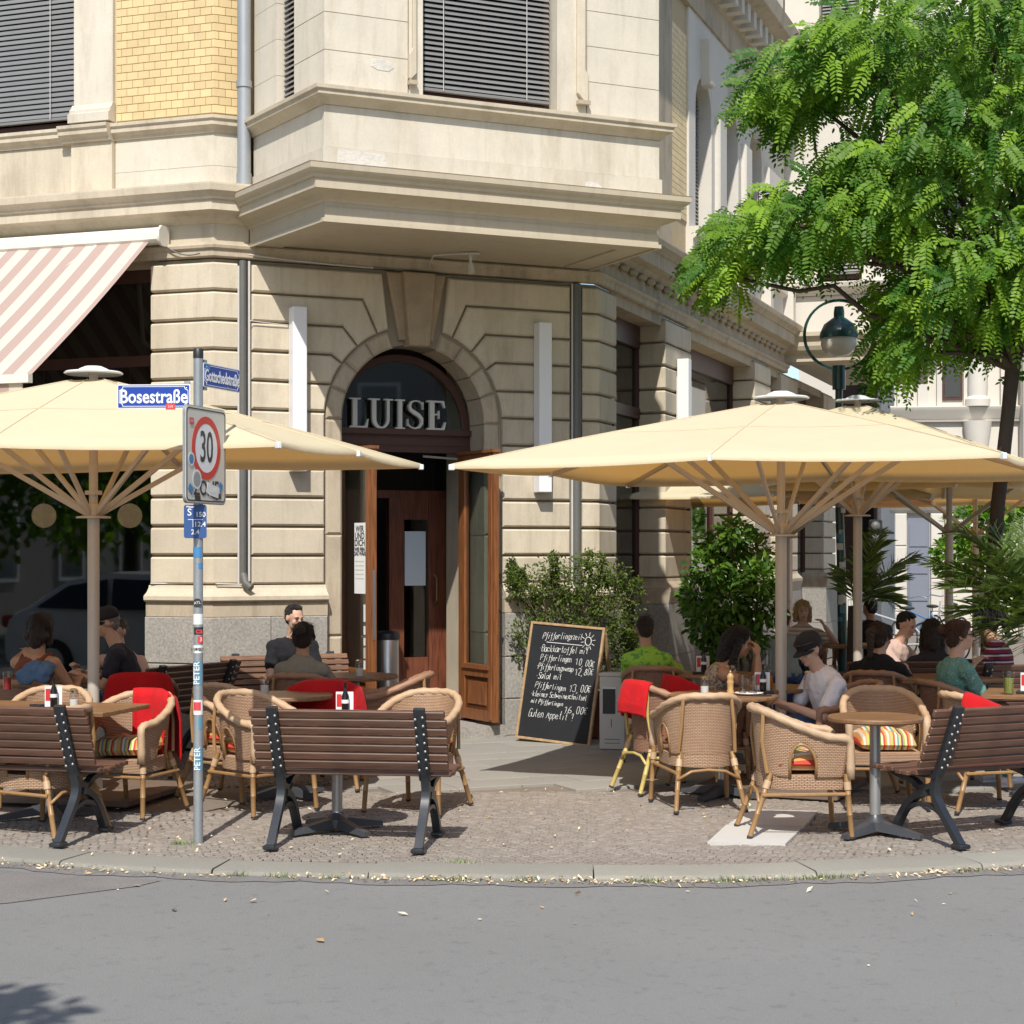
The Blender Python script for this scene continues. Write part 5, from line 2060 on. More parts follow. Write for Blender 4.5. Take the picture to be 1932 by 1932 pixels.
def shaker(x, y, z, label):
    t = thing('sugar_shaker', label, 'sugar shaker', (x, y, z), 0, 'glass sugar shakers')
    MB().lathe([(.030, 0), (.033, .004), (.031, .10), (.026, .118)], seg=14).build('jar', M_['clear'], t, 50, world=False)
    MB().lathe([(.028, .004), (.029, .07), (.0, .071)], seg=12, cap=False).build('sugar', M_['sugar'], t, 50, world=False)
    MB().lathe([(.029, .116), (.030, .132), (.018, .142), (.0, .144)], seg=14, cap=False).build('lid', M_['chrome'], t, 50, world=False)


def tumbler(x, y, z, label, liquid=None, h=.13, r=.032):
    t = thing('drinking_glass', label, 'glass', (x, y, z), 0, 'drinking glasses')
    MB().lathe([(r * .8, 0), (r, h), (r * .93, h), (r * .74, .008), (0, .008)], seg=14, cap=False).build('glass_wall', M_['clear'], t, 50, world=False)
    if liquid:
        MB().lathe([(r * .72, .010), (r * .86, h * .7), (0, h * .7)], seg=12, cap=False).build('drink', M_[liquid], t, 50, world=False)


def menu_stand(x, y, z, rz, label, bottle=True):
    t = thing('menu_stand', label, 'menu stand', (x, y, z), rz, 'menu stands with bottles')
    MB().chbox(-.085, .085, -.05, .05, 0, .022, .004).build('tray', M_['ashtray'], t, world=False)
    MB().box(-.055, .055, -.006, -.002, .02, .155).build('menu_card', M_['paper'], t, world=False)
    MB().box(-.05, -.02, -.0068, -.0062, .06, .14).build('print_block', M_['red_d'], t, world=False)
    if bottle:
        b = MB().lathe([(.022, .022), (.024, .03), (.024, .13), (.010, .165), (.009, .20), (.011, .203), (.011, .215)], c=(.005, -.032, 0), seg=12).build('bottle', M_['bottle'], t, 50, world=False)
        MB().lathe([(.0245, .085), (.0245, .108)], c=(.005, -.032, 0), seg=12, cap=False).build('bottle_label', M_['paper'], b, 50, world=False)


Z0 = .752
p = at(72, 1333, 11.55)
m = thing('ashtray', 'round black ashtray on the square left table', 'ashtray', (p.x, p.y, Z0))
MB().lathe([(.045, 0), (.055, .004), (.055, .03), (.049, .032), (.045, .010), (0, .010)], seg=18, cap=False).build('bowl', M_['ashtray'], m, 50, world=False)
MB().box(-.056, -.04, -.006, .006, .024, .034).build('rest', M_['ashtray'], m, world=False)
menu_stand(-3.02, 11.52, Z0, R(10), 'black menu stand with red card and bottle on the square left table')
shaker(-2.88, 11.50, Z0, 'sugar shaker with a chrome lid on the square left table')
menu_stand(-1.06, 11.08, Z0, R(4), 'menu stand with a dark bottle and white cards behind the middle bench')
shaker(-1.80, 12.72, Z0, 'sugar shaker on the round table left of the wide red blanket')
shaker(-1.27, 14.55, Z0, 'sugar shaker on the shaded table by the door')
shaker(1.39, 12.62, Z0 , 'small salt shaker at the left of the crowded round table')
t = thing('pepper_mill', 'turned pale wooden pepper mill on the crowded round table', 'pepper mill', (1.58, 12.66, Z0))
MB().lathe([(.027, 0), (.028, .02), (.021, .05), (.023, .085), (.026, .10), (.020, .112), (.024, .125), (.025, .14), (.016, .155), (.006, .165)], seg=16).build('body', M_['pep'], t, 180, world=False)
MB().ell((0, 0, .172), .009, seg=8, rings=6).build('knob', M_['brass'], t, 180, world=False)
for k, (x, y, l, lq) in enumerate(((1.68, 12.74, 'tall empty glass right of the pepper mill', None), (1.75, 12.69, 'empty glass on the plate right of the pepper mill', None), (1.95, 13.25, 'glass of orange juice in front of the leaning woman', 'juice'), (-3.75, 13.0, 'glass of pale red drink at the far left edge', 'red_d'), (3.62, 12.75, 'glass of green drink at the right edge', 'green_d'), (2.32, 15.9, 'tall glass behind the parasol pole', None))):
    tumbler(x, y, Z0 if k != 3 else .76, l, lq, .14 if k != 4 else .17, .034 if k != 4 else .042)
t = thing('plate', 'white plate with used glasses on the crowded round table', 'plate', (1.72, 12.70, Z0))
MB().lathe([(.05, 0), (.075, .006), (.105, .016), (.105, .019), (.07, .010), (0, .008)], seg=22, cap=False).build('dish', M_['litwhite'], t, 180, world=False)
MB().chbox(-.03, .02, -.09, -.06, .012, .02, .002).build('sachet', M_['paper'], t, world=False)
menu_stand(1.84, 12.86, Z0, R(-6), 'menu stand with dark bottle before the leaning woman')
shaker(2.23, 13.18, Z0, 'sugar shaker just right of the right parasol pole')
t = thing('phone', 'black phone lying on the crowded round table', 'phone', (1.80, 12.62, Z0))
MB().chbox(-.07, .07, -.035, .035, 0, .010, .003).build('case', M_['ashtray'], t, world=False)
MB().box(-.062, .062, -.03, .03, .0101, .0108).build('screen', M_['bottle'], t, world=False)
menu_stand(1.62, 14.85, Z0, 0, 'menu stand with red card behind the lime green top')
t = thing('pepper_mill', 'dark wooden pepper mill beside the red card in the shade', 'pepper mill', (1.78, 14.8, Z0))
MB().lathe([(.027, 0), (.028, .02), (.021, .05), (.023, .085), (.026, .10), (.020, .112), (.025, .14), (.006, .165)], seg=12).build('body', M_['top'], t, 180, world=False)
MB().ell((0, 0, .172), .009, seg=8, rings=6).build('knob', M_['brass'], t, 180, world=False)
menu_stand(3.78, 12.8, Z0, R(-20), 'menu stand with blue bottle at the right edge')

# ------------------------------------------------------------------ parasols
M_['canopy'] = cloth_mat('parasol_cloth', (.90, .81, .565), .40, through=(.66, .33, .065))
M_['seam'] = plain('parasol_seam', (.60, .50, .33), .9)
M_['alu'] = mat('parasol_frame_paint', (.55, .49, .42), .45, .06, 5, .04, 60, .05, 60, metal=.1)
M_['cap'] = plain('parasol_cap_white', (.72, .74, .76), .4)


def parasol(x, y, rot, side, z_edge, z_top, z_hub, label, base=True):
    t = thing('parasol', label, 'parasol', (x, y, .01), R(rot), 'cream square parasols')
    hx_, hy_ = (side[0] / 2, side[1] / 2) if isinstance(side, tuple) else (side / 2, side / 2)
    ribs = []
    for k in range(8):
        a = PI / 4 * k
        if k % 2:
            e = Vector((math.copysign(hx_, math.cos(a)), math.copysign(hy_, math.sin(a)), z_edge))
        else:
            e = Vector((hx_ * math.cos(a), hy_ * math.sin(a), z_edge + .025))
        ribs.append(e)
    top = z_top - .06
    N = 10
    prev = None
    for k in range(8):
        e0, e1 = ribs[k], ribs[(k + 1) % 8]
        P = []
        for i in range(N + 1):
            tt = .06 + .94 * i / N
            row = []
            for j in range(7):
                s = j / 6
                p = e0.lerp(e1, s) * 1.0
                q = Vector((p.x * tt, p.y * tt, top + (p.z - top) * tt))
                q.z += .010 * math.sin(PI * tt)
                q.z -= .018 * tt * math.sin(PI * s)
                inn = 1 - .012 * math.sin(PI * s) * tt
                row.append((q.x * inn, q.y * inn, q.z))
            P.append(row)
        # short turned-down hem
        P.append([(a * .998, b * .998, c - .028) for a, b, c in P[-1]])
        m = MB().grid(P)
        pn = m.build('canopy_panel', M_['canopy'], t, 180, world=False)
        MB().tube([Vector(p) + Vector((0, 0, .002)) for p in P[5]], .0028, 4).build('seam', M_['seam'], pn, world=False)
    for k in range(8):
        e = ribs[k]
        a0 = Vector((e.x * .04, e.y * .04, top + .012))
        pth = [Vector((e.x * q, e.y * q, top + (e.z - top) * q + .010 * math.sin(PI * q) + .003)) for q in (.06, .3, .6, .8, 1.0)]
        rb = MB().tube([p - Vector((0, 0, .022)) for p in pth], 1, sq=(.022, .034)).build('rib', M_['alu'], t, world=False)
        MB().tube(pth, .0045, 5).build('seam', M_['seam'], rb, world=False)
        pth[-1].z -= .012
        MB().chbox(-.02, .02, -.014, .014, -.03, .012, .004, Matrix.Translation(pth[-1] * 1.0) @ Matrix.Rotation(math.atan2(e.y, e.x), 4, 'Z')).build('rib_tip', M_['cap'], rb, world=False)
        q = .50
        b = Vector((e.x * q, e.y * q, top + (e.z - top) * q + .02 - .03))
        dirn = Vector((e.x, e.y, 0)).normalized()
        MB().tube([dirn * .05 + Vector((0, 0, z_hub + .02)), b], 1, sq=(.022, .036)).build('strut', M_['alu'], t, world=False)
    MB().tube([(0, 0, .02), (0, 0, z_hub + .02)], .043, 16).build('mast', M_['alu'], t, 50, world=False)
    MB().tube([(0, 0, z_hub + .02), (0, 0, top + .02)], .032, 12).build('upper_mast', M_['alu'], t, 50, world=False)
    MB().lathe([(.125, z_hub - .012), (.125, z_hub + .0), (.06, z_hub + .01), (.06, z_hub + .07), (.05, z_hub + .09)], seg=16).build('hub', M_['alu'], t, 40, world=False)
    MB().lathe([(.062, z_hub + .16), (.062, z_hub + .19)], seg=12).build('ring', M_['alu'], t, 40, world=False)
    MB().lathe([(.205, top + .012), (.215, top + .022), (.20, top + .032), (.12, top + .042), (.10, top + .055), (.06, top + .072), (.0, top + .076)], seg=24, cap=False).build('cap', M_['cap'], t, 40, world=False)
    if base:
        MB().lathe([(.16, 0), (.16, .014), (.07, .02), (.062, .15), (.05, .16)], seg=16).build('foot_flange', M_['cap'], t, 40, world=False)
        for i in (-1, 1):
            for j in (-1, 1):
                MB().chbox(i * .28 - .27, i * .28 + .27, j * .28 - .27, j * .28 + .27, .002, .045, .006).build('base_slab', M_['brown_plate'], t, world=False)
    return t


parasol(-3.07, 12.83, -14.5, (4.1, 2.95), 2.465, 3.13, 2.04, 'cream parasol at the left behind the speed limit sign')
parasol(2.03, 13.2, -23.0, 3.74, 2.39, 2.98, 1.91, 'large cream parasol at the right in full sun')
parasol(3.30, 16.7, -23, 3.05, 2.60, 3.26, 2.13, 'cream parasol just behind the large right one, next to the lamp post')
parasol(4.75, 19.0, -12, 3.7, 2.42, 3.0, 1.98, 'cream parasol in tree shade under the palm end of the terrace')
parasol(6.2, 23.4, -14, 3.7, 2.45, 3.05, 2.0, 'farthest cream parasol in the shade at the right', )
parasol(3.3, 21.0, -14, 3.4, 2.40, 2.95, 1.95, 'far shaded cream parasol near the side door')
# ------------------------------------------------------------------ sign post
SP = at(374, 1590, 10.78)
M_['galv'] = mat('galvanised_pole', (.40, .43, .45), .42, .12, 6, .12, 40, .1, 50, .002, metal=.45)
M_['blue'] = plain('enamel_blue', (.012, .055, .34), .35)
M_['blue2'] = plain('plate_blue', (.03, .085, .25), .5)
M_['sgn_white'] = mat('sign_white', (.66, .63, .56), .5, .04, 4, .03, 60, .0)
M_['sgn_red'] = plain('sign_red', (.60, .035, .025), .45)
M_['sgn_black'] = plain('sign_black', (.02, .02, .022), .45)
M_['sticker_b'] = plain('sticker_blue', (.06, .22, .45), .5)
M_['sticker_r'] = plain('sticker_red', (.60, .06, .07), .5)
M_['sticker_k'] = plain('sticker_black', (.03, .03, .03), .5)
M_['sticker_w'] = plain('sticker_white', (.72, .72, .70), .55)
M_['sticker_t'] = plain('sticker_teal', (.10, .26, .36), .5)
x0, y0 = SP.x, SP.y
pole = thing('sign_post', 'galvanised steel signpost full of stickers beside the kerb', 'sign post', (x0, y0, 0))
MB().tube([(0, 0, -.02), (0, 0, 3.0)], .030, 16).build('pole', M_['galv'], pole, 50, world=False)
MB().lathe([(.032, 2.985), (.032, 3.04), (.028, 3.045)], seg=16).build('pole_cap', M_['sgn_black'], pole, 50, world=False)


def wrap(z0, z1, mt, a0=-110, a1=60, r=.0312, txt=None, tm=None, tsize=.03, rot=False, parent=None):
    """sticker bent round the pole"""
    n = 10
    P = [[(r * math.sin(R(a)), -r * math.cos(R(a)), z) for a in [a0 + (a1 - a0) * k / n for k in range(n + 1)]] for z in (z0, z1)]
    o = MB().grid(P).build('sticker', M_[mt], parent or pole, 180, world=False, fix=False)
    if txt:
        a = (a0 + a1) / 2
        c = Vector((x0 + (r + .0012) * math.sin(R(a)), y0 - (r + .0012) * math.cos(R(a)), (z0 + z1) / 2))
        rt = Vector((math.cos(R(a)), math.sin(R(a)), 0))
        Mt = face_matrix(c, Vector((0, 0, 1)) if rot else rt, -rt if rot else Vector((0, 0, 1)))
        text(txt, tsize, Mt, M_[tm], 'sticker_lettering', pole, .0003, bold=.0008)
    return o


def zat(y):
    return EYE - (y - HY) * y0 / F


for ya, yb, mt, a0, a1, tx, tm, ts, rot in ((1032, 1052, 'sticker_b', -90, 50, None, None, 0, 0), (1062, 1073, 'sticker_b', 10, 70, None, None, 0, 0), (1158, 1178, 'sticker_w', -100, 90, None, None, 0, 0),
                                          (1183, 1197, 'sticker_k', -45, 85, 'ca', 'sticker_r', .05, 0), (1200, 1213, 'sticker_r', 0, 80, '3', 'sticker_w', .035, 0), (1217, 1232, 'sticker_w', -80, 80, 'LOBGES', 'sticker_k', .022, 0),
                                          (1247, 1292, 'sticker_t', -70, 60, 'PETER', 'sticker_w', .052, 1), (1320, 1348, 'sticker_w', -60, 70, None, None, 0, 0), (1410, 1452, 'sticker_t', -60, 65, 'PETER', 'sticker_w', .052, 1),
                                          (1352, 1375, 'sticker_t', 10, 60, None, None, 0, 0), (1324, 1340, 'sticker_r', -50, 40, None, None, 0, 0)):
    wrap(zat(yb), zat(ya), mt, a0, a1, .0312 if mt != 'sticker_r' else .0316, tx, tm, ts, rot)
# round sticker
c = Vector((0, -.0318, zat(1137)))
MB().lathe([(.027, 0), (.027, .001)], seg=20, M=Matrix.Translation(c) @ Matrix.Rotation(R(90), 4, 'X')).build('sticker', M_['sticker_k'], pole, world=False)
text('ATL', .024, face_matrix(Vector((x0, y0 - .0335, zat(1137))), (1, 0, .15), (-.15, 0, 1)), M_['sticker_w'], 'sticker_lettering', pole, .0003)


def frame_sign(o, rt, w, h, mt_bg, mt_line, name, parent, r=.02, th=.004, line=.008, inset_=.012):
    """plate with rounded corners and an inner line; o = centre, rt = right direction"""
    pass


def plate(mb, w, h, r, y0_, y1_, n=5, cx=0, cz=0):
    pts = []
    for (sx, sz, a0) in ((1, -1, -90), (1, 1, 0), (-1, 1, 90), (-1, -1, 180)):
        for k in range(n + 1):
            a = R(a0 + 90 * k / n)
            pts.append((cx + sx * (w / 2 - r) + r * math.cos(a), cz + sz * (h / 2 - r) + r * math.sin(a)))
    m = len(pts)
    mb.add([(x, y0_, z) for x, z in pts] + [(x, y1_, z) for x, z in pts], [tuple(range(m)), tuple(range(2 * m - 1, m - 1, -1))] + [(j, (j + 1) % m, m + (j + 1) % m, m + j) for j in range(m)])
    return mb


def ringplate(mb, pts_o, pts_i, y0_, y1_):
    m = len(pts_o)
    vs = [(x, y, z) for y in (y0_, y1_) for pts in (pts_o, pts_i) for x, z in pts]
    fs = []
    for j in range(m):
        k = (j + 1) % m
        fs += [(j, k, m + k, m + j), (2 * m + j, 3 * m + j, 3 * m + k, 2 * m + k), (j, 2 * m + j, 2 * m + k, k), (m + j, m + k, 3 * m + k, 3 * m + j)]
    mb.add(vs, fs)
    return mb


def street_sign(center, ang, w, h, txt, size, label, near, sx):
    """ang: heading of the sign's right side"""
    t = thing('street_name_sign', label, 'street sign', center, ang, 'blue street name signs')
    plate(MB(), w, h, .004, 0, .004).build('plate', M_['litwhite'], t, world=False)
    plate(MB(), w - .012, h - .012, .004, -.0015, 0).build('enamel', M_['blue'], t, world=False)
    # white line with scooped corners
    def sc_pts(i):
        W, H, r = w / 2 - i, h / 2 - i, .022
        pts = []
        for (sx_, sz_, a0) in ((1, -1, 180), (1, 1, 270), (-1, 1, 0), (-1, -1, 90)):
            for k in range(6):
                a = R(a0 - 90 * k / 5)
                pts.append((sx_ * W + r * math.cos(a) * 1.0, sz_ * H + r * math.sin(a)))
        return pts
    ringplate(MB(), sc_pts(.012), sc_pts(.0155), -.0025, -.0010).build('border_line', M_['litwhite'], t, world=False)
    text(txt, size, Matrix.Translation((0, -.0032, -.004)) @ Matrix.Rotation(R(90), 4, 'X'), M_['litwhite'], 'lettering', None, .0004, bold=.0022, sx=sx).parent = t
    MB().box(near - .018, near + .018, .004, .02, -h / 2 - .02, h / 2 + .02).build('bracket', M_['galv'], t, world=False)
    for z in (-.05, .05):
        MB().ell((near, -.0, z), .006, seg=6, rings=4).build('rivet', M_['bolt'], t, world=False)
    return t


c = at(290, 748, y0 - .02)
s1 = street_sign((c.x, c.y, c.z), R(-3), .455, .148, 'Bosestraße', .118, 'blue enamel street sign with white lettering reading Bosestraße', .205, .80)
MB().box(.075, .135, -.0035, -.0028, -.082, -.045).build('sticker', M_['sticker_r'], s1, world=False)
text('319', .022, Matrix.Translation((.105, -.0042, -.064)) @ Matrix.Rotation(R(90), 4, 'X'), M_['sticker_w'], 'sticker_lettering', None, .0002).parent = s1
a_ = at(384, 706, y0)
b_ = Vector((a_.x + .155, a_.y + .444, 0))
sg2 = math.atan2(.444, .155)
ctr = Vector(((a_.x + b_.x) / 2, (a_.y + b_.y) / 2, at(422, 712, y0 + .18).z))
s2 = street_sign(ctr, sg2, .47, .148, 'Gottschedstraße', .105, 'blue enamel street sign seen at an angle reading Gottschedstraße', -.20, .62)
MB().box(-.215, -.16, -.0035, -.0028, .03, .07).build('sticker', M_['sticker_b'], s2, world=False)
for k in range(7):
    xx, zz = random.uniform(.05, .2), random.uniform(-.07, .07)
    MB().ell((xx, -.003, zz), (.008, .001, .006), seg=6, rings=4).build('chip', M_['galv'], s2, world=False)
# speed limit zone sign, turned to face the left street
t = thing('speed_sign', 'worn white zone thirty speed limit sign with stickers on the signpost', 'traffic sign', (x0 + .052, y0 - .016, zat(860)), R(73.5), None)
SW, SH = .545, .585
plate(MB(), SW, SH, .035, 0, .003).build('plate', M_['sgn_white'], t, world=False)
plate(MB(), SW + .012, SH + .012, .04, .003, .018).build('edge', M_['galv'], t, world=False)
def rrect(i, r):
    W, H = SW / 2 - i, SH / 2 - i
    pts = []
    for (sx, sz, a0) in ((1, -1, -90), (1, 1, 0), (-1, 1, 90), (-1, -1, 180)):
        for k in range(6):
            a = R(a0 + 18 * k)
            pts.append((sx * (W - r) + r * math.cos(a), sz * (H - r) + r * math.sin(a)))
    return pts
ringplate(MB(), rrect(.010, .03), rrect(.017, .026), -.0018, -.0004).build('border_line', M_['sgn_black'], t, world=False)
circ = lambda r: [(r * math.cos(2 * PI * k / 40), .045 + r * math.sin(2 * PI * k / 40)) for k in range(40)]
ringplate(MB(), circ(.195), circ(.150), -.0020, -.0004).build('red_ring', M_['sgn_red'], t, world=False)
plate(MB(), .30, .30, .149, -.0012, -.0003, 12, 0, .045).build('white_disc', M_['litwhite'], t, world=False)
RX = Matrix.Rotation(R(90), 4, 'X')
text('30', .27, Matrix.Translation((0, -.0022, .043)) @ RX, M_['sgn_black'], 'numeral', None, .0004, bold=.003, sx=.68).parent = t
text('ZONE', .13, Matrix.Translation((.0, -.0022, -.205)) @ RX, M_['sgn_black'], 'lettering', None, .0004, bold=.002, sx=.95).parent = t
# stickers and torn paper on the sign
for (sx_, sz_, w, h, mt, rr) in ((-.20, .20, .05, .04, 'sticker_r', 0), (.10, -.215, .13, .07, 'sticker_w', 8), (.16, -.235, .07, .06, 'sticker_k', -10), (.03, -.20, .05, .07, 'sticker_w', 20), (-.21, -.21, .06, .045, 'sticker_b', 35), (-.12, -.262, .07, .03, 'sticker_k', 0), (.19, -.19, .05, .06, 'sticker_b', 30), (.10, -.235, .05, .05, 'sticker_k', 15)):
    Mx = Matrix.Translation((sx_, 0, sz_)) @ Matrix.Rotation(R(rr), 4, 'Y')
    MB().box(-w / 2, w / 2, -.0034 - random.random() * .0008, -.0024, -h / 2, h / 2, Mx).build('sticker', M_[mt], t, world=False)
for (sx_, sz_, r1, mt) in ((-.205, -.03, .042, 'sticker_w'), (-.205, -.03, .030, 'sticker_b'), (-.13, -.15, .060, 'sticker_w'), (-.13, -.15, .046, 'galv')):
    plate(MB(), 2 * r1, 2 * r1, r1 * .98, -.0035 - (.0006 if mt in ('sticker_b', 'galv') else 0), -.0024, 7, sx_, sz_).build('sticker', M_[mt], t, world=False)
text('319', .022, Matrix.Translation((-.20, -.0040, .20)) @ RX, M_['sticker_w'], 'sticker_lettering', None, .0002).parent = t
text('DNOS', .045, Matrix.Translation((.12, -.0046, -.215)) @ RX, M_['sticker_w'], 'sticker_lettering', None, .0002, bold=.001).parent = t
for z in (-.22, .18):
    MB().lathe([(.034, z), (.034, z + .03)], c=(.0, .054, 0), seg=14).build('clamp', M_['galv'], t, 40, world=False)
# water valve plate
t = thing('hydrant_plate', 'small blue water valve plate with white numbers below the speed sign', 'sign plate', (x0 - .012, y0 - .034, zat(984)), R(8))
plate(MB(), .138, .206, .014, -.002, .002).build('plate', M_['blue2'], t, world=False)
for tx, sz_, x_, z_ in (('S', .062, -.035, .055), ('150', .042, .032, .042), ('12.4', .042, .028, -.018), ('2.4', .042, .0, -.066), ('Wasser', .016, -.03, .090)):
    text(tx, sz_, Matrix.Translation((x_, -.0028, z_)) @ RX, M_['litwhite'], 'lettering', None, .0003, bold=.0006).parent = t
MB().box(-.045, .045, -.0032, -.0022, .010, .0135).build('line', M_['litwhite'], t, world=False)
MB().box(-.0155, -.0125, -.0032, -.0022, -.035, .010).build('line', M_['litwhite'], t, world=False)
MB().lathe([(.034, -.02), (.034, .02)], c=(.012, .034, 0), seg=14).build('clamp', M_['galv'], t, 40, world=False)

# ------------------------------------------------------------------ menu board
p = at(1050, 1405, 16.05)
bd_l, bd_r = at(972, 1398, 16.5), at(1113, 1407, 16.12)
bd_l.z = bd_r.z = 0
bw_ = (bd_r - bd_l).length
bang = math.atan2(bd_r.y - bd_l.y, bd_r.x - bd_l.x)
M_['board'] = mat('chalk_board', (.009, .011, .015), .65, .3, 4, .1, 40, .05, 60)
M_['bframe'] = wood('board_frame_pine', (.42, .28, .15), (.32, .20, .10), .5, (12, 12, 12), 0)
M_['chalk'] = plain('chalk', (.74, .74, .72), .9)
t = thing('menu_board', 'black chalk menu board in a pine frame leaning before the shrub', 'menu board', ((bd_l.x + bd_r.x) / 2, bd_l.y / 2 + bd_r.y / 2, .01), bang)
BH = 1.115
leanM = Matrix.Rotation(R(-10), 4, 'X') @ Matrix.Rotation(R(3.5), 4, 'Y')
W2 = bw_ / 2
def bmb():
    return MB()
MB().box(-W2 + .02, W2 - .02, .0, .012, .02, BH - .02, leanM).build('panel', M_['board'], t, world=False)
for (xa, xb, za, zb_) in ((-W2, -W2 + .024, 0, BH), (W2 - .024, W2, 0, BH), (-W2 + .024, W2 - .024, 0, .024), (-W2 + .024, W2 - .024, BH - .024, BH)):
    MB().chbox(xa, xb, -.012, .02, za, zb_, .003, leanM).build('frame_strip', M_['bframe'], t, world=False)
for sx in (-1, 1):
    MB().tube([leanM @ Vector((sx * (W2 - .012), .03, BH - .05)), Vector((sx * (W2 - .012), .62, .0))], 1, sq=(.02, .03)).build('rear_leg', M_['bframe'], t, world=False)
MB().box(-W2 + .02, W2 - .02, .57, .585, .18, .22).build('brace', M_['bframe'], t, world=False)
GL = {'P': '02 09 39 48 47 35 05', 'f': '49 38 30 10|16 46', 'i': '26 22|28 28', 'e': '04 44 36 16 04 12 32 43', 'r': '16 12|15 26 36 45', 'l': '29 23 32', 'n': '16 12|15 26 36 45 42', 'g': '46 26 15 13 22 42|46 40 20 11', 's': '45 36 16 15 34 33 22 02',
      'z': '16 46 12 42', 't': '29 23 32|16 36', 'B': '02 09 39 48 47 36 06|36 45 43 32 02', 'a': '46 16 05 03 12 32 46|46 42', 'c': '45 36 16 05 03 12 32 43', 'k': '19 12|46 14 42', 'o': '26 16 05 03 12 32 43 45 36 26', 'm': '06 02|05 16 26 22|25 36 46 42',
      'w': '06 12 25 32 46', 'S': '48 39 19 08 07 16 35 44 43 32 12 03', 'G': '48 39 19 07 04 12 32 43 45 25', 'u': '06 03 12 32 43 46|46 42', 'A': '02 29 42|15 35', 'p': '16 10|15 26 36 45 43 32 12', 'h': '19 12|15 26 36 45 42', '0': '29 18 13 22 32 43 48 39 29',
      '1': '07 29 22', '2': '08 19 39 48 46 02 42', '3': '08 19 39 48 36 44 43 32 12 03', '6': '39 17 03 12 32 43 44 35 15 04', '8': '29 18 17 35 44 43 32 12 03 04 15 37 38 29', ',': '22 10', '€': '48 29 17 14 22 43|06 36|04 34', '!': '29 24|22 22', '·': '25 25'}
lines = [('Pfifferlingszeit', -.25, .42, .062, .885), ('·Backkartoffel mit', -.27, .52, .062, .770), ('Pfifferlingen', -.24, .33, .058, .692), ('10,00€', .13, .20, .060, .680), ('·Pfifferlingswrap', -.28, .40, .056, .612), ('12,80€', .14, .19, .060, .592),
         ('·Salat mit', -.27, .28, .058, .525), ('Pfifferlingen', -.26, .33, .056, .447), ('13,00€', .10, .23, .066, .440), ('·kleines Schweineschnitzel', -.30, .60, .052, .368), ('mit Pfifferlingen', -.28, .34, .040, .308), ('16,00€', .08, .24, .064, .255), ('Guten Appetit !', -.29, .48, .072, .185)]
rt_ = random.Random(2)
for tx, x_, w_, cap_, z_ in lines:
    z_ = .02 + z_ * (BH - .05)
    m = MB()
    adv = w_ / len(tx)
    rise = rt_.uniform(-.012, .02)
    for q, ch in enumerate(tx):
        if ch == ' ':
            continue
        ox = x_ + q * adv + rt_.uniform(-.0015, .0015)
        oz = z_ + rise * q / len(tx) + rt_.uniform(-.003, .003)
        k_ = cap_ / 7 * rt_.uniform(.93, 1.08)
        sl_ = rt_.uniform(.05, .22)
        for st_ in GL[ch].split('|'):
            pt_ = [(int(c_[0]) * adv * .21, (int(c_[1]) - 2) * k_) for c_ in st_.split()]
            if pt_[0] == pt_[-1] and len(pt_) == 2:
                pt_[1] = (pt_[1][0] + .004, pt_[1][1] + .003)
            pt_ = [(ox + a + sl_ * b, -.0025, oz + b) for a, b in (chaikin(pt_, 1) if len(pt_) > 2 else pt_)]
            m.tube([leanM @ Vector(v) for v in pt_], rt_.uniform(.0019, .0027), 4)
    m.build('chalk_lettering', M_['chalk'], t, world=False, fix=False)
MB().box(-.20, .18, -.003, -.0015, .872 * (BH - .05), .872 * (BH - .05) + .005, leanM).build('chalk_line', M_['chalk'], t, world=False)
# chalk sun in the corner
sc0 = Vector((.235, -.003, .915 * (BH - .05)))
sm_ = MB()
sm_.tube([leanM @ (sc0 + Vector((.032 * math.cos(2 * PI * k / 14), 0, .040 * math.sin(2 * PI * k / 14)))) for k in range(14)], .004, 4, closed=True)
for k in range(10):
    a = 2 * PI * k / 10 + .2
    sm_.tube([leanM @ (sc0 + Vector((.045 * math.cos(a), 0, .052 * math.sin(a)))), leanM @ (sc0 + Vector((.075 * math.cos(a), 0, .085 * math.sin(a))))], .0028, 4)
sm_.build('chalk_sun', M_['chalk'], t, world=False)
# ------------------------------------------------------------------ ash box
p = at(1158, 1412, 15.85)
M_['ashgrey'] = mat('grey_enamel', (.52, .51, .49), .45, .06, 5, .05, 60, .05, 60)
t = thing('ash_box', 'tall grey metal ash bin beside the menu board', 'ash bin', (p.x, p.y, .01), R(-12))
MB().chbox(-.115, .115, -.10, .10, 0, .66, .006).build('body', M_['ashgrey'], t, world=False)
MB().hexa([(-.125, -.11, .66), (.125, -.11, .66), (.125, .11, .66), (-.125, .11, .66), (-.115, -.09, .70), (.115, -.09, .70), (.115, .10, .70), (-.115, .10, .70)]) if False else None
m = MB()
m.chbox(-.12, .12, -.105, .105, .66, .685, .004)
m.build('lid', M_['ashgrey'], t, world=False)
MB().box(-.085, .03, -.103, -.099, .32, .55).build('slot', M_['sgn_black'], t, world=False)
MB().box(-.09, .035, -.106, -.0995, .545, .56).build('slot_rim', M_['steel'], t, world=False)
MB().box(-.01, -.004, -.104, -.0995, .20, .27).build('lock', M_['sgn_black'], t, world=False)
for z in (.055, .09):
    MB().box(-.07, .07, -.103, -.0995, z, z + .004).build('groove', M_['sgn_black'], t, world=False)

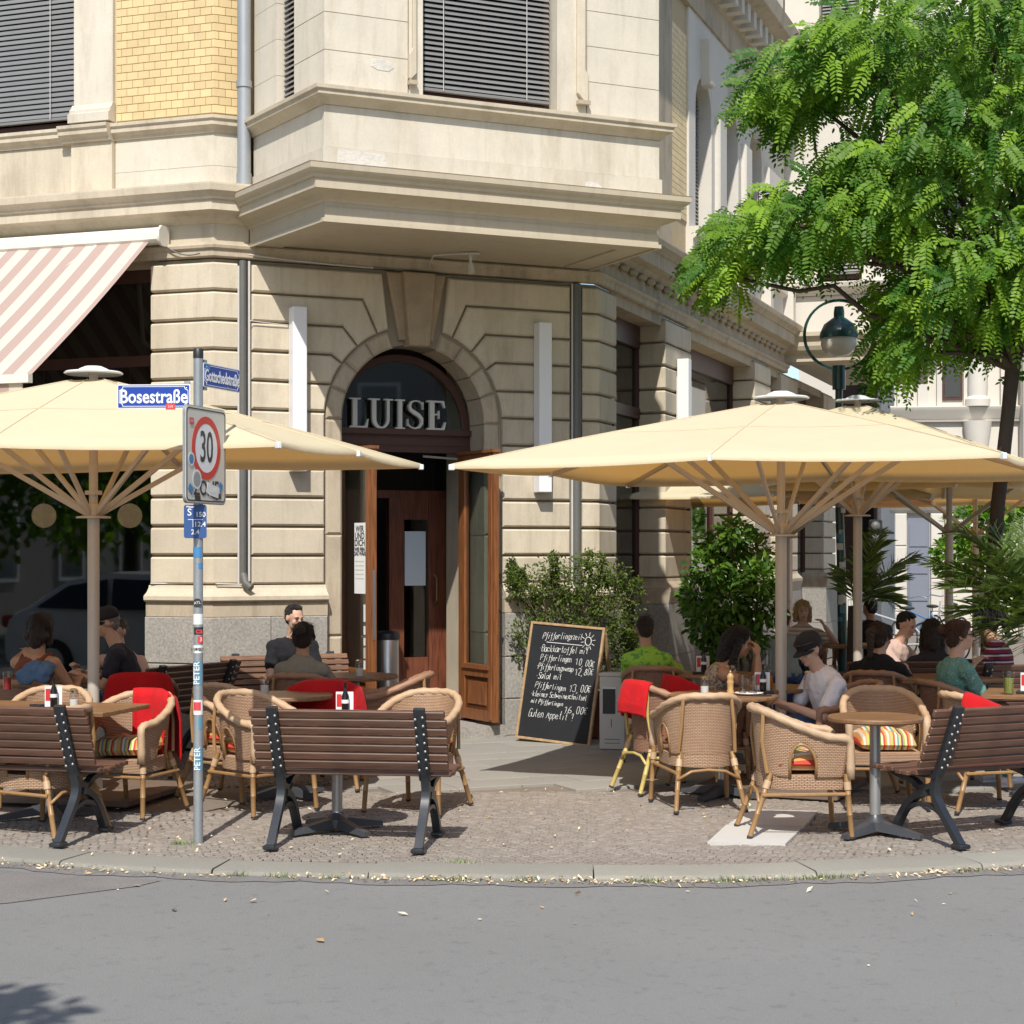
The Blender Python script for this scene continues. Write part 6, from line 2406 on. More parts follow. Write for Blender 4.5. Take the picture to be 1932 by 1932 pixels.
# ------------------------------------------------------------------ lamp post
LD = 19.8
lp = at(1583, 1300, LD)
lx_, ly_ = lp.x, LD
M_['lgreen'] = mat('dark_green_enamel', (.012, .055, .05), .3, .15, 6, .05, 60, .05, 60, spec=.7)
M_['lglass'] = plain('lamp_glass', (.66, .62, .55), .25)
t = thing('street_lamp', 'dark green street lamp with a ring round its glass globe', 'street lamp', (lx_, ly_, 0))
def zl(y):
    return EYE - (y - HY) * LD / F
MB().tube([(.05, 0, 0), (.03, 0, 1.4), (0, 0, zl(930)), (0, 0, zl(720))], [.055, .052, .046, .042], 14).build('post', M_['lgreen'], t, 50, world=False)
MB().tube([(0, 0, zl(735)), (0, 0, zl(690))], .075, 14).build('collar', M_['lgreen'], t, 50, world=False)
cr = zl(632)
rr = .40
MB().tube([(rr * math.sin(a) * .98, 0, cr - rr * math.cos(a) * .98) for a in [2 * PI * k / 40 for k in range(40)]], 1, sq=(.028, .05), closed=True, up=(0, 1, 0)).build('ring', M_['lgreen'], t, world=False)
MB().lathe([(.05, .36), (.06, .30), (.06, .24), (.09, .22), (.17, .16), (.215, .06), (.22, .0), (.20, .0)], c=(0, 0, cr - .04), seg=24).build('hood', M_['lgreen'], t, 40, world=False)
MB().lathe([(.20, -.0), (.205, -.06), (.185, -.13), (.12, -.185), (.05, -.205), (.0, -.208)], c=(0, 0, cr - .04), seg=24, cap=False).build('globe', M_['lglass'], t, 180, world=False)
rs = random.Random(9)
for k in range(26):
    z = rs.uniform(1.0, 2.75)
    wz = rs.uniform(.04, .13)
    a0 = rs.uniform(-90, 0)
    a1 = a0 + rs.uniform(50, 100)
    mt = rs.choice(('sticker_w', 'sticker_b', 'sticker_k', 'sticker_w', 'sticker_t', 'sticker_r', 'galv', 'sticker_b'))
    rad = .0545 + .0002 * k
    n = 8
    xo = .03 * (1 - max(0, (z - 1.4) / 1.6)) if z > 1.4 else .05 - .02 * z / 1.4
    P = [[(xo + rad * math.sin(R(a)), -rad * math.cos(R(a)), zz) for a in [a0 + (a1 - a0) * q / n for q in range(n + 1)]] for zz in (z, z + wz)]
    MB().grid(P).build('sticker', M_[mt], t, 180, world=False, fix=False)
# ------------------------------------------------------------------ people
def skin_mat(name, col):
    t = NT(name)
    n = t.noise(t.coord(), 20, 4, .6)
    t.l(t.mix(n, sh(col, .9), sh(col, 1.08)), t.b.inputs['Base Color'])
    t.set(Roughness=.5)
    t.b.inputs['Subsurface Weight'].default_value = .12
    t.b.inputs['Subsurface Radius'].default_value = (.02, .008, .004)
    t.b.inputs['Specular IOR Level'].default_value = .35
    return t.m


def hair_mat(name, col):
    t = NT(name)
    co = t.coord((60, 60, 8))
    n = t.noise(co, 2.5, 5, .65)
    t.l(t.mix(n, sh(col, .45), sh(col, 1.5)), t.b.inputs['Base Color'])
    t.set(Roughness=.42)
    t.bump(n, 1.0, .02)
    return t.m


M_['skin'] = skin_mat('skin_light', (.58, .36, .26))
M_['skin_t'] = skin_mat('skin_tan', (.44, .25, .16))
M_['lip'] = plain('lip', (.40, .14, .11), .5)
M_['eye'] = plain('eye_dark', (.02, .015, .012), .2)
M_['eyew'] = plain('eye_white', (.70, .68, .66), .3)
for k, c in dict(h_black=(.012, .010, .010), h_brown=(.055, .028, .016), h_dark=(.028, .016, .012), h_blond=(.48, .33, .14), h_red=(.075, .032, .018), h_grey=(.22, .21, .20)).items():
    M_[k] = hair_mat('hair_' + k[2:], c)
FB_ = dict(f_black=(.016, .016, .019), f_olive=(.25, .24, .20), f_terra=(.17, .055, .03), f_navy=(.035, .035, .052), f_lime=(.25, .48, .05), f_beige=(.40, .33, .25), f_white=(.76, .73, .76), f_pink=(.50, .36, .31), f_teal=(.085, .22, .185), f_jean=(.05, .09, .20), f_dark=(.03, .028, .03), f_grey=(.25, .28, .26), f_tank=(.10, .08, .08), f_khaki=(.30, .26, .20))
for k, c in FB_.items():
    M_[k] = fabric('cloth_' + k[2:], c)
M_['f_stripe'] = stripes('maroon_striped_knit', [(.22, .03, .05), (.22, .03, .05), (.55, .50, .52), (.05, .02, .04)], .06, 2)
M_['f_stripe2'] = stripes('beige_striped_knit', [(.66, .60, .52), (.42, .31, .22)], .05, 2)


def spotted(name, base, spot, scale, th):
    t = NT(name)
    n = t.noise(t.coord(), scale, 3, .6)
    t.l(t.ramp(n, [(th, spot), (th + .05, base)]), t.b.inputs['Base Color'])
    t.set(Roughness=.85)
    t.bump(t.noise(t.coord(), 16, 3, .5), .5, .02)
    return t.m


M_['f_pattern'] = spotted('flowered_beige', (.42, .34, .25), (.16, .12, .08), 45, .47)
M_['f_limep'] = spotted('lime_print', (.27, .52, .05), (.10, .30, .05), 18, .42)
M_['f_tealp'] = spotted('teal_dotted', (.10, .25, .22), (.40, .48, .42), 90, .36)
BAKE = []


def remesh(o, vox, disp=None, it=6):
    r = o.modifiers.new('fuse', 'REMESH')
    r.mode = 'VOXEL'
    r.voxel_size = vox
    r.use_smooth_shade = True
    s = o.modifiers.new('soften', 'SMOOTH')
    s.factor = .5
    s.iterations = it
    if disp:
        tx = bpy.data.textures.get('folds_%g' % disp[1]) or bpy.data.textures.new('folds_%g' % disp[1], 'CLOUDS')
        tx.noise_scale = disp[1]
        tx.noise_depth = 3
        d = o.modifiers.new('folds', 'DISPLACE')
        d.texture = tx
        d.strength = disp[0]
        d.mid_level = .5
    BAKE.append(o)
    return o


def ik(a, b, l1, l2, hint):
    a, b, hint = Vector(a), Vector(b), Vector(hint)
    d = b - a
    L = d.length
    if L > (l1 + l2) * .985:
        b = a + d * ((l1 + l2) * .985 / L)
        d = b - a
        L = d.length
    u = d / L
    x = (l1 * l1 - l2 * l2 + L * L) / (2 * L)
    h = math.sqrt(max(1e-6, l1 * l1 - x * x))
    n = (hint - u * hint.dot(u)).normalized()
    return a + u * x + n * h, b


def hand(m, wrist, elbow, palm_up, grip, side):
    """palm with four bent fingers and a thumb; grip 0 flat .. 1 closed"""
    d = (Vector(wrist) - Vector(elbow)).normalized()
    n = Vector(palm_up)
    n = (n - d * n.dot(d)).normalized()              # points to the back of the hand
    s = d.cross(n) * side                            # towards the thumb
    c = Vector(wrist) + d * .045
    m.capsule(Vector(wrist), Vector(wrist) + d * .075, .024, .034, flat=.55, side=s)
    for k, (o, L) in enumerate(((.027, .075), (.009, .084), (-.009, .078), (-.026, .062))):
        b = Vector(wrist) + d * .085 + s * o
        k1 = b + (d * math.cos(grip * .9) - n * math.sin(grip * .9)) * L * .5
        k2 = k1 + (d * math.cos(grip * 2.0) - n * math.sin(grip * 2.0)) * L * .5
        m.capsule(b - d * .01, k1, .0088, .0080, seg=7)
        m.capsule(k1, k2, .0080, .0068, seg=7)
    b = Vector(wrist) + d * .03 + s * .026
    k1 = b + (d * .65 + s * .7).normalized() * .036
    k2 = k1 + (d * .95 + s * .15 - n * .35 * grip).normalized() * .030
    m.capsule(b, k1, .0115, .0098, seg=7)
    m.capsule(k1, k2, .0098, .0080, seg=7)


def person(label, head, phi, lean=10, yaw=0, pitch=5, side=0, skin='skin', shirt='f_black', sleeve='short', trousers='f_jean', shorts=False, hair='short', hcol='h_dark',
           hands=((.16, .40, .77), (-.16, .40, .77)), seat=.46, slim=1.0, glasses=False, cap=None, cap_shades=False, neck='crew', vox=.0095, shoe='f_white', elbow_up=0.0):
    """seated figure; head = world position of the crown, phi = heading, hands in local coordinates (x right, y ahead)"""
    f = Vector((math.cos(R(phi)), math.sin(R(phi)), 0))
    hx, hy, hz = head
    cl, sl = math.cos(R(lean)), math.sin(R(lean))
    T = (hz - seat - .09 - .27 * math.cos(R(lean * .4))) / cl
    off = T * sl + .27 * math.sin(R(lean * .4)) + .02
    hip = Vector((hx, hy, 0)) - f * off
    t = thing('person', label, 'person', (hip.x, hip.y, 0), R(phi - 90), 'people at the café tables')
    UPv = Vector((side, sl, cl)).normalized()
    pel = Vector((0, 0, seat + .09))
    ch = pel + UPv * T                               # base of the neck
    k = slim
    shw = .175 * k
    sh_c = ch - UPv * .095
    SH = {1: sh_c + Vector((shw, 0, 0)), -1: sh_c + Vector((-shw, 0, 0))}
    hd_up = (UPv * .6 + Vector((0, 0, 1))).normalized()
    nb = ch + hd_up * .02
    HM = Matrix.Rotation(R(yaw), 3, 'Z') @ Matrix.Rotation(R(-pitch), 3, 'X')
    hc = ch + Vector((0, sl * .05 + .015, 0)) + hd_up * .075 + HM @ Vector((0, .01, .085))
    hp = lambda x, y, z: hc + HM @ Vector((x, y, z))
    MR = Matrix.Rotation(-R(lean), 3, 'X')
    # ---- body
    b = MB()
    b.ell(pel, (.165 * k, .12, .115))
    b.capsule(pel + UPv * .05, pel + UPv * (T * .55), .135 * k, .125 * k, flat=.74, side=(1, 0, 0), seg=14)
    b.ell(pel + UPv * (T * .66), (.155 * k, .112, .165), MR)
    b.capsule(SH[1] - UPv * .01, SH[-1] - UPv * .01, .056, .056)
    b.capsule(ch - UPv * .07, SH[1] * .75 + ch * .25 - UPv * .015, .06, .045)
    b.capsule(ch - UPv * .07, SH[-1] * .75 + ch * .25 - UPv * .015, .06, .045)
    b.capsule(ch - UPv * .05, hc - Vector((0, .015, .06)), .060, .053)
    b.ell(hp(0, -.012, .022), (.074, .094, .092), HM, 16, 12)
    b.ell(hp(0, .022, -.045), (.056, .066, .070), HM, 14, 10)
    b.ell(hp(0, .062, -.088), (.027, .024, .020), HM)
    b.capsule(hp(0, .082, .012), hp(0, .100, -.028), .009, .0145, seg=8)
    b.capsule(hp(-.032, .074, .022), hp(.032, .074, .022), .012, .012, seg=8)
    b.ell(hp(0, .080, -.062), (.022, .012, .012), HM)
    for s in (-1, 1):
        b.ell(hp(s * .076, -.008, -.005), (.009, .020, .030), HM, 8, 6)
        b.ell(hp(s * .040, .060, -.028), (.022, .020, .022), HM, 8, 6)
    EL, WR = {}, {}
    for s, tgt in ((1, hands[0]), (-1, hands[1])):
        e, w = ik(SH[s], tgt, .285, .245, (s * .5, -.45, -.8 + elbow_up))
        EL[s], WR[s] = e, w
        b.capsule(SH[s], e, .049 * (.6 + .4 * k), .038)
        b.capsule(e, w, .039, .026)
        hand(b, w, e, (0, .3, 1), .55, -s)
    KN, AN = {}, {}
    for s in (-1, 1):
        hipj = pel + Vector((s * .085, .02, -.03))
        kn = Vector((s * .13, .44, seat + .02))
        an = Vector((s * .13, .40, .10))
        KN[s], AN[s] = kn, an
        b.capsule(hipj, kn, .083, .056)
        b.capsule(kn, an, .053, .036)
        b.capsule(an + Vector((0, -.03, -.06)), an + Vector((s * .015, .14, -.07)), .034, .028, flat=.8)
    body = b.build('body', M_[skin], t, 180, world=False)
    remesh(body, vox)
    # ---- face
    for s in (-1, 1):
        MB().ell(hp(s * .031, .082, .006), (.0105, .005, .0045), HM, 8, 6).build('eye', M_['eye'], body, 180, world=False)
        MB().capsule(hp(s * .017, .090, .026), hp(s * .045, .080, .027), .0036, .0026, seg=6).build('eyebrow', M_[hcol], body, 180, world=False)
    MB().ell(hp(0, .0915, -.062), (.021, .006, .0075), HM, 10, 6).build('mouth', M_['lip'], body, 180, world=False)
    # ---- shirt
    if shirt:
        m = MB()
        g = .016
        m.ell(pel + Vector((0, 0, .0)), (.165 * k + g, .12 + g, .115))
        m.capsule(pel + UPv * .05, pel + UPv * (T * .55), .135 * k + g, .125 * k + g, flat=.80, side=(1, 0, 0), seg=14)
        m.ell(pel + UPv * (T * .66), (.155 * k + g, .112 + g, .165 if sleeve != 'none' else .135), MR)
        if sleeve != 'none':
            m.capsule(SH[1] - UPv * .012, SH[-1] - UPv * .012, .056 + g * .7, .056 + g * .7)
            for s in (-1, 1):
                if neck == 'crew':
                    m.capsule(ch - UPv * .075, SH[s] * .75 + ch * .25 - UPv * .018, .06 + g * .6, .045 + g)
                fr_ = .62 if sleeve == 'short' else 1.0
                q = SH[s].lerp(EL[s], fr_)
                m.capsule(SH[s], q, .046 + g * .6, .048 + g if sleeve == 'short' else .038 + g)
                if sleeve == 'long':
                    m.capsule(EL[s], EL[s].lerp(WR[s], .88), .039 + g, .030 + g * .8)
        else:
            for s in (-1, 1):
                for dy in (-.07, .07):
                    m.capsule(pel + UPv * (T * .80) + Vector((s * .08, dy, 0)), ch + Vector((s * .105, dy * .3, -.035)), .028, .020)
        so = m.build('shirt', M_[shirt], t, 180, world=False)
        remesh(so, vox, (.022, .09), 4)
    # ---- trousers and shoes
    m = MB()
    g = .014
    m.ell(pel - Vector((0, 0, .015)), (.165 * k + g, .12 + g, .105))
    for s in (-1, 1):
        hipj = pel + Vector((s * .085, .02, -.03))
        if shorts:
            m.capsule(hipj, hipj.lerp(KN[s], .8), .083 + g, .066 + g)
        else:
            m.capsule(hipj, KN[s], .083 + g, .056 + g)
            m.capsule(KN[s], KN[s].lerp(AN[s], .95), .053 + g, .040 + g)
    to = m.build('trousers', M_[trousers], t, 180, world=False)
    remesh(to, vox * 1.2, (.015, .10), 4)
    for s in (-1, 1):
        m = MB()
        a = AN[s]
        m.capsule(a + Vector((0, -.035, -.052)), a + Vector((s * .015, .15, -.062)), .040, .034, flat=.85)
        m.box(a.x - .034, a.x + .034 + s * .006, a.y - .07, a.y + .18, a.z - .098, a.z - .075)
        m.build('shoe', M_[shoe], t, 60, world=False)
    # ---- hair
    m = MB()
    if hair in ('short', 'crop'):
        m.ell(hp(0, -.027, .040), (.079, .090, .084), HM, 16, 12)
        m.ell(hp(0, -.050, -.015), (.066, .054, .062), HM, 12, 10)
        m.ell(hp(0, .016, .100), (.054, .048, .022), HM, 12, 8)
    else:
        m.ell(hp(0, -.024, .034), (.087, .098, .096), HM, 16, 12)
        m.ell(hp(0, -.055, -.02), (.080, .062, .080), HM, 12, 10)
        for s in (-1, 1):
            m.capsule(hp(s * .040, .045, .085), hp(s * .080, .005, -.0), .030, .020)
        if hair == 'bun':
            m.ell(hp(0, -.130, .045), (.050, .044, .048), HM, 10, 8)
        elif hair == 'ponytail':
            m.capsule(hp(0, -.105, .05), hp(0, -.155, .02), .034, .04)
            m.capsule(hp(0, -.155, .02), hp(.01, -.150, -.17), .042, .022)
        elif hair == 'bob':
            for s in (-1, 1):
                m.capsule(hp(s * .078, -.005, .02), hp(s * .080, -.010, -.105), .030, .030)
            m.capsule(hp(-.05, -.075, -.06), hp(.05, -.075, -.06), .055, .055)
            m.capsule(hp(0, -.07, .0), hp(0, -.080, -.10), .075, .06)
        elif hair == 'long':
            for s in (-1, 1):
                m.capsule(hp(s * .078, -.005, .02), hp(s * .082, -.02, -.12), .028, .032)
                m.capsule(hp(s * .082, -.02, -.12), hc + Vector((s * .075, -.06 - sl * .10, -.30)), .034, .026)
            m.capsule(hp(0, -.07, .0), hp(0, -.085, -.12), .078, .07)
            m.capsule(hp(0, -.085, -.12), hc + Vector((0, -.12 - sl * .20, -.36)), .075, .045, flat=.6, side=(1, 0, 0))
    ho = m.build('hair', M_[hcol], t, 180, world=False)
    remesh(ho, .0065, (.022, .022), 2)
    # loose strands break the outline
    V_, F_ = [], []
    rs_ = random.Random(int(abs(hx) * 1000))
    for _ in range(0 if cap else 160 if hair == 'crop' else 300):
        u = Vector((rs_.gauss(0, 1), rs_.gauss(0, 1), rs_.gauss(.3, 1))).normalized()
        if u.y > .35 and u.z < .55 or u.z < -.5 or (hair in ('short', 'crop') and u.y > .0 and u.z < .75):
            continue
        p_ = Vector((u.x * .088, u.y * .100 - .022, u.z * .098 + .034))
        dn = Vector((u.x * .3, -.25, -1))
        dn = (dn - u * dn.dot(u)).normalized()
        sd_ = u.cross(dn) * .0022
        ln_ = .012 if hair in ('short', 'crop') else .05
        q1 = p_ + dn * ln_ + u * rs_.uniform(.0, .010)
        q2 = q1 + dn * ln_ * .8 + u * rs_.uniform(-.006, .008)
        n_ = len(V_)
        V_ += [hp(*(p_ - sd_)), hp(*(p_ + sd_)), hp(*(q1 + sd_)), hp(*(q1 - sd_)), hp(*q2)]
        F_ += [(n_, n_ + 1, n_ + 2, n_ + 3), (n_ + 3, n_ + 2, n_ + 4)]
    if V_:
        m2 = MB()
        m2.add(V_, F_)
        m2.build('hair_strands', M_[hcol], ho, world=False, fix=False)
    if cap:
        m = MB()
        prof = [(.092, .0), (.095, .02), (.090, .055), (.070, .085), (.035, .101), (.0, .105)]
        Mc = Matrix.Translation(hp(0, -.010, .032)) @ HM.to_4x4() @ Matrix.Rotation(R(-4), 4, 'X') @ Matrix.Diagonal((1, 1.14, 1.05, 1))
        m.lathe(prof, seg=20, M=Mc, cap=False)
        Pv = []
        for i in range(5):
            q = i / 4
            Pv.append([Mc @ Vector(((.088 - .018 * q * q) * math.sin(R(a)), .06 * q * math.cos(R(a * .9)) + .088 * math.cos(R(a)), .004 - .020 * q - .016 * (abs(a) / 70) ** 2)) for a in range(-75, 76, 15)])
        m.grid(Pv)
        co = m.build('cap', M_[cap], t, 180, world=False)
        sd = co.modifiers.new('thickness', 'SOLIDIFY')
        sd.thickness = .004
        if cap_shades:
            MB().tube([Mc @ Vector((.097 * math.sin(R(a)), .100 * math.cos(R(a)), .045)) for a in range(-80, 81, 10)], .008, 6).build('sunglasses', M_['eye'], co, 180, world=False)
    if glasses:
        m = MB()
        for s in (-1, 1):
            m.ell(hp(s * .033, .092, .006), (.026, .005, .020), HM, 12, 8)
            m.capsule(hp(s * .058, .082, .012), hp(s * .080, .0, .006), .003, .003, seg=6)
        m.capsule(hp(-.01, .097, .010), hp(.01, .097, .010), .003, .003, seg=6)
        m.build('sunglasses', M_['eye'], t, 180, world=False)
    return t


def hd(x, y, d):
    p = at(x, y, d)
    return (p.x, p.y, p.z)


person('man in a black T-shirt facing the street on the bench by the wall', hd(553, 1142, 15.75), 284, 6, 26, 12, shirt='f_black', hair='crop', hcol='h_black', trousers='f_khaki', shorts=True, hands=((.13, .36, .60), (-.14, .36, .60)), slim=1.0, vox=.0075)
person('woman with dark hair in a bun and an olive shirt seen from behind', hd(572, 1177, 14.3), 84, 8, 0, 8, shirt='f_olive', hair='bun', hcol='h_dark', skin='skin_t', slim=.95)
person('dark haired woman with bare shoulders resting her chin on her hand at the left', hd(77, 1161, 13.7), 72, 14, 6, 8, shirt='f_terra', sleeve='none', hair='bob', hcol='h_dark', skin='skin_t', hands=((.18, .42, .77), (-.12, .16, 1.02)), slim=.95)
person('man in a navy shirt and dark cap leaning to the left', hd(203, 1150, 14.6), 188, 20, 8, 10, shirt='f_navy', hair='short', hcol='h_grey', cap='f_dark', hands=((.15, .42, .77), (-.12, .44, .77)), slim=1.1)
person('person in a dark vest behind the man in the navy shirt', hd(222, 1168, 15.35), 250, 12, 0, 10, shirt='f_tank', sleeve='none', hair='short', hcol='h_brown', hands=((.28, .36, .77), (-.30, .34, .77)), slim=1.1, vox=.011)
person('woman in a lime green top seen from behind near the menu board', hd(1232, 1163, 15.25), 80, 14, 10, 10, -.15, shirt='f_limep', sleeve='long', hair='short', hcol='h_dark', skin='skin_t', slim=.95, hands=((.20, .40, .77), (-.12, .40, .77)))
person('long black haired woman leaning her face on both hands', hd(1392, 1184, 13.62), 358, 27, 2, 14, shirt='f_pattern', sleeve='none', hair='long', hcol='h_black', skin='skin_t', hands=((.065, .415, .965), (-.065, .415, .965)), trousers='f_beige', shorts=True, slim=.92, vox=.008, elbow_up=-.6)
person('man in a white shirt and black cap looking down at the table', hd(1532, 1196, 13.08), 196, 22, 12, 22, shirt='f_white', hair='crop', hcol='h_brown', cap='f_dark', cap_shades=True, trousers='f_jean', shorts=True, hands=((.10, .44, .66), (-.14, .45, .66)), slim=1.25, vox=.008)
person('blonde woman in a striped top far back under the parasols', hd(1514, 1134, 19.9), 258, 4, 12, 4, shirt='f_stripe2', sleeve='short', hair='bob', hcol='h_blond', hands=((.16, .40, .80), (-.26, .30, .95)), slim=.95, vox=.011)
person('far person all in black beside the second parasol pole', hd(1642, 1130, 21.2), 96, 8, 20, 5, shirt='f_black', hair='crop', hcol='h_black', skin='skin_t', trousers='f_dark', slim=1.15, vox=.012)
person('woman with a brown ponytail and black T-shirt seen from behind', hd(1660, 1178, 14.7), 62, 12, -18, 8, shirt='f_black', hair='ponytail', hcol='h_brown', slim=1.05, trousers='f_dark')
person('man in a dusty pink T-shirt bending over his plate', hd(1706, 1155, 16.4), 322, 20, -4, 22, shirt='f_pink', hair='crop', hcol='h_black', slim=1.12, hands=((.10, .44, .80), (-.14, .42, .80)), vox=.010)
person('woman with long dark hair between the black T-shirt and the teal dress', hd(1758, 1170, 15.4), 86, 8, -8, 4, shirt='f_dark', sleeve='short', hair='long', hcol='h_dark', slim=.95, trousers='f_dark')
person('woman in a teal dress and sunglasses looking to the right', hd(1812, 1172, 13.38), 14, 6, -16, -2, shirt='f_tealp', hair='bun', hcol='h_red', glasses=True, slim=1.02, trousers='f_teal', hands=((.10, .40, .60), (-.22, .30, .90)), neck='v', vox=.008)
person('person with black hair in a maroon striped shirt at the right', hd(1864, 1150, 15.6), 150, 16, 10, 18, shirt='f_stripe', sleeve='short', hair='ponytail', hcol='h_black', skin='skin_t', slim=1.02)
person('person in a grey green shirt half hidden by the right parasol pole', hd(1478, 1150, 18.3), 80, 8, 0, 5, shirt='f_grey', hair='crop', hcol='h_brown', slim=1.1, vox=.012)
# yellow badge on the black T-shirt
# denim jacket over the woman's chair at the left
M_['denim'] = fabric('denim_bundle', (.08, .14, .24), .9, .4)
m = MB()
rb = random.Random(4)
jb = at(66, 1262, 13.1)
for k in range(7):
    m.ell((rb.uniform(-.10, .10), rb.uniform(-.03, .03), rb.uniform(-.05, .05)), (rb.uniform(.04, .08), .045, rb.uniform(.04, .07)), Matrix.Rotation(rb.uniform(-.6, .6), 3, 'Y'), 10, 8)
jo = m.build('denim_jacket', M_['denim'], None, 180)
jo.location = (jb.x, jb.y, jb.z - .03)
tag(jo, 'blue denim jacket bundled over the back of the dark haired woman\'s chair', 'jacket')
remesh(jo, .010, (.03, .05), 4)
# ------------------------------------------------------------------ plants
def mesh_np(name, V, Fl, tone, mt, parent=None, smooth=False):
    """faces given as an (n, k) index array"""
    me = bpy.data.meshes.new(name)
    nv, nf, k = len(V), len(Fl), Fl.shape[1]
    me.vertices.add(nv)
    me.vertices.foreach_set('co', np.ascontiguousarray(V, dtype=np.float32).ravel())
    me.loops.add(nf * k)
    me.loops.foreach_set('vertex_index', np.ascontiguousarray(Fl, dtype=np.int32).ravel())
    me.polygons.add(nf)
    me.polygons.foreach_set('loop_start', np.arange(0, nf * k, k, dtype=np.int32))
    me.update(calc_edges=True)
    me.attributes.new('tone', 'FLOAT', 'FACE').data.foreach_set('value', np.ascontiguousarray(tone, dtype=np.float32))
    me.materials.append(mt)
    o = bpy.data.objects.new(name, me)
    COL.objects.link(o)
    if parent is not None:
        me.transform(wm(parent).inverted())
        o.parent = parent
    return o


def leaf_template(L, W, fold=.25):
    """pointed oval leaf, two quads a side folded on the midrib; base at the origin, along +x"""
    v = np.array([(0, 0, 0), (.45 * L, 0, -.02 * L), (L, 0, -.10 * L), (.30 * L, W / 2, fold * W / 2), (.72 * L, W * .42, fold * W * .4 - .05 * L), (.30 * L, -W / 2, fold * W / 2), (.72 * L, -W * .42, fold * W * .4 - .05 * L)])
    f = np.array([(0, 1, 3, 3), (1, 4, 3, 3), (1, 2, 4, 4), (0, 5, 1, 1), (1, 5, 6, 6), (1, 6, 2, 2)])[:, :3]
    return v, f


def frames(d, up):
    """rotation matrices with x along d and z near up"""
    d = d / np.linalg.norm(d, axis=1, keepdims=True)
    y = np.cross(up, d)
    y /= np.linalg.norm(y, axis=1, keepdims=True) + 1e-9
    z = np.cross(d, y)
    return np.stack([d, y, z], axis=2)


def instance(tv, tf, pos, rot, scl):
    n = len(pos)
    V = np.einsum('nij,kj->nki', rot, tv) * scl[:, None, None] + pos[:, None, :]
    Fl = tf[None, :, :] + (np.arange(n) * len(tv))[:, None, None]
    return V.reshape(-1, 3), Fl.reshape(-1, tf.shape[1])


def unit(n):
    v = rng.normal(size=(n, 3))
    return v / np.linalg.norm(v, axis=1, keepdims=True)


def leaf_cloud(name, blobs, n, L, W, mt, parent, droop=.2, shell=.55):
    """leaves spread through several ellipsoids ((centre), (radii), weight)"""
    w = np.array([b[2] for b in blobs], float)
    idx = rng.choice(len(blobs), n, p=w / w.sum())
    c = np.array([b[0] for b in blobs])[idx]
    r = np.array([b[1] for b in blobs])[idx]
    u = unit(n)
    rad = (shell + (1 - shell) * rng.random(n)) ** .7
    rad[rng.random(n) < .25] *= .7
    pos = c + u * r * rad[:, None]
    out = u + rng.normal(scale=.6, size=(n, 3))
    out[:, 2] -= droop
    up = rng.normal(scale=.5, size=(n, 3)) + np.array([0, -.35, 1.0])
    rot = frames(out, up)
    tv, tf = leaf_template(L, W)
    V, Fl = instance(tv, tf, pos, rot, rng.uniform(.65, 1.25, n))
    tone = np.repeat(np.clip(rng.normal(.4, .25, n), 0, 1), len(tf))
    return mesh_np(name, V, Fl, tone, mt, parent)


def branch(m, p0, p1, r0, r1, sag_=.0, n=6, wob=.04, seed=0):
    r = random.Random(seed)
    p0, p1 = Vector(p0), Vector(p1)
    L = (p1 - p0).length
    pts = []
    for i in range(n + 1):
        q = i / n
        p = p0.lerp(p1, q) + Vector((r.uniform(-wob, wob), r.uniform(-wob, wob), r.uniform(-wob, wob))) * L * (0 if i in (0, n) else 1)
        p.z += sag_ * 4 * q * (1 - q)
        pts.append(p)
    m.tube(pts, [r0 + (r1 - r0) * i / n for i in range(n + 1)], 7)
    return pts


M_['bark'] = mat('bark', (.075, .055, .042), .9, .25, 8, .2, 60, .6, 25, .02)
M_['twig'] = mat('twig', (.09, .065, .04), .8, .2, 8, .1, 60, .1, 40)
M_['locust'] = leaf_mat('locust_leaf', (.048, .135, .020), (.25, .40, .042), .42, .45)
M_['box_leaf'] = leaf_mat('box_leaf', (.045, .085, .018), (.17, .21, .045), .30, .45)
M_['laurel'] = leaf_mat('laurel_leaf', (.03, .09, .016), (.13, .23, .03), .28, .28)
M_['palm'] = leaf_mat('palm_leaf', (.055, .105, .028), (.20, .27, .085), .3, .35)

# ---- street tree with feathered leaves
TX, TY = 4.68, 16.5
tree = thing('street_tree', 'locust tree with feathery green leaves hanging over the parasols', 'tree', (TX, TY, 0))
m = MB()
tk = [(TX - .22, TY, 0), (TX - .18, TY, 1.0), (TX - .10, TY, 2.2), (TX + .0, TY, 3.1), (TX + .05, TY, 3.6)]
m.tube(tk, [.085, .072, .066, .064, .070], 10)
fork = Vector(tk[-1])
# crown outline in world x, z at the depth of the trunk: several layered boughs
K = TY / F
def wz(x, y):
    return ((x - CX) * K, EYE - (y - HY) * K)
boughs = [  # image-side outline points of each bough's centre line, radius, weight
    ((1460, 165), (1640, 95), .42, 1.0), ((1560, 90), (1760, 40), .55, 1.2), ((1420, 190), (1540, 185), .24, .6), ((1700, 130), (1950, 90), .85, 2.2), ((1830, 30), (2100, 0), .9, 1.6),
    ((1390, 425), (1540, 370), .34, 1.0), ((1360, 470), (1480, 430), .30, .7), ((1590, 310), (1720, 290), .34, .9), ((1580, 410), (1760, 400), .48, 1.7), ((1450, 465), (1600, 450), .24, .7),
    ((1720, 250), (1930, 260), .70, 1.9), ((1740, 480), (1950, 480), .60, 1.7), ((1710, 560), (1790, 540), .34, 1.0), ((1820, 590), (1960, 600), .42, 1.0), ((1690, 660), (1740, 650), .20, .35), ((1850, 340), (2100, 350), .8, 1.6), ((1900, 500), (2150, 560), .6, .9), ((1960, 650), (2100, 690), .35, .4), ((1330, 500), (1400, 520), .18, .3), ((1680, 630), (1710, 690), .15, .3)]
NT_ = 1850
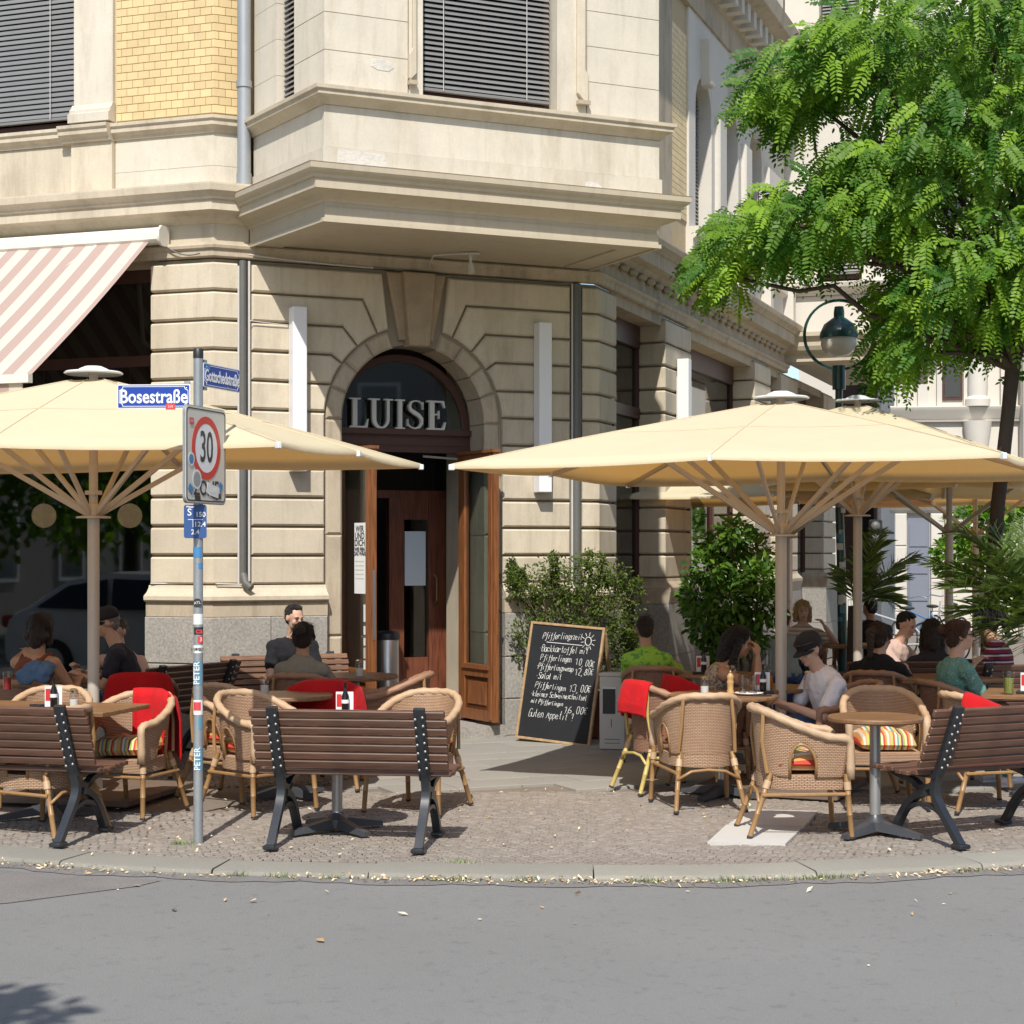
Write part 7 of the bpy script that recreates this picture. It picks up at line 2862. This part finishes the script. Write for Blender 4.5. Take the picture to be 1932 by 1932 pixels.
wts = np.array([b[3] for b in boughs])
bi = rng.choice(len(boughs), NT_, p=wts / wts.sum())
anchors = np.zeros((NT_, 3))
outdir = np.zeros((NT_, 3))
for i, k in enumerate(bi):
    a, b, r, w = boughs[k]
    q = rng.random()
    x0_, z0_ = wz(*a)
    x1_, z1_ = wz(*b)
    x, z = x0_ + (x1_ - x0_) * q, z0_ + (z1_ - z0_) * q
    u = unit(1)[0]
    rr_ = r * rng.random() ** .5
    dy = (rng.random() - .5) * 2 * (.5 + r * 1.1)
    anchors[i] = (x + u[0] * rr_ * .9, TY + dy + u[1] * r * .4, z + u[2] * rr_ * .62)
    o = np.array([anchors[i][0] - TX, (anchors[i][1] - TY) * 1.0, 0])
    o /= np.linalg.norm(o) + .3
    outdir[i] = o
# every anchor carries a spray of compound leaves
LV, LF, LT = [], [], []
lt_v, lt_f = leaf_template(.052, .024, .12)
pos_all, rot_all, scl_all, tone_all = [], [], [], []
for i in range(NT_):
    base_d = outdir[i] * .8 + rng.normal(scale=.45, size=3)
    base_d[2] -= .35
    n = rng.integers(2, 5)
    tn = np.clip(rng.normal(.36, .27), 0, 1)
    if rng.random() < .10:
        tn = .95
    for j in range(n):
        d = base_d + rng.normal(scale=.55, size=3)
        d[2] -= .45
        d /= np.linalg.norm(d)
        L = rng.uniform(.20, .34)
        lsz = rng.uniform(.75, 1.15)
        npair = int(L / .028)
        p0 = anchors[i] + rng.normal(scale=.04, size=3)
        upv = np.array([rng.normal(scale=.4), -1.05 + rng.normal(scale=.4), .75])
        for q in range(npair + 1):
            t_ = (q + .8) / (npair + .8)
            dd = d + np.array([0, 0, -.55 * t_])
            dd /= np.linalg.norm(dd)
            c = p0 + d * (L * t_) + np.array([0, 0, -.30 * L * t_ * t_])
            y = np.cross(upv, dd)
            y /= np.linalg.norm(y) + 1e-9
            sc_ = lsz * (.75 + .35 * math.sin(PI * min(1, t_ * .9 + .1))) * L / .24
            if q == npair:
                pos_all.append(c)
                rot_all.append((dd, upv))
                scl_all.append(sc_)
                tone_all.append(tn)
            else:
                for s in (-1, 1):
                    ld = y * s * .9 + dd * .42 + rng.normal(scale=.10, size=3)
                    pos_all.append(c)
                    rot_all.append((ld, upv + rng.normal(scale=.15, size=3)))
                    scl_all.append(sc_)
                    tone_all.append(min(1, max(0, tn + rng.normal(scale=.06))))
pos_all = np.array(pos_all)
rot = frames(np.array([r[0] for r in rot_all]), np.array([r[1] for r in rot_all]))
V, Fl = instance(lt_v, lt_f, pos_all, rot, np.array(scl_all))
mesh_np('crown', V, Fl, np.repeat(np.array(tone_all), len(lt_f)), M_['locust'], tree)
# limbs: from the fork along each bough, twigs to some anchors
sd = 0
tw = MB()
for k, (a, b, r, w) in enumerate(boughs):
    x0_, z0_ = wz(*a)
    x1_, z1_ = wz(*b)
    near, far_ = ((x1_, z1_), (x0_, z0_)) if abs(x1_ - TX) < abs(x0_ - TX) else ((x0_, z0_), (x1_, z1_))
    dy = rng.uniform(-.5, .5)
    mid = Vector((near[0], TY + dy * .6, near[1]))
    end = Vector((far_[0], TY + dy, far_[1]))
    p1 = branch(m, fork - Vector((0, 0, .1)), mid, .035, .018, .15, 6, .05, k)
    p2 = branch(m, mid, end, .018, .006, .08, 6, .05, k + 50)
    pts = [Vector(p) for p in p1 + p2]
    sel = np.where(bi == k)[0][:26]
    for i in sel:
        A = Vector(anchors[i])
        q = min(pts, key=lambda p: (p - A).length)
        if (q - A).length < 1.4:
            tw.tube([q, q.lerp(A, .5) + Vector((0, 0, .05)), A], [.006, .004, .0025], 4)
m.build('trunk', M_['bark'], tree, 60)
tw.build('twigs', M_['twig'], tree)


def planter(x, y, w, h, label, mt='brown_plate'):
    t = thing('planter', label, 'planter', (x, y, .01), 0)
    m = MB()
    m.hexa([(-w / 2 * .9, -w / 2 * .9, 0), (w / 2 * .9, -w / 2 * .9, 0), (w / 2 * .9, w / 2 * .9, 0), (-w / 2 * .9, w / 2 * .9, 0), (-w / 2, -w / 2, h), (w / 2, -w / 2, h), (w / 2, w / 2, h), (-w / 2, w / 2, h)])
    m.build('tub', M_[mt], t, world=False)
    m = MB()
    for a, b, c, d in ((-w / 2 - .015, w / 2 + .015, -w / 2 - .015, -w / 2 + .03), (-w / 2 - .015, w / 2 + .015, w / 2 - .03, w / 2 + .015), (-w / 2 - .015, -w / 2 + .03, -w / 2 + .03, w / 2 - .03), (w / 2 - .03, w / 2 + .015, -w / 2 + .03, w / 2 - .03)):
        m.box(a, b, c, d, h, h + .035)
    m.build('rim', M_[mt], t, world=False)
    MB().box(-w / 2 + .03, w / 2 - .03, -w / 2 + .03, w / 2 - .03, h - .03, h + .012).build('soil', M_['bed'], t, world=False)
    return t


# ---- box shrub behind the menu board
sx, sy = at(1085, 1200, 16.95).x, 16.95
planter(sx, sy, .55, .42, 'brown wooden tub of the loose shrub behind the menu board', 'door_in')
sh1 = thing('box_shrub', 'loose small leaved green shrub behind the menu board', 'shrub', (sx, sy, .43))
bl1 = []
for x, y, r in ((985, 1120, .22), (1010, 1100, .24), (1060, 1110, .30), (1100, 1090, .30), (1140, 1110, .30), (1180, 1130, .24), (1110, 1055, .14), (1105, 1070, .15), (1000, 1190, .24), (1060, 1180, .34), (1130, 1180, .34), (1185, 1180, .20), (985, 1230, .16), (1150, 1230, .28), (1010, 1270, .13), (1180, 1240, .2), (1040, 1070, .16), (960, 1095, .12), (1160, 1085, .18)):
    p = at(x, y, sy + rng.uniform(-.05, .15))
    bl1.append((tuple(p), (r * 1.0, r * .7, r * .8), r * r))
for _ in range(26):
    q_ = bl1[rng.integers(0, 19)]
    u_ = unit(1)[0]
    q_ = np.array(q_[0]) + u_ * np.array(q_[1]) * 1.05 + np.array([0, 0, .05])
    q_[1] = max(q_[1], 16.85)
    bl1.append((tuple(q_), (.05, .05, .09), .022))
leaf_cloud('crown', bl1, 10500, .034, .018, M_['box_leaf'], sh1, 0, .3)
m = MB()
for k, b in enumerate(bl1):
    branch(m, (sx + random.uniform(-.08, .08), sy, .42), b[0], .010, .003, 0, 5, .05, k)
m.build('stems', M_['twig'], sh1)
# ---- laurel between the piers
sx, sy = at(1392, 1200, 16.3).x, 16.3
planter(sx, sy, .55, .45, 'dark tub of the glossy laurel beside the right parasol pole', 'sgn_black' if 'sgn_black' in M_ else 'iron')
sh2 = thing('laurel', 'glossy leaved laurel bush beside the right parasol pole', 'shrub', (sx, sy, .46))
bl2 = []
for x, y, r in ((1385, 1010, .22), (1350, 1030, .22), (1420, 1040, .26), (1330, 1070, .26), (1390, 1080, .34), (1440, 1090, .24), (1310, 1120, .24), (1370, 1130, .36), (1440, 1140, .30), (1330, 1180, .26), (1400, 1190, .34), (1350, 1225, .22), (1300, 1150, .16), (1390, 985, .10)):
    p = at(1390 + (x - 1390) * .9, y, sy + rng.uniform(-.25, .25))
    bl2.append((tuple(p), (r * .8, r * .9, r * .75), r * r))
leaf_cloud('crown', bl2, 4200, .085, .036, M_['laurel'], sh2, .1, .3)
m = MB()
for k, b in enumerate(bl2):
    branch(m, (sx + random.uniform(-.05, .05), sy, .45), b[0], .014, .004, 0, 5, .05, k)
m.build('stems', M_['twig'], sh2)


def palm(x, y, z0, heads, label, n_leaf=32, ll=.34, potw=.5):
    t = thing('palm', label, 'palm', (x, y, 0))
    m = MB()
    m.lathe([(potw * .38, 0), (potw * .5, .45), (potw * .52, .47), (potw * .46, .47), (potw * .44, .42), (0, .42)], seg=18, cap=False)
    m.build('pot', M_['brown_plate'], t, 40, world=False)
    MB().tube([(0, 0, .40), (0, 0, z0)], [.09, .07], 10).build('trunk', M_['bark'], t, 40, world=False)
    for (tip, lift) in heads:
        b0 = Vector((0, 0, z0 - .05))
        tip = Vector(tip)
        mid = b0.lerp(tip, .5) + Vector((0, 0, lift))
        pts = []
        for i in range(15):
            q = i / 14
            pts.append(b0 * (1 - q) ** 2 + mid * 2 * q * (1 - q) + tip * q * q)
        fr = MB().tube(pts, [.010 - .008 * i / 14 for i in range(15)], 5).build('frond', M_['palm'], t, world=False)
        V, Fq = [], []
        for i in range(n_leaf):
            q = .16 + .84 * i / n_leaf
            c = b0 * (1 - q) ** 2 + mid * 2 * q * (1 - q) + tip * q * q
            d = ((mid - b0) * (1 - q) + (tip - mid) * q).normalized()
            sdv = d.cross(Vector((0, 0, 1)))
            if sdv.length < .1:
                sdv = d.cross(Vector((0, 1, 0)))
            sdv.normalize()
            upv = sdv.cross(d)
            L = ll * (math.sin(PI * (q * .85 + .12)) * .8 + .25) * random.uniform(.9, 1.1)
            for s in (-1, 1):
                e = (sdv * s * random.uniform(.6, .95) + d * random.uniform(.45, .9) + upv * random.uniform(-.15, .6)).normalized()
                w = d * .0055
                k = len(V)
                V += [c - w, c + w, c + e * L * .6 + w * .8 - Vector((0, 0, .01)), c + e * L - Vector((0, 0, .04 * L / .2))]
                Fq += [(k, k + 1, k + 2), (k, k + 2, k + 3)]
        lf = mesh_np('leaflets', np.array([tuple(v) for v in V]), np.array(Fq), rng.random(len(Fq)) * .9, M_['palm'], None)
        lf.parent = fr
    return t


px0, py0 = at(1960, 1200, 16.0).x, 16.0
hs = []
for k, (x, y, dd, lift) in enumerate(((1742, 1065, 15.6, .30), (1775, 1105, 15.2, .25), (1800, 1000, 16.4, .35), (1860, 985, 16.8, .25), (1925, 975, 17.2, .2), (1985, 1000, 16.6, .3), (2040, 1080, 16.0, .3), (1790, 1165, 15.3, .25), (1850, 1215, 15.2, .35), (1930, 1235, 15.3, .35), (1990, 1190, 15.2, .3), (1830, 1050, 15.5, .25), (1880, 1040, 15.9, .2), (1960, 1050, 16.0, .25), (1890, 1110, 15.4, .3))):
    dd = 15.7 + (dd - 15.9) * .7
    p = at(x, y, dd)
    hs.append(((p.x - px0, p.y - py0, p.z), lift))
palm(px0, py0, 1.15, hs, 'sunlit date palm in a pot at the right edge')
px1, py1 = at(1612, 1200, 19.0).x, 19.0
hs = []
for k, (x, y, dd, lift) in enumerate(((1735, 1050, 18.6, .25), (1700, 1090, 18.4, .2), (1660, 1000, 19.3, .2), (1690, 1150, 18.4, .3), (1600, 1080, 18.4, .2))):
    p = at(x, y, dd)
    hs.append(((p.x - px1, p.y - py1, p.z), lift))
palm(px1, py1, 1.2, hs, 'dark shaded date palm behind the lamp post')
# ------------------------------------------------------------------ neighbours beyond the terrace
FW = Frame(8.2, 37.5, -8)
nb = thing('pale_townhouse', 'sunlit pale stone townhouse with a round column far down the right street', 'building', FW.P(0, 0, 0))
def nbp(name, mb, m):
    return mb.build(name, M_[m], nb, 40)
M_['greydoor'] = mat('grey_door_paint', (.20, .22, .27), .5, .05, 3, .03, 60, .03, 60)
nbp('wall', MB().fbox(FW, 0, 2.6, -4, -.02, 0, 16), 'stone_far')
nbp('wall', MB().fbox(FW, 2.6, 9, -4, .6, 0, 12), 'stone_far')
for z0, z1 in ((2.6, 2.85), (4.55, 4.85), (8.3, 8.6), (12, 12.4)):
    nbp('string_course', MB().sweep([FW.xy(-.1, 0), FW.xy(2.6, 0)], [(-.1, z0), (.08, z0), (.10, z0 + .06), (.25, z1 - .08), (.28, z1), (-.1, z1 + .06)]), 'stone_far')
for a0, a1 in ((.0, .25), (.75, 1.0), (1.05, 1.25), (1.95, 2.3)):
    for z0, z1 in ((0, .5), (.5, 1.2), (1.204, 1.9), (1.904, 2.6)):
        nbp('stone_block', MB().fpoly(FW, [(a0, z0), (a1, z0), (a1, z1 - .006), (a0, z1 - .006)], -.02, .12, .02), 'stone_far')
dr = nbp('door', MB().fbox(FW, .27, .73, -.02, .03, 0, 2.5), 'greydoor')
for k in range(4):
    nbp('door_panel', MB().fbox(FW, .31, .69, .03, .05, .15 + k * .58, .62 + k * .58), 'greydoor')
for z0, z1 in ((4.86, 7.9), (8.62, 11.7)):
    nbp('column', MB().lathe([(.26, z0), (.26, z0 + .15), (.20, z0 + .22), (.21, z0 + .4), (.185, z1 - .3), (.20, z1 - .25), (.26, z1 - .1), (.26, z1)], c=tuple(FW.P(1.72, .14, 0)), seg=18), 'stone_far')
    w = nbp('window', MB().fbox(FW, 1.0, 1.42, -.02, .02, z0 + .15, z1 - .5), 'frame_dark')
    MB().fbox(FW, 1.05, 1.37, .02, .03, z0 + .22, z1 - .57).build('pane', M_['glass_dark'], w, world=False).data.transform(wm(nb).inverted())
    for a0, a1 in ((.88, .985), (1.435, 1.52)):
        nbp('window_jamb', MB().fbox(FW, a0, a1, -.02, .10, z0, z1 - .35), 'stone_far')
    nbp('pilaster', MB().fbox(FW, .05, .35, -.02, .14, z0, z1), 'stone_far')
    nbp('pilaster', MB().fbox(FW, .48, .70, -.02, .10, z0, z1), 'stone_far')
    nbp('pilaster', MB().fbox(FW, 2.2, 2.5, -.02, .14, z0, z1), 'stone_far')
nbp('console', MB().lathe([(.1, 3.2), (.2, 3.8), (.27, 4.3), (.30, 4.55)], c=tuple(FW.P(1.72, .12, 0)), seg=16), 'stone_far')
# a second grey block closing the street
FX = Frame(11.2, 44, -20)
nb2 = thing('far_townhouse', 'far cream townhouse closing the right street behind the palm', 'building', FX.P(0, 0, 0))
MB().fbox(FX, -4, 12, -6, 0, 0, 15).build('wall', M_['stone_far'], nb2)
for k in range(6):
    for z in (1.0, 4.6, 8.2, 11.6):
        w = MB().fbox(FX, -3 + k * 2, -2 + k * 2, .0, .05, z, z + 2.1).build('window', M_['frame_dark'], nb2)
        MB().fbox(FX, -2.93 + k * 2, -2.07 + k * 2, .05, .06, z + .08, z + 2.0).build('pane', M_['glass_dark'], w, world=False).data.transform(wm(nb2).inverted())
MB().fbox(FX, -4, 12, .0, .3, 14.6, 15.2).build('cornice', M_['stone_far'], nb2)
# orange brick house with the red roof, just glimpsed through the leaves
M_['redbrick'] = mat('orange_brick', (.50, .17, .08), .8, .12, 3, .1, 30, .2, 20)
hb = at(1935, 1039, 62)
nb3 = thing('brick_house', 'orange brick house glimpsed through the leaves at the top right', 'building', (hb.x, 62, 0))
MB().box(-2.5, 12, 0, 8, 0, 17.5).build('wall', M_['redbrick'], nb3, world=False)
for k in range(4):
    MB().box(-1.5 + k * 2.4, -.4 + k * 2.4, -.05, 0, 13, 15).build('window', M_['glass_dark'], nb3, world=False)
MB().hexa([(-3, -.5, 17.5), (12.5, -.5, 17.5), (12.5, 8.5, 17.5), (-3, 8.5, 17.5), (-2, 3, 20), (12, 3, 20), (12, 5, 20), (-2, 5, 20)]).__class__
m = MB()
m.hexa([Vector(v) for v in ((-3, -.5, 17.5), (12.5, -.5, 17.5), (12.5, 8.5, 17.5), (-3, 8.5, 17.5), (-2, 3, 20), (12, 3, 20), (12, 5, 20), (-2, 5, 20))])
m.build('roof', M_['redbrick'], nb3, world=False)


# ---- bicycles by the white house
def bicycle(x, y, rz, col, label, basket=False):
    t = thing('bicycle', label, 'bicycle', (x, y, .0), rz, 'bicycles by the pale townhouse')
    cm = plain('bike_paint', col, .35)
    for wx in (-.52, .52):
        w = MB().tube([(wx + .34 * math.cos(2 * PI * k / 28), 0, .35 + .34 * math.sin(2 * PI * k / 28)) for k in range(28)], .016, 6, closed=True).build('wheel', M_['tip'], t, 180, world=False)
        MB().tube([(wx + .325 * math.cos(2 * PI * k / 28), 0, .35 + .325 * math.sin(2 * PI * k / 28)) for k in range(28)], .007, 5, closed=True).build('rim', M_['steel'], w, 180, world=False)
        m = MB()
        for k in range(12):
            a = PI * k / 6
            m.tube([(wx, 0, .35), (wx + .32 * math.cos(a), 0, .35 + .32 * math.sin(a))], .002, 4)
        m.build('spokes', M_['steel'], w, world=False)
    m = MB()
    for p, q in (((-.52, 0, .35), (-.08, 0, .32)), ((-.52, 0, .35), (-.16, 0, .78)), ((-.16, 0, .82), (-.08, 0, .32)), ((-.08, 0, .32), (.36, 0, .72)), ((-.14, 0, .66), (.34, 0, .80)), ((.33, 0, .95), (.52, 0, .35))):
        m.tube([p, q], .016, 7)
    m.build('frame', cm, t, 50, world=False)
    MB().tube([(.26, -.27, 1.02), (.33, -.18, 1.05), (.35, 0, 1.02), (.33, .18, 1.05), (.26, .27, 1.02)], .012, 6).build('handlebar', M_['chrome'], t, 50, world=False)
    MB().ell((-.18, 0, .90), (.13, .07, .03), seg=10, rings=6).build('saddle', M_['tip'], t, 180, world=False)
    MB().tube([(-.17, 0, .80), (-.18, 0, .89)], .012, 6).build('seat_post', M_['chrome'], t, world=False)
    MB().tube([(-.08, -.10, .24), (-.08, -.08, .32), (-.08, .08, .32), (-.08, .10, .40)], .010, 5).build('crank', M_['chrome'], t, world=False)
    if basket:
        m = MB()
        for z in (.82, .92, 1.02):
            m.tube([(.42, -.17, z), (.72, -.17, z), (.72, .17, z), (.42, .17, z)], .006, 4, closed=True)
        for k in range(7):
            for yy in (-.17, .17):
                m.tube([(.42 + .05 * k, yy, .80), (.42 + .05 * k, yy, 1.02)], .004, 4)
        m.build('basket', M_['chrome'], t, world=False)
    return t


for (x, d, rz, c, lab, bk) in ((1690, 27.5, 150, (.45, .47, .50), 'silver bicycle with a wire basket by the pale townhouse', True), (1745, 28.5, 118, (.10, .22, .42), 'blue bicycle with its handlebar turned in the sun', False), (1790, 29.5, 100, (.55, .55, .55), 'grey bicycle nearest the palm by the pale townhouse', False)):
    p = at(x, 1200, d)
    bicycle(p.x, d, R(rz), c, lab, bk)
# small wall lantern on the side facade
p = at(1652, 1005, 26.8)
t = thing('wall_lantern', 'small black lantern on a bracket behind the second parasol', 'lantern', (p.x, p.y, p.z))
MB().chbox(-.09, .09, -.09, .09, -.2, .2, .02).build('case', M_['iron'], t, world=False)
for z in (-.1, .1):
    MB().ell((-.02, -.1, z), (.075, .05, .075), seg=10, rings=8).build('lens', M_['pipe_dark'], t, 180, world=False)
MB().tube([(0, .0, 0), (.3, .1, 0)], .02, 6).build('bracket', M_['iron'], t, world=False)
# far green tree between the parasol masts
fx, fy = at(1850, 1060, 33).x, 33
t = thing('far_tree', 'small bright green tree far down the street between the parasol masts', 'tree', (fx, fy, 0))
MB().tube([(fx, fy, 0), (fx, fy, 2.6)], [.09, .06], 8).build('trunk', M_['bark'], t)
leaf_cloud('crown', [((fx, fy, 2.2), (.7, .7, .6), 1), ((fx + .4, fy, 2.7), (.6, .6, .5), 1), ((fx - .4, fy, 1.7), (.5, .5, .5), 1)], 2600, .14, .07, M_['locust'], t)

# ------------------------------------------------------------------ behind and beside the camera: what the panes reflect and what shades the road
# tree on the near side of the road; its leaves shade the lower left corner of the picture
t = thing('near_tree', 'broad leafy tree on the near side of the road, seen by its shadow', 'tree', (-6.2, 1.4, 0))
MB().tube([(-6.2, 1.4, -.07), (-6.1, 1.5, 2.2), (-5.9, 1.7, 4.2)], [.17, .14, .10], 10).build('trunk', M_['bark'], t)
leaf_cloud('crown', [((-5.4, 1.8, 6.0), (2.3, 2.3, 1.5), 3), ((-4.4, 1.7, 5.2), (1.6, 1.4, .7), 1.5), ((-6.8, 1.0, 6.6), (2, 2, 1.4), 2), ((-2.98, 2.36, 5.0), (.85, .6, .35), .6)], 9000, .16, .08, M_['locust'], t)
# dark trees and a house row along the left street
for k, (x, y, h, r) in enumerate(((-19, 7.5, 5.0, 3.0), (-25, 9.5, 5.4, 3.2), (-15.5, 3.0, 5.2, 2.8), (-31, 12, 5.2, 3.2), (-21, 2.5, 5.5, 3.0))):
    t = thing('avenue_tree', ('dense dark avenue tree mirrored in the left shop window', 'tall avenue tree farther along the left street', 'round avenue tree nearest the camera on the left', 'last avenue tree in the row along the left street', 'second avenue tree back from the left kerb')[k], 'tree', (x, y, 0), 0, 'avenue trees along the left street')
    MB().tube([(x, y, -.07), (x + .1, y, 2.0), (x, y + .1, h - 1)], [.18, .15, .10], 8).build('trunk', M_['bark'], t)
    bs = [((x + rng.uniform(-1.2, 1.2), y + rng.uniform(-1.2, 1.2), h + rng.uniform(-2.6, 1.5)), (r * .6, r * .6, r * .5), 1) for _ in range(9)]
    leaf_cloud('crown', bs, 4500, .26, .15, M_['locust'], t)
fb = thing('opposite_house', 'rendered house on the far side of the right street, mirrored in the fanlight', 'building', (21, -6, 0), R(50))
M_['render_g'] = mat('grey_render', (.36, .34, .31), .9, .1, .6, .05, 20, .1, 20)
MB().box(-14, 14, -5, 0, -.1, 15).build('wall', M_['render_g'], fb, world=False)
for i in range(9):
    for j in range(4):
        wx, wz_ = -12.5 + i * 3, 1.0 + j * 3.5
        w = MB().box(wx, wx + 1.2, 0, .06, wz_, wz_ + 2).build('window', M_['white'], fb, world=False)
        MB().box(wx + .1, wx + 1.1, .06, .07, wz_ + .1, wz_ + 1.9).build('pane', M_['glass_dark'], w, world=False)
MB().box(-14.2, 14.2, -5, .35, 15, 15.4).build('cornice', M_['white'], fb, world=False)
lh_ = thing('left_street_house', 'rendered house row on the far side of the left street', 'building', (-30, -4, 0), R(-110))
MB().box(-16, 16, -5, 0, -.1, 13).build('wall', M_['render_g'], lh_, world=False)
for i in range(10):
    for j in range(3):
        wx, wz_ = -14.5 + i * 3, 1.0 + j * 3.8
        w = MB().box(wx, wx + 1.2, 0, .06, wz_, wz_ + 2).build('window', M_['white'], lh_, world=False)
        MB().box(wx + .1, wx + 1.1, .06, .07, wz_ + .1, wz_ + 1.9).build('pane', M_['glass_dark'], w, world=False)

# ---- the white car parked along the left kerb, seen mirrored in the shop window
car = thing('parked_car', 'white hatchback mirrored in the dark left shop window', 'car', (-9.3, 11.1, RZ), R(-19.5))
M_['carpaint'] = plain('white_car_paint', (.72, .73, .74), .2)
M_['carglass'] = plain('car_glass', (.012, .014, .016), .08)
M_['taillight'] = plain('tail_light', (.35, .02, .02), .2)
prof = [(-2.15, .35), (-2.17, .62), (-2.10, .92), (-2.0, 1.0), (-1.85, 1.05), (-1.25, 1.44), (-.6, 1.55), (.25, 1.53), (.75, 1.36), (1.25, 1.03), (1.95, .90), (2.12, .70), (2.15, .40), (2.05, .30), (-2.05, .28)]
m = MB()
n = len(prof)
rows = []
for (y, kx, kz) in ((-.86, .97, .93), (-.80, .99, .985), (-.45, 1.0, 1.0), (.45, 1.0, 1.0), (.80, .99, .985), (.86, .97, .93)):
    row = []
    for x, z in prof:
        inset_y = y * (1 - .20 * max(0, (z - .95) / .6))
        row.append((x * kx, inset_y, .3 + (z - .3) * kz))
    rows.append(row)
b0 = m.add([p for r_ in rows for p in r_], [(i * n + j, i * n + (j + 1) % n, (i + 1) * n + (j + 1) % n, (i + 1) * n + j) for i in range(5) for j in range(n)] + [tuple(range(n)), tuple(5 * n + j for j in range(n - 1, -1, -1))])
m.build('body', M_['carpaint'], car, 40, world=False)
for s in (-1, 1):
    for pts in (((-1.62, 1.06), (-1.15, 1.36), (-.55, 1.45), (-.50, 1.04)), ((-.42, 1.04), (-.47, 1.455), (.20, 1.44), (.62, 1.30), (.95, 1.06))):
        ps = [(x, s * (.865 * (1 - .20 * max(0, (z - .95) / .6)) + .012), z) for x, z in pts]
        mm = MB()
        mm.add(ps, [tuple(range(len(ps)))])
        mm.build('side_window', M_['carglass'], car, world=False, fix=False)
    MB().chbox(-2.2, -1.85, s * .66 - .17, s * .66 + .17, .78, .95, .03).build('tail_light', M_['taillight'], car, world=False)
    MB().chbox(1.85, 2.13, s * .62 - .18, s * .62 + .18, .68, .80, .03).build('headlight', M_['chrome'], car, world=False)
    for x in (-1.33, 1.33):
        w = MB().tube([(x, s * .70, .32), (x, s * .90, .32)], .32, 22).build('wheel', M_['tip'], car, 40, world=False)
        MB().tube([(x, s * .88, .32), (x, s * .905, .32)], .20, 16).build('rim', M_['steel'], w, 40, world=False)
MB().add([(0, 0, 0)], []) if False else None
# ------------------------------------------------------------------ turn the fused figures into plain meshes
bpy.context.view_layer.update()
_dg = bpy.context.evaluated_depsgraph_get()
_new = []
for o in BAKE:
    _new.append(bpy.data.meshes.new_from_object(o.evaluated_get(_dg), preserve_all_data_layers=True, depsgraph=_dg))
for o, me in zip(BAKE, _new):
    o.modifiers.clear()
    o.data = me
    me.polygons.foreach_set('use_smooth', [True] * len(me.polygons))
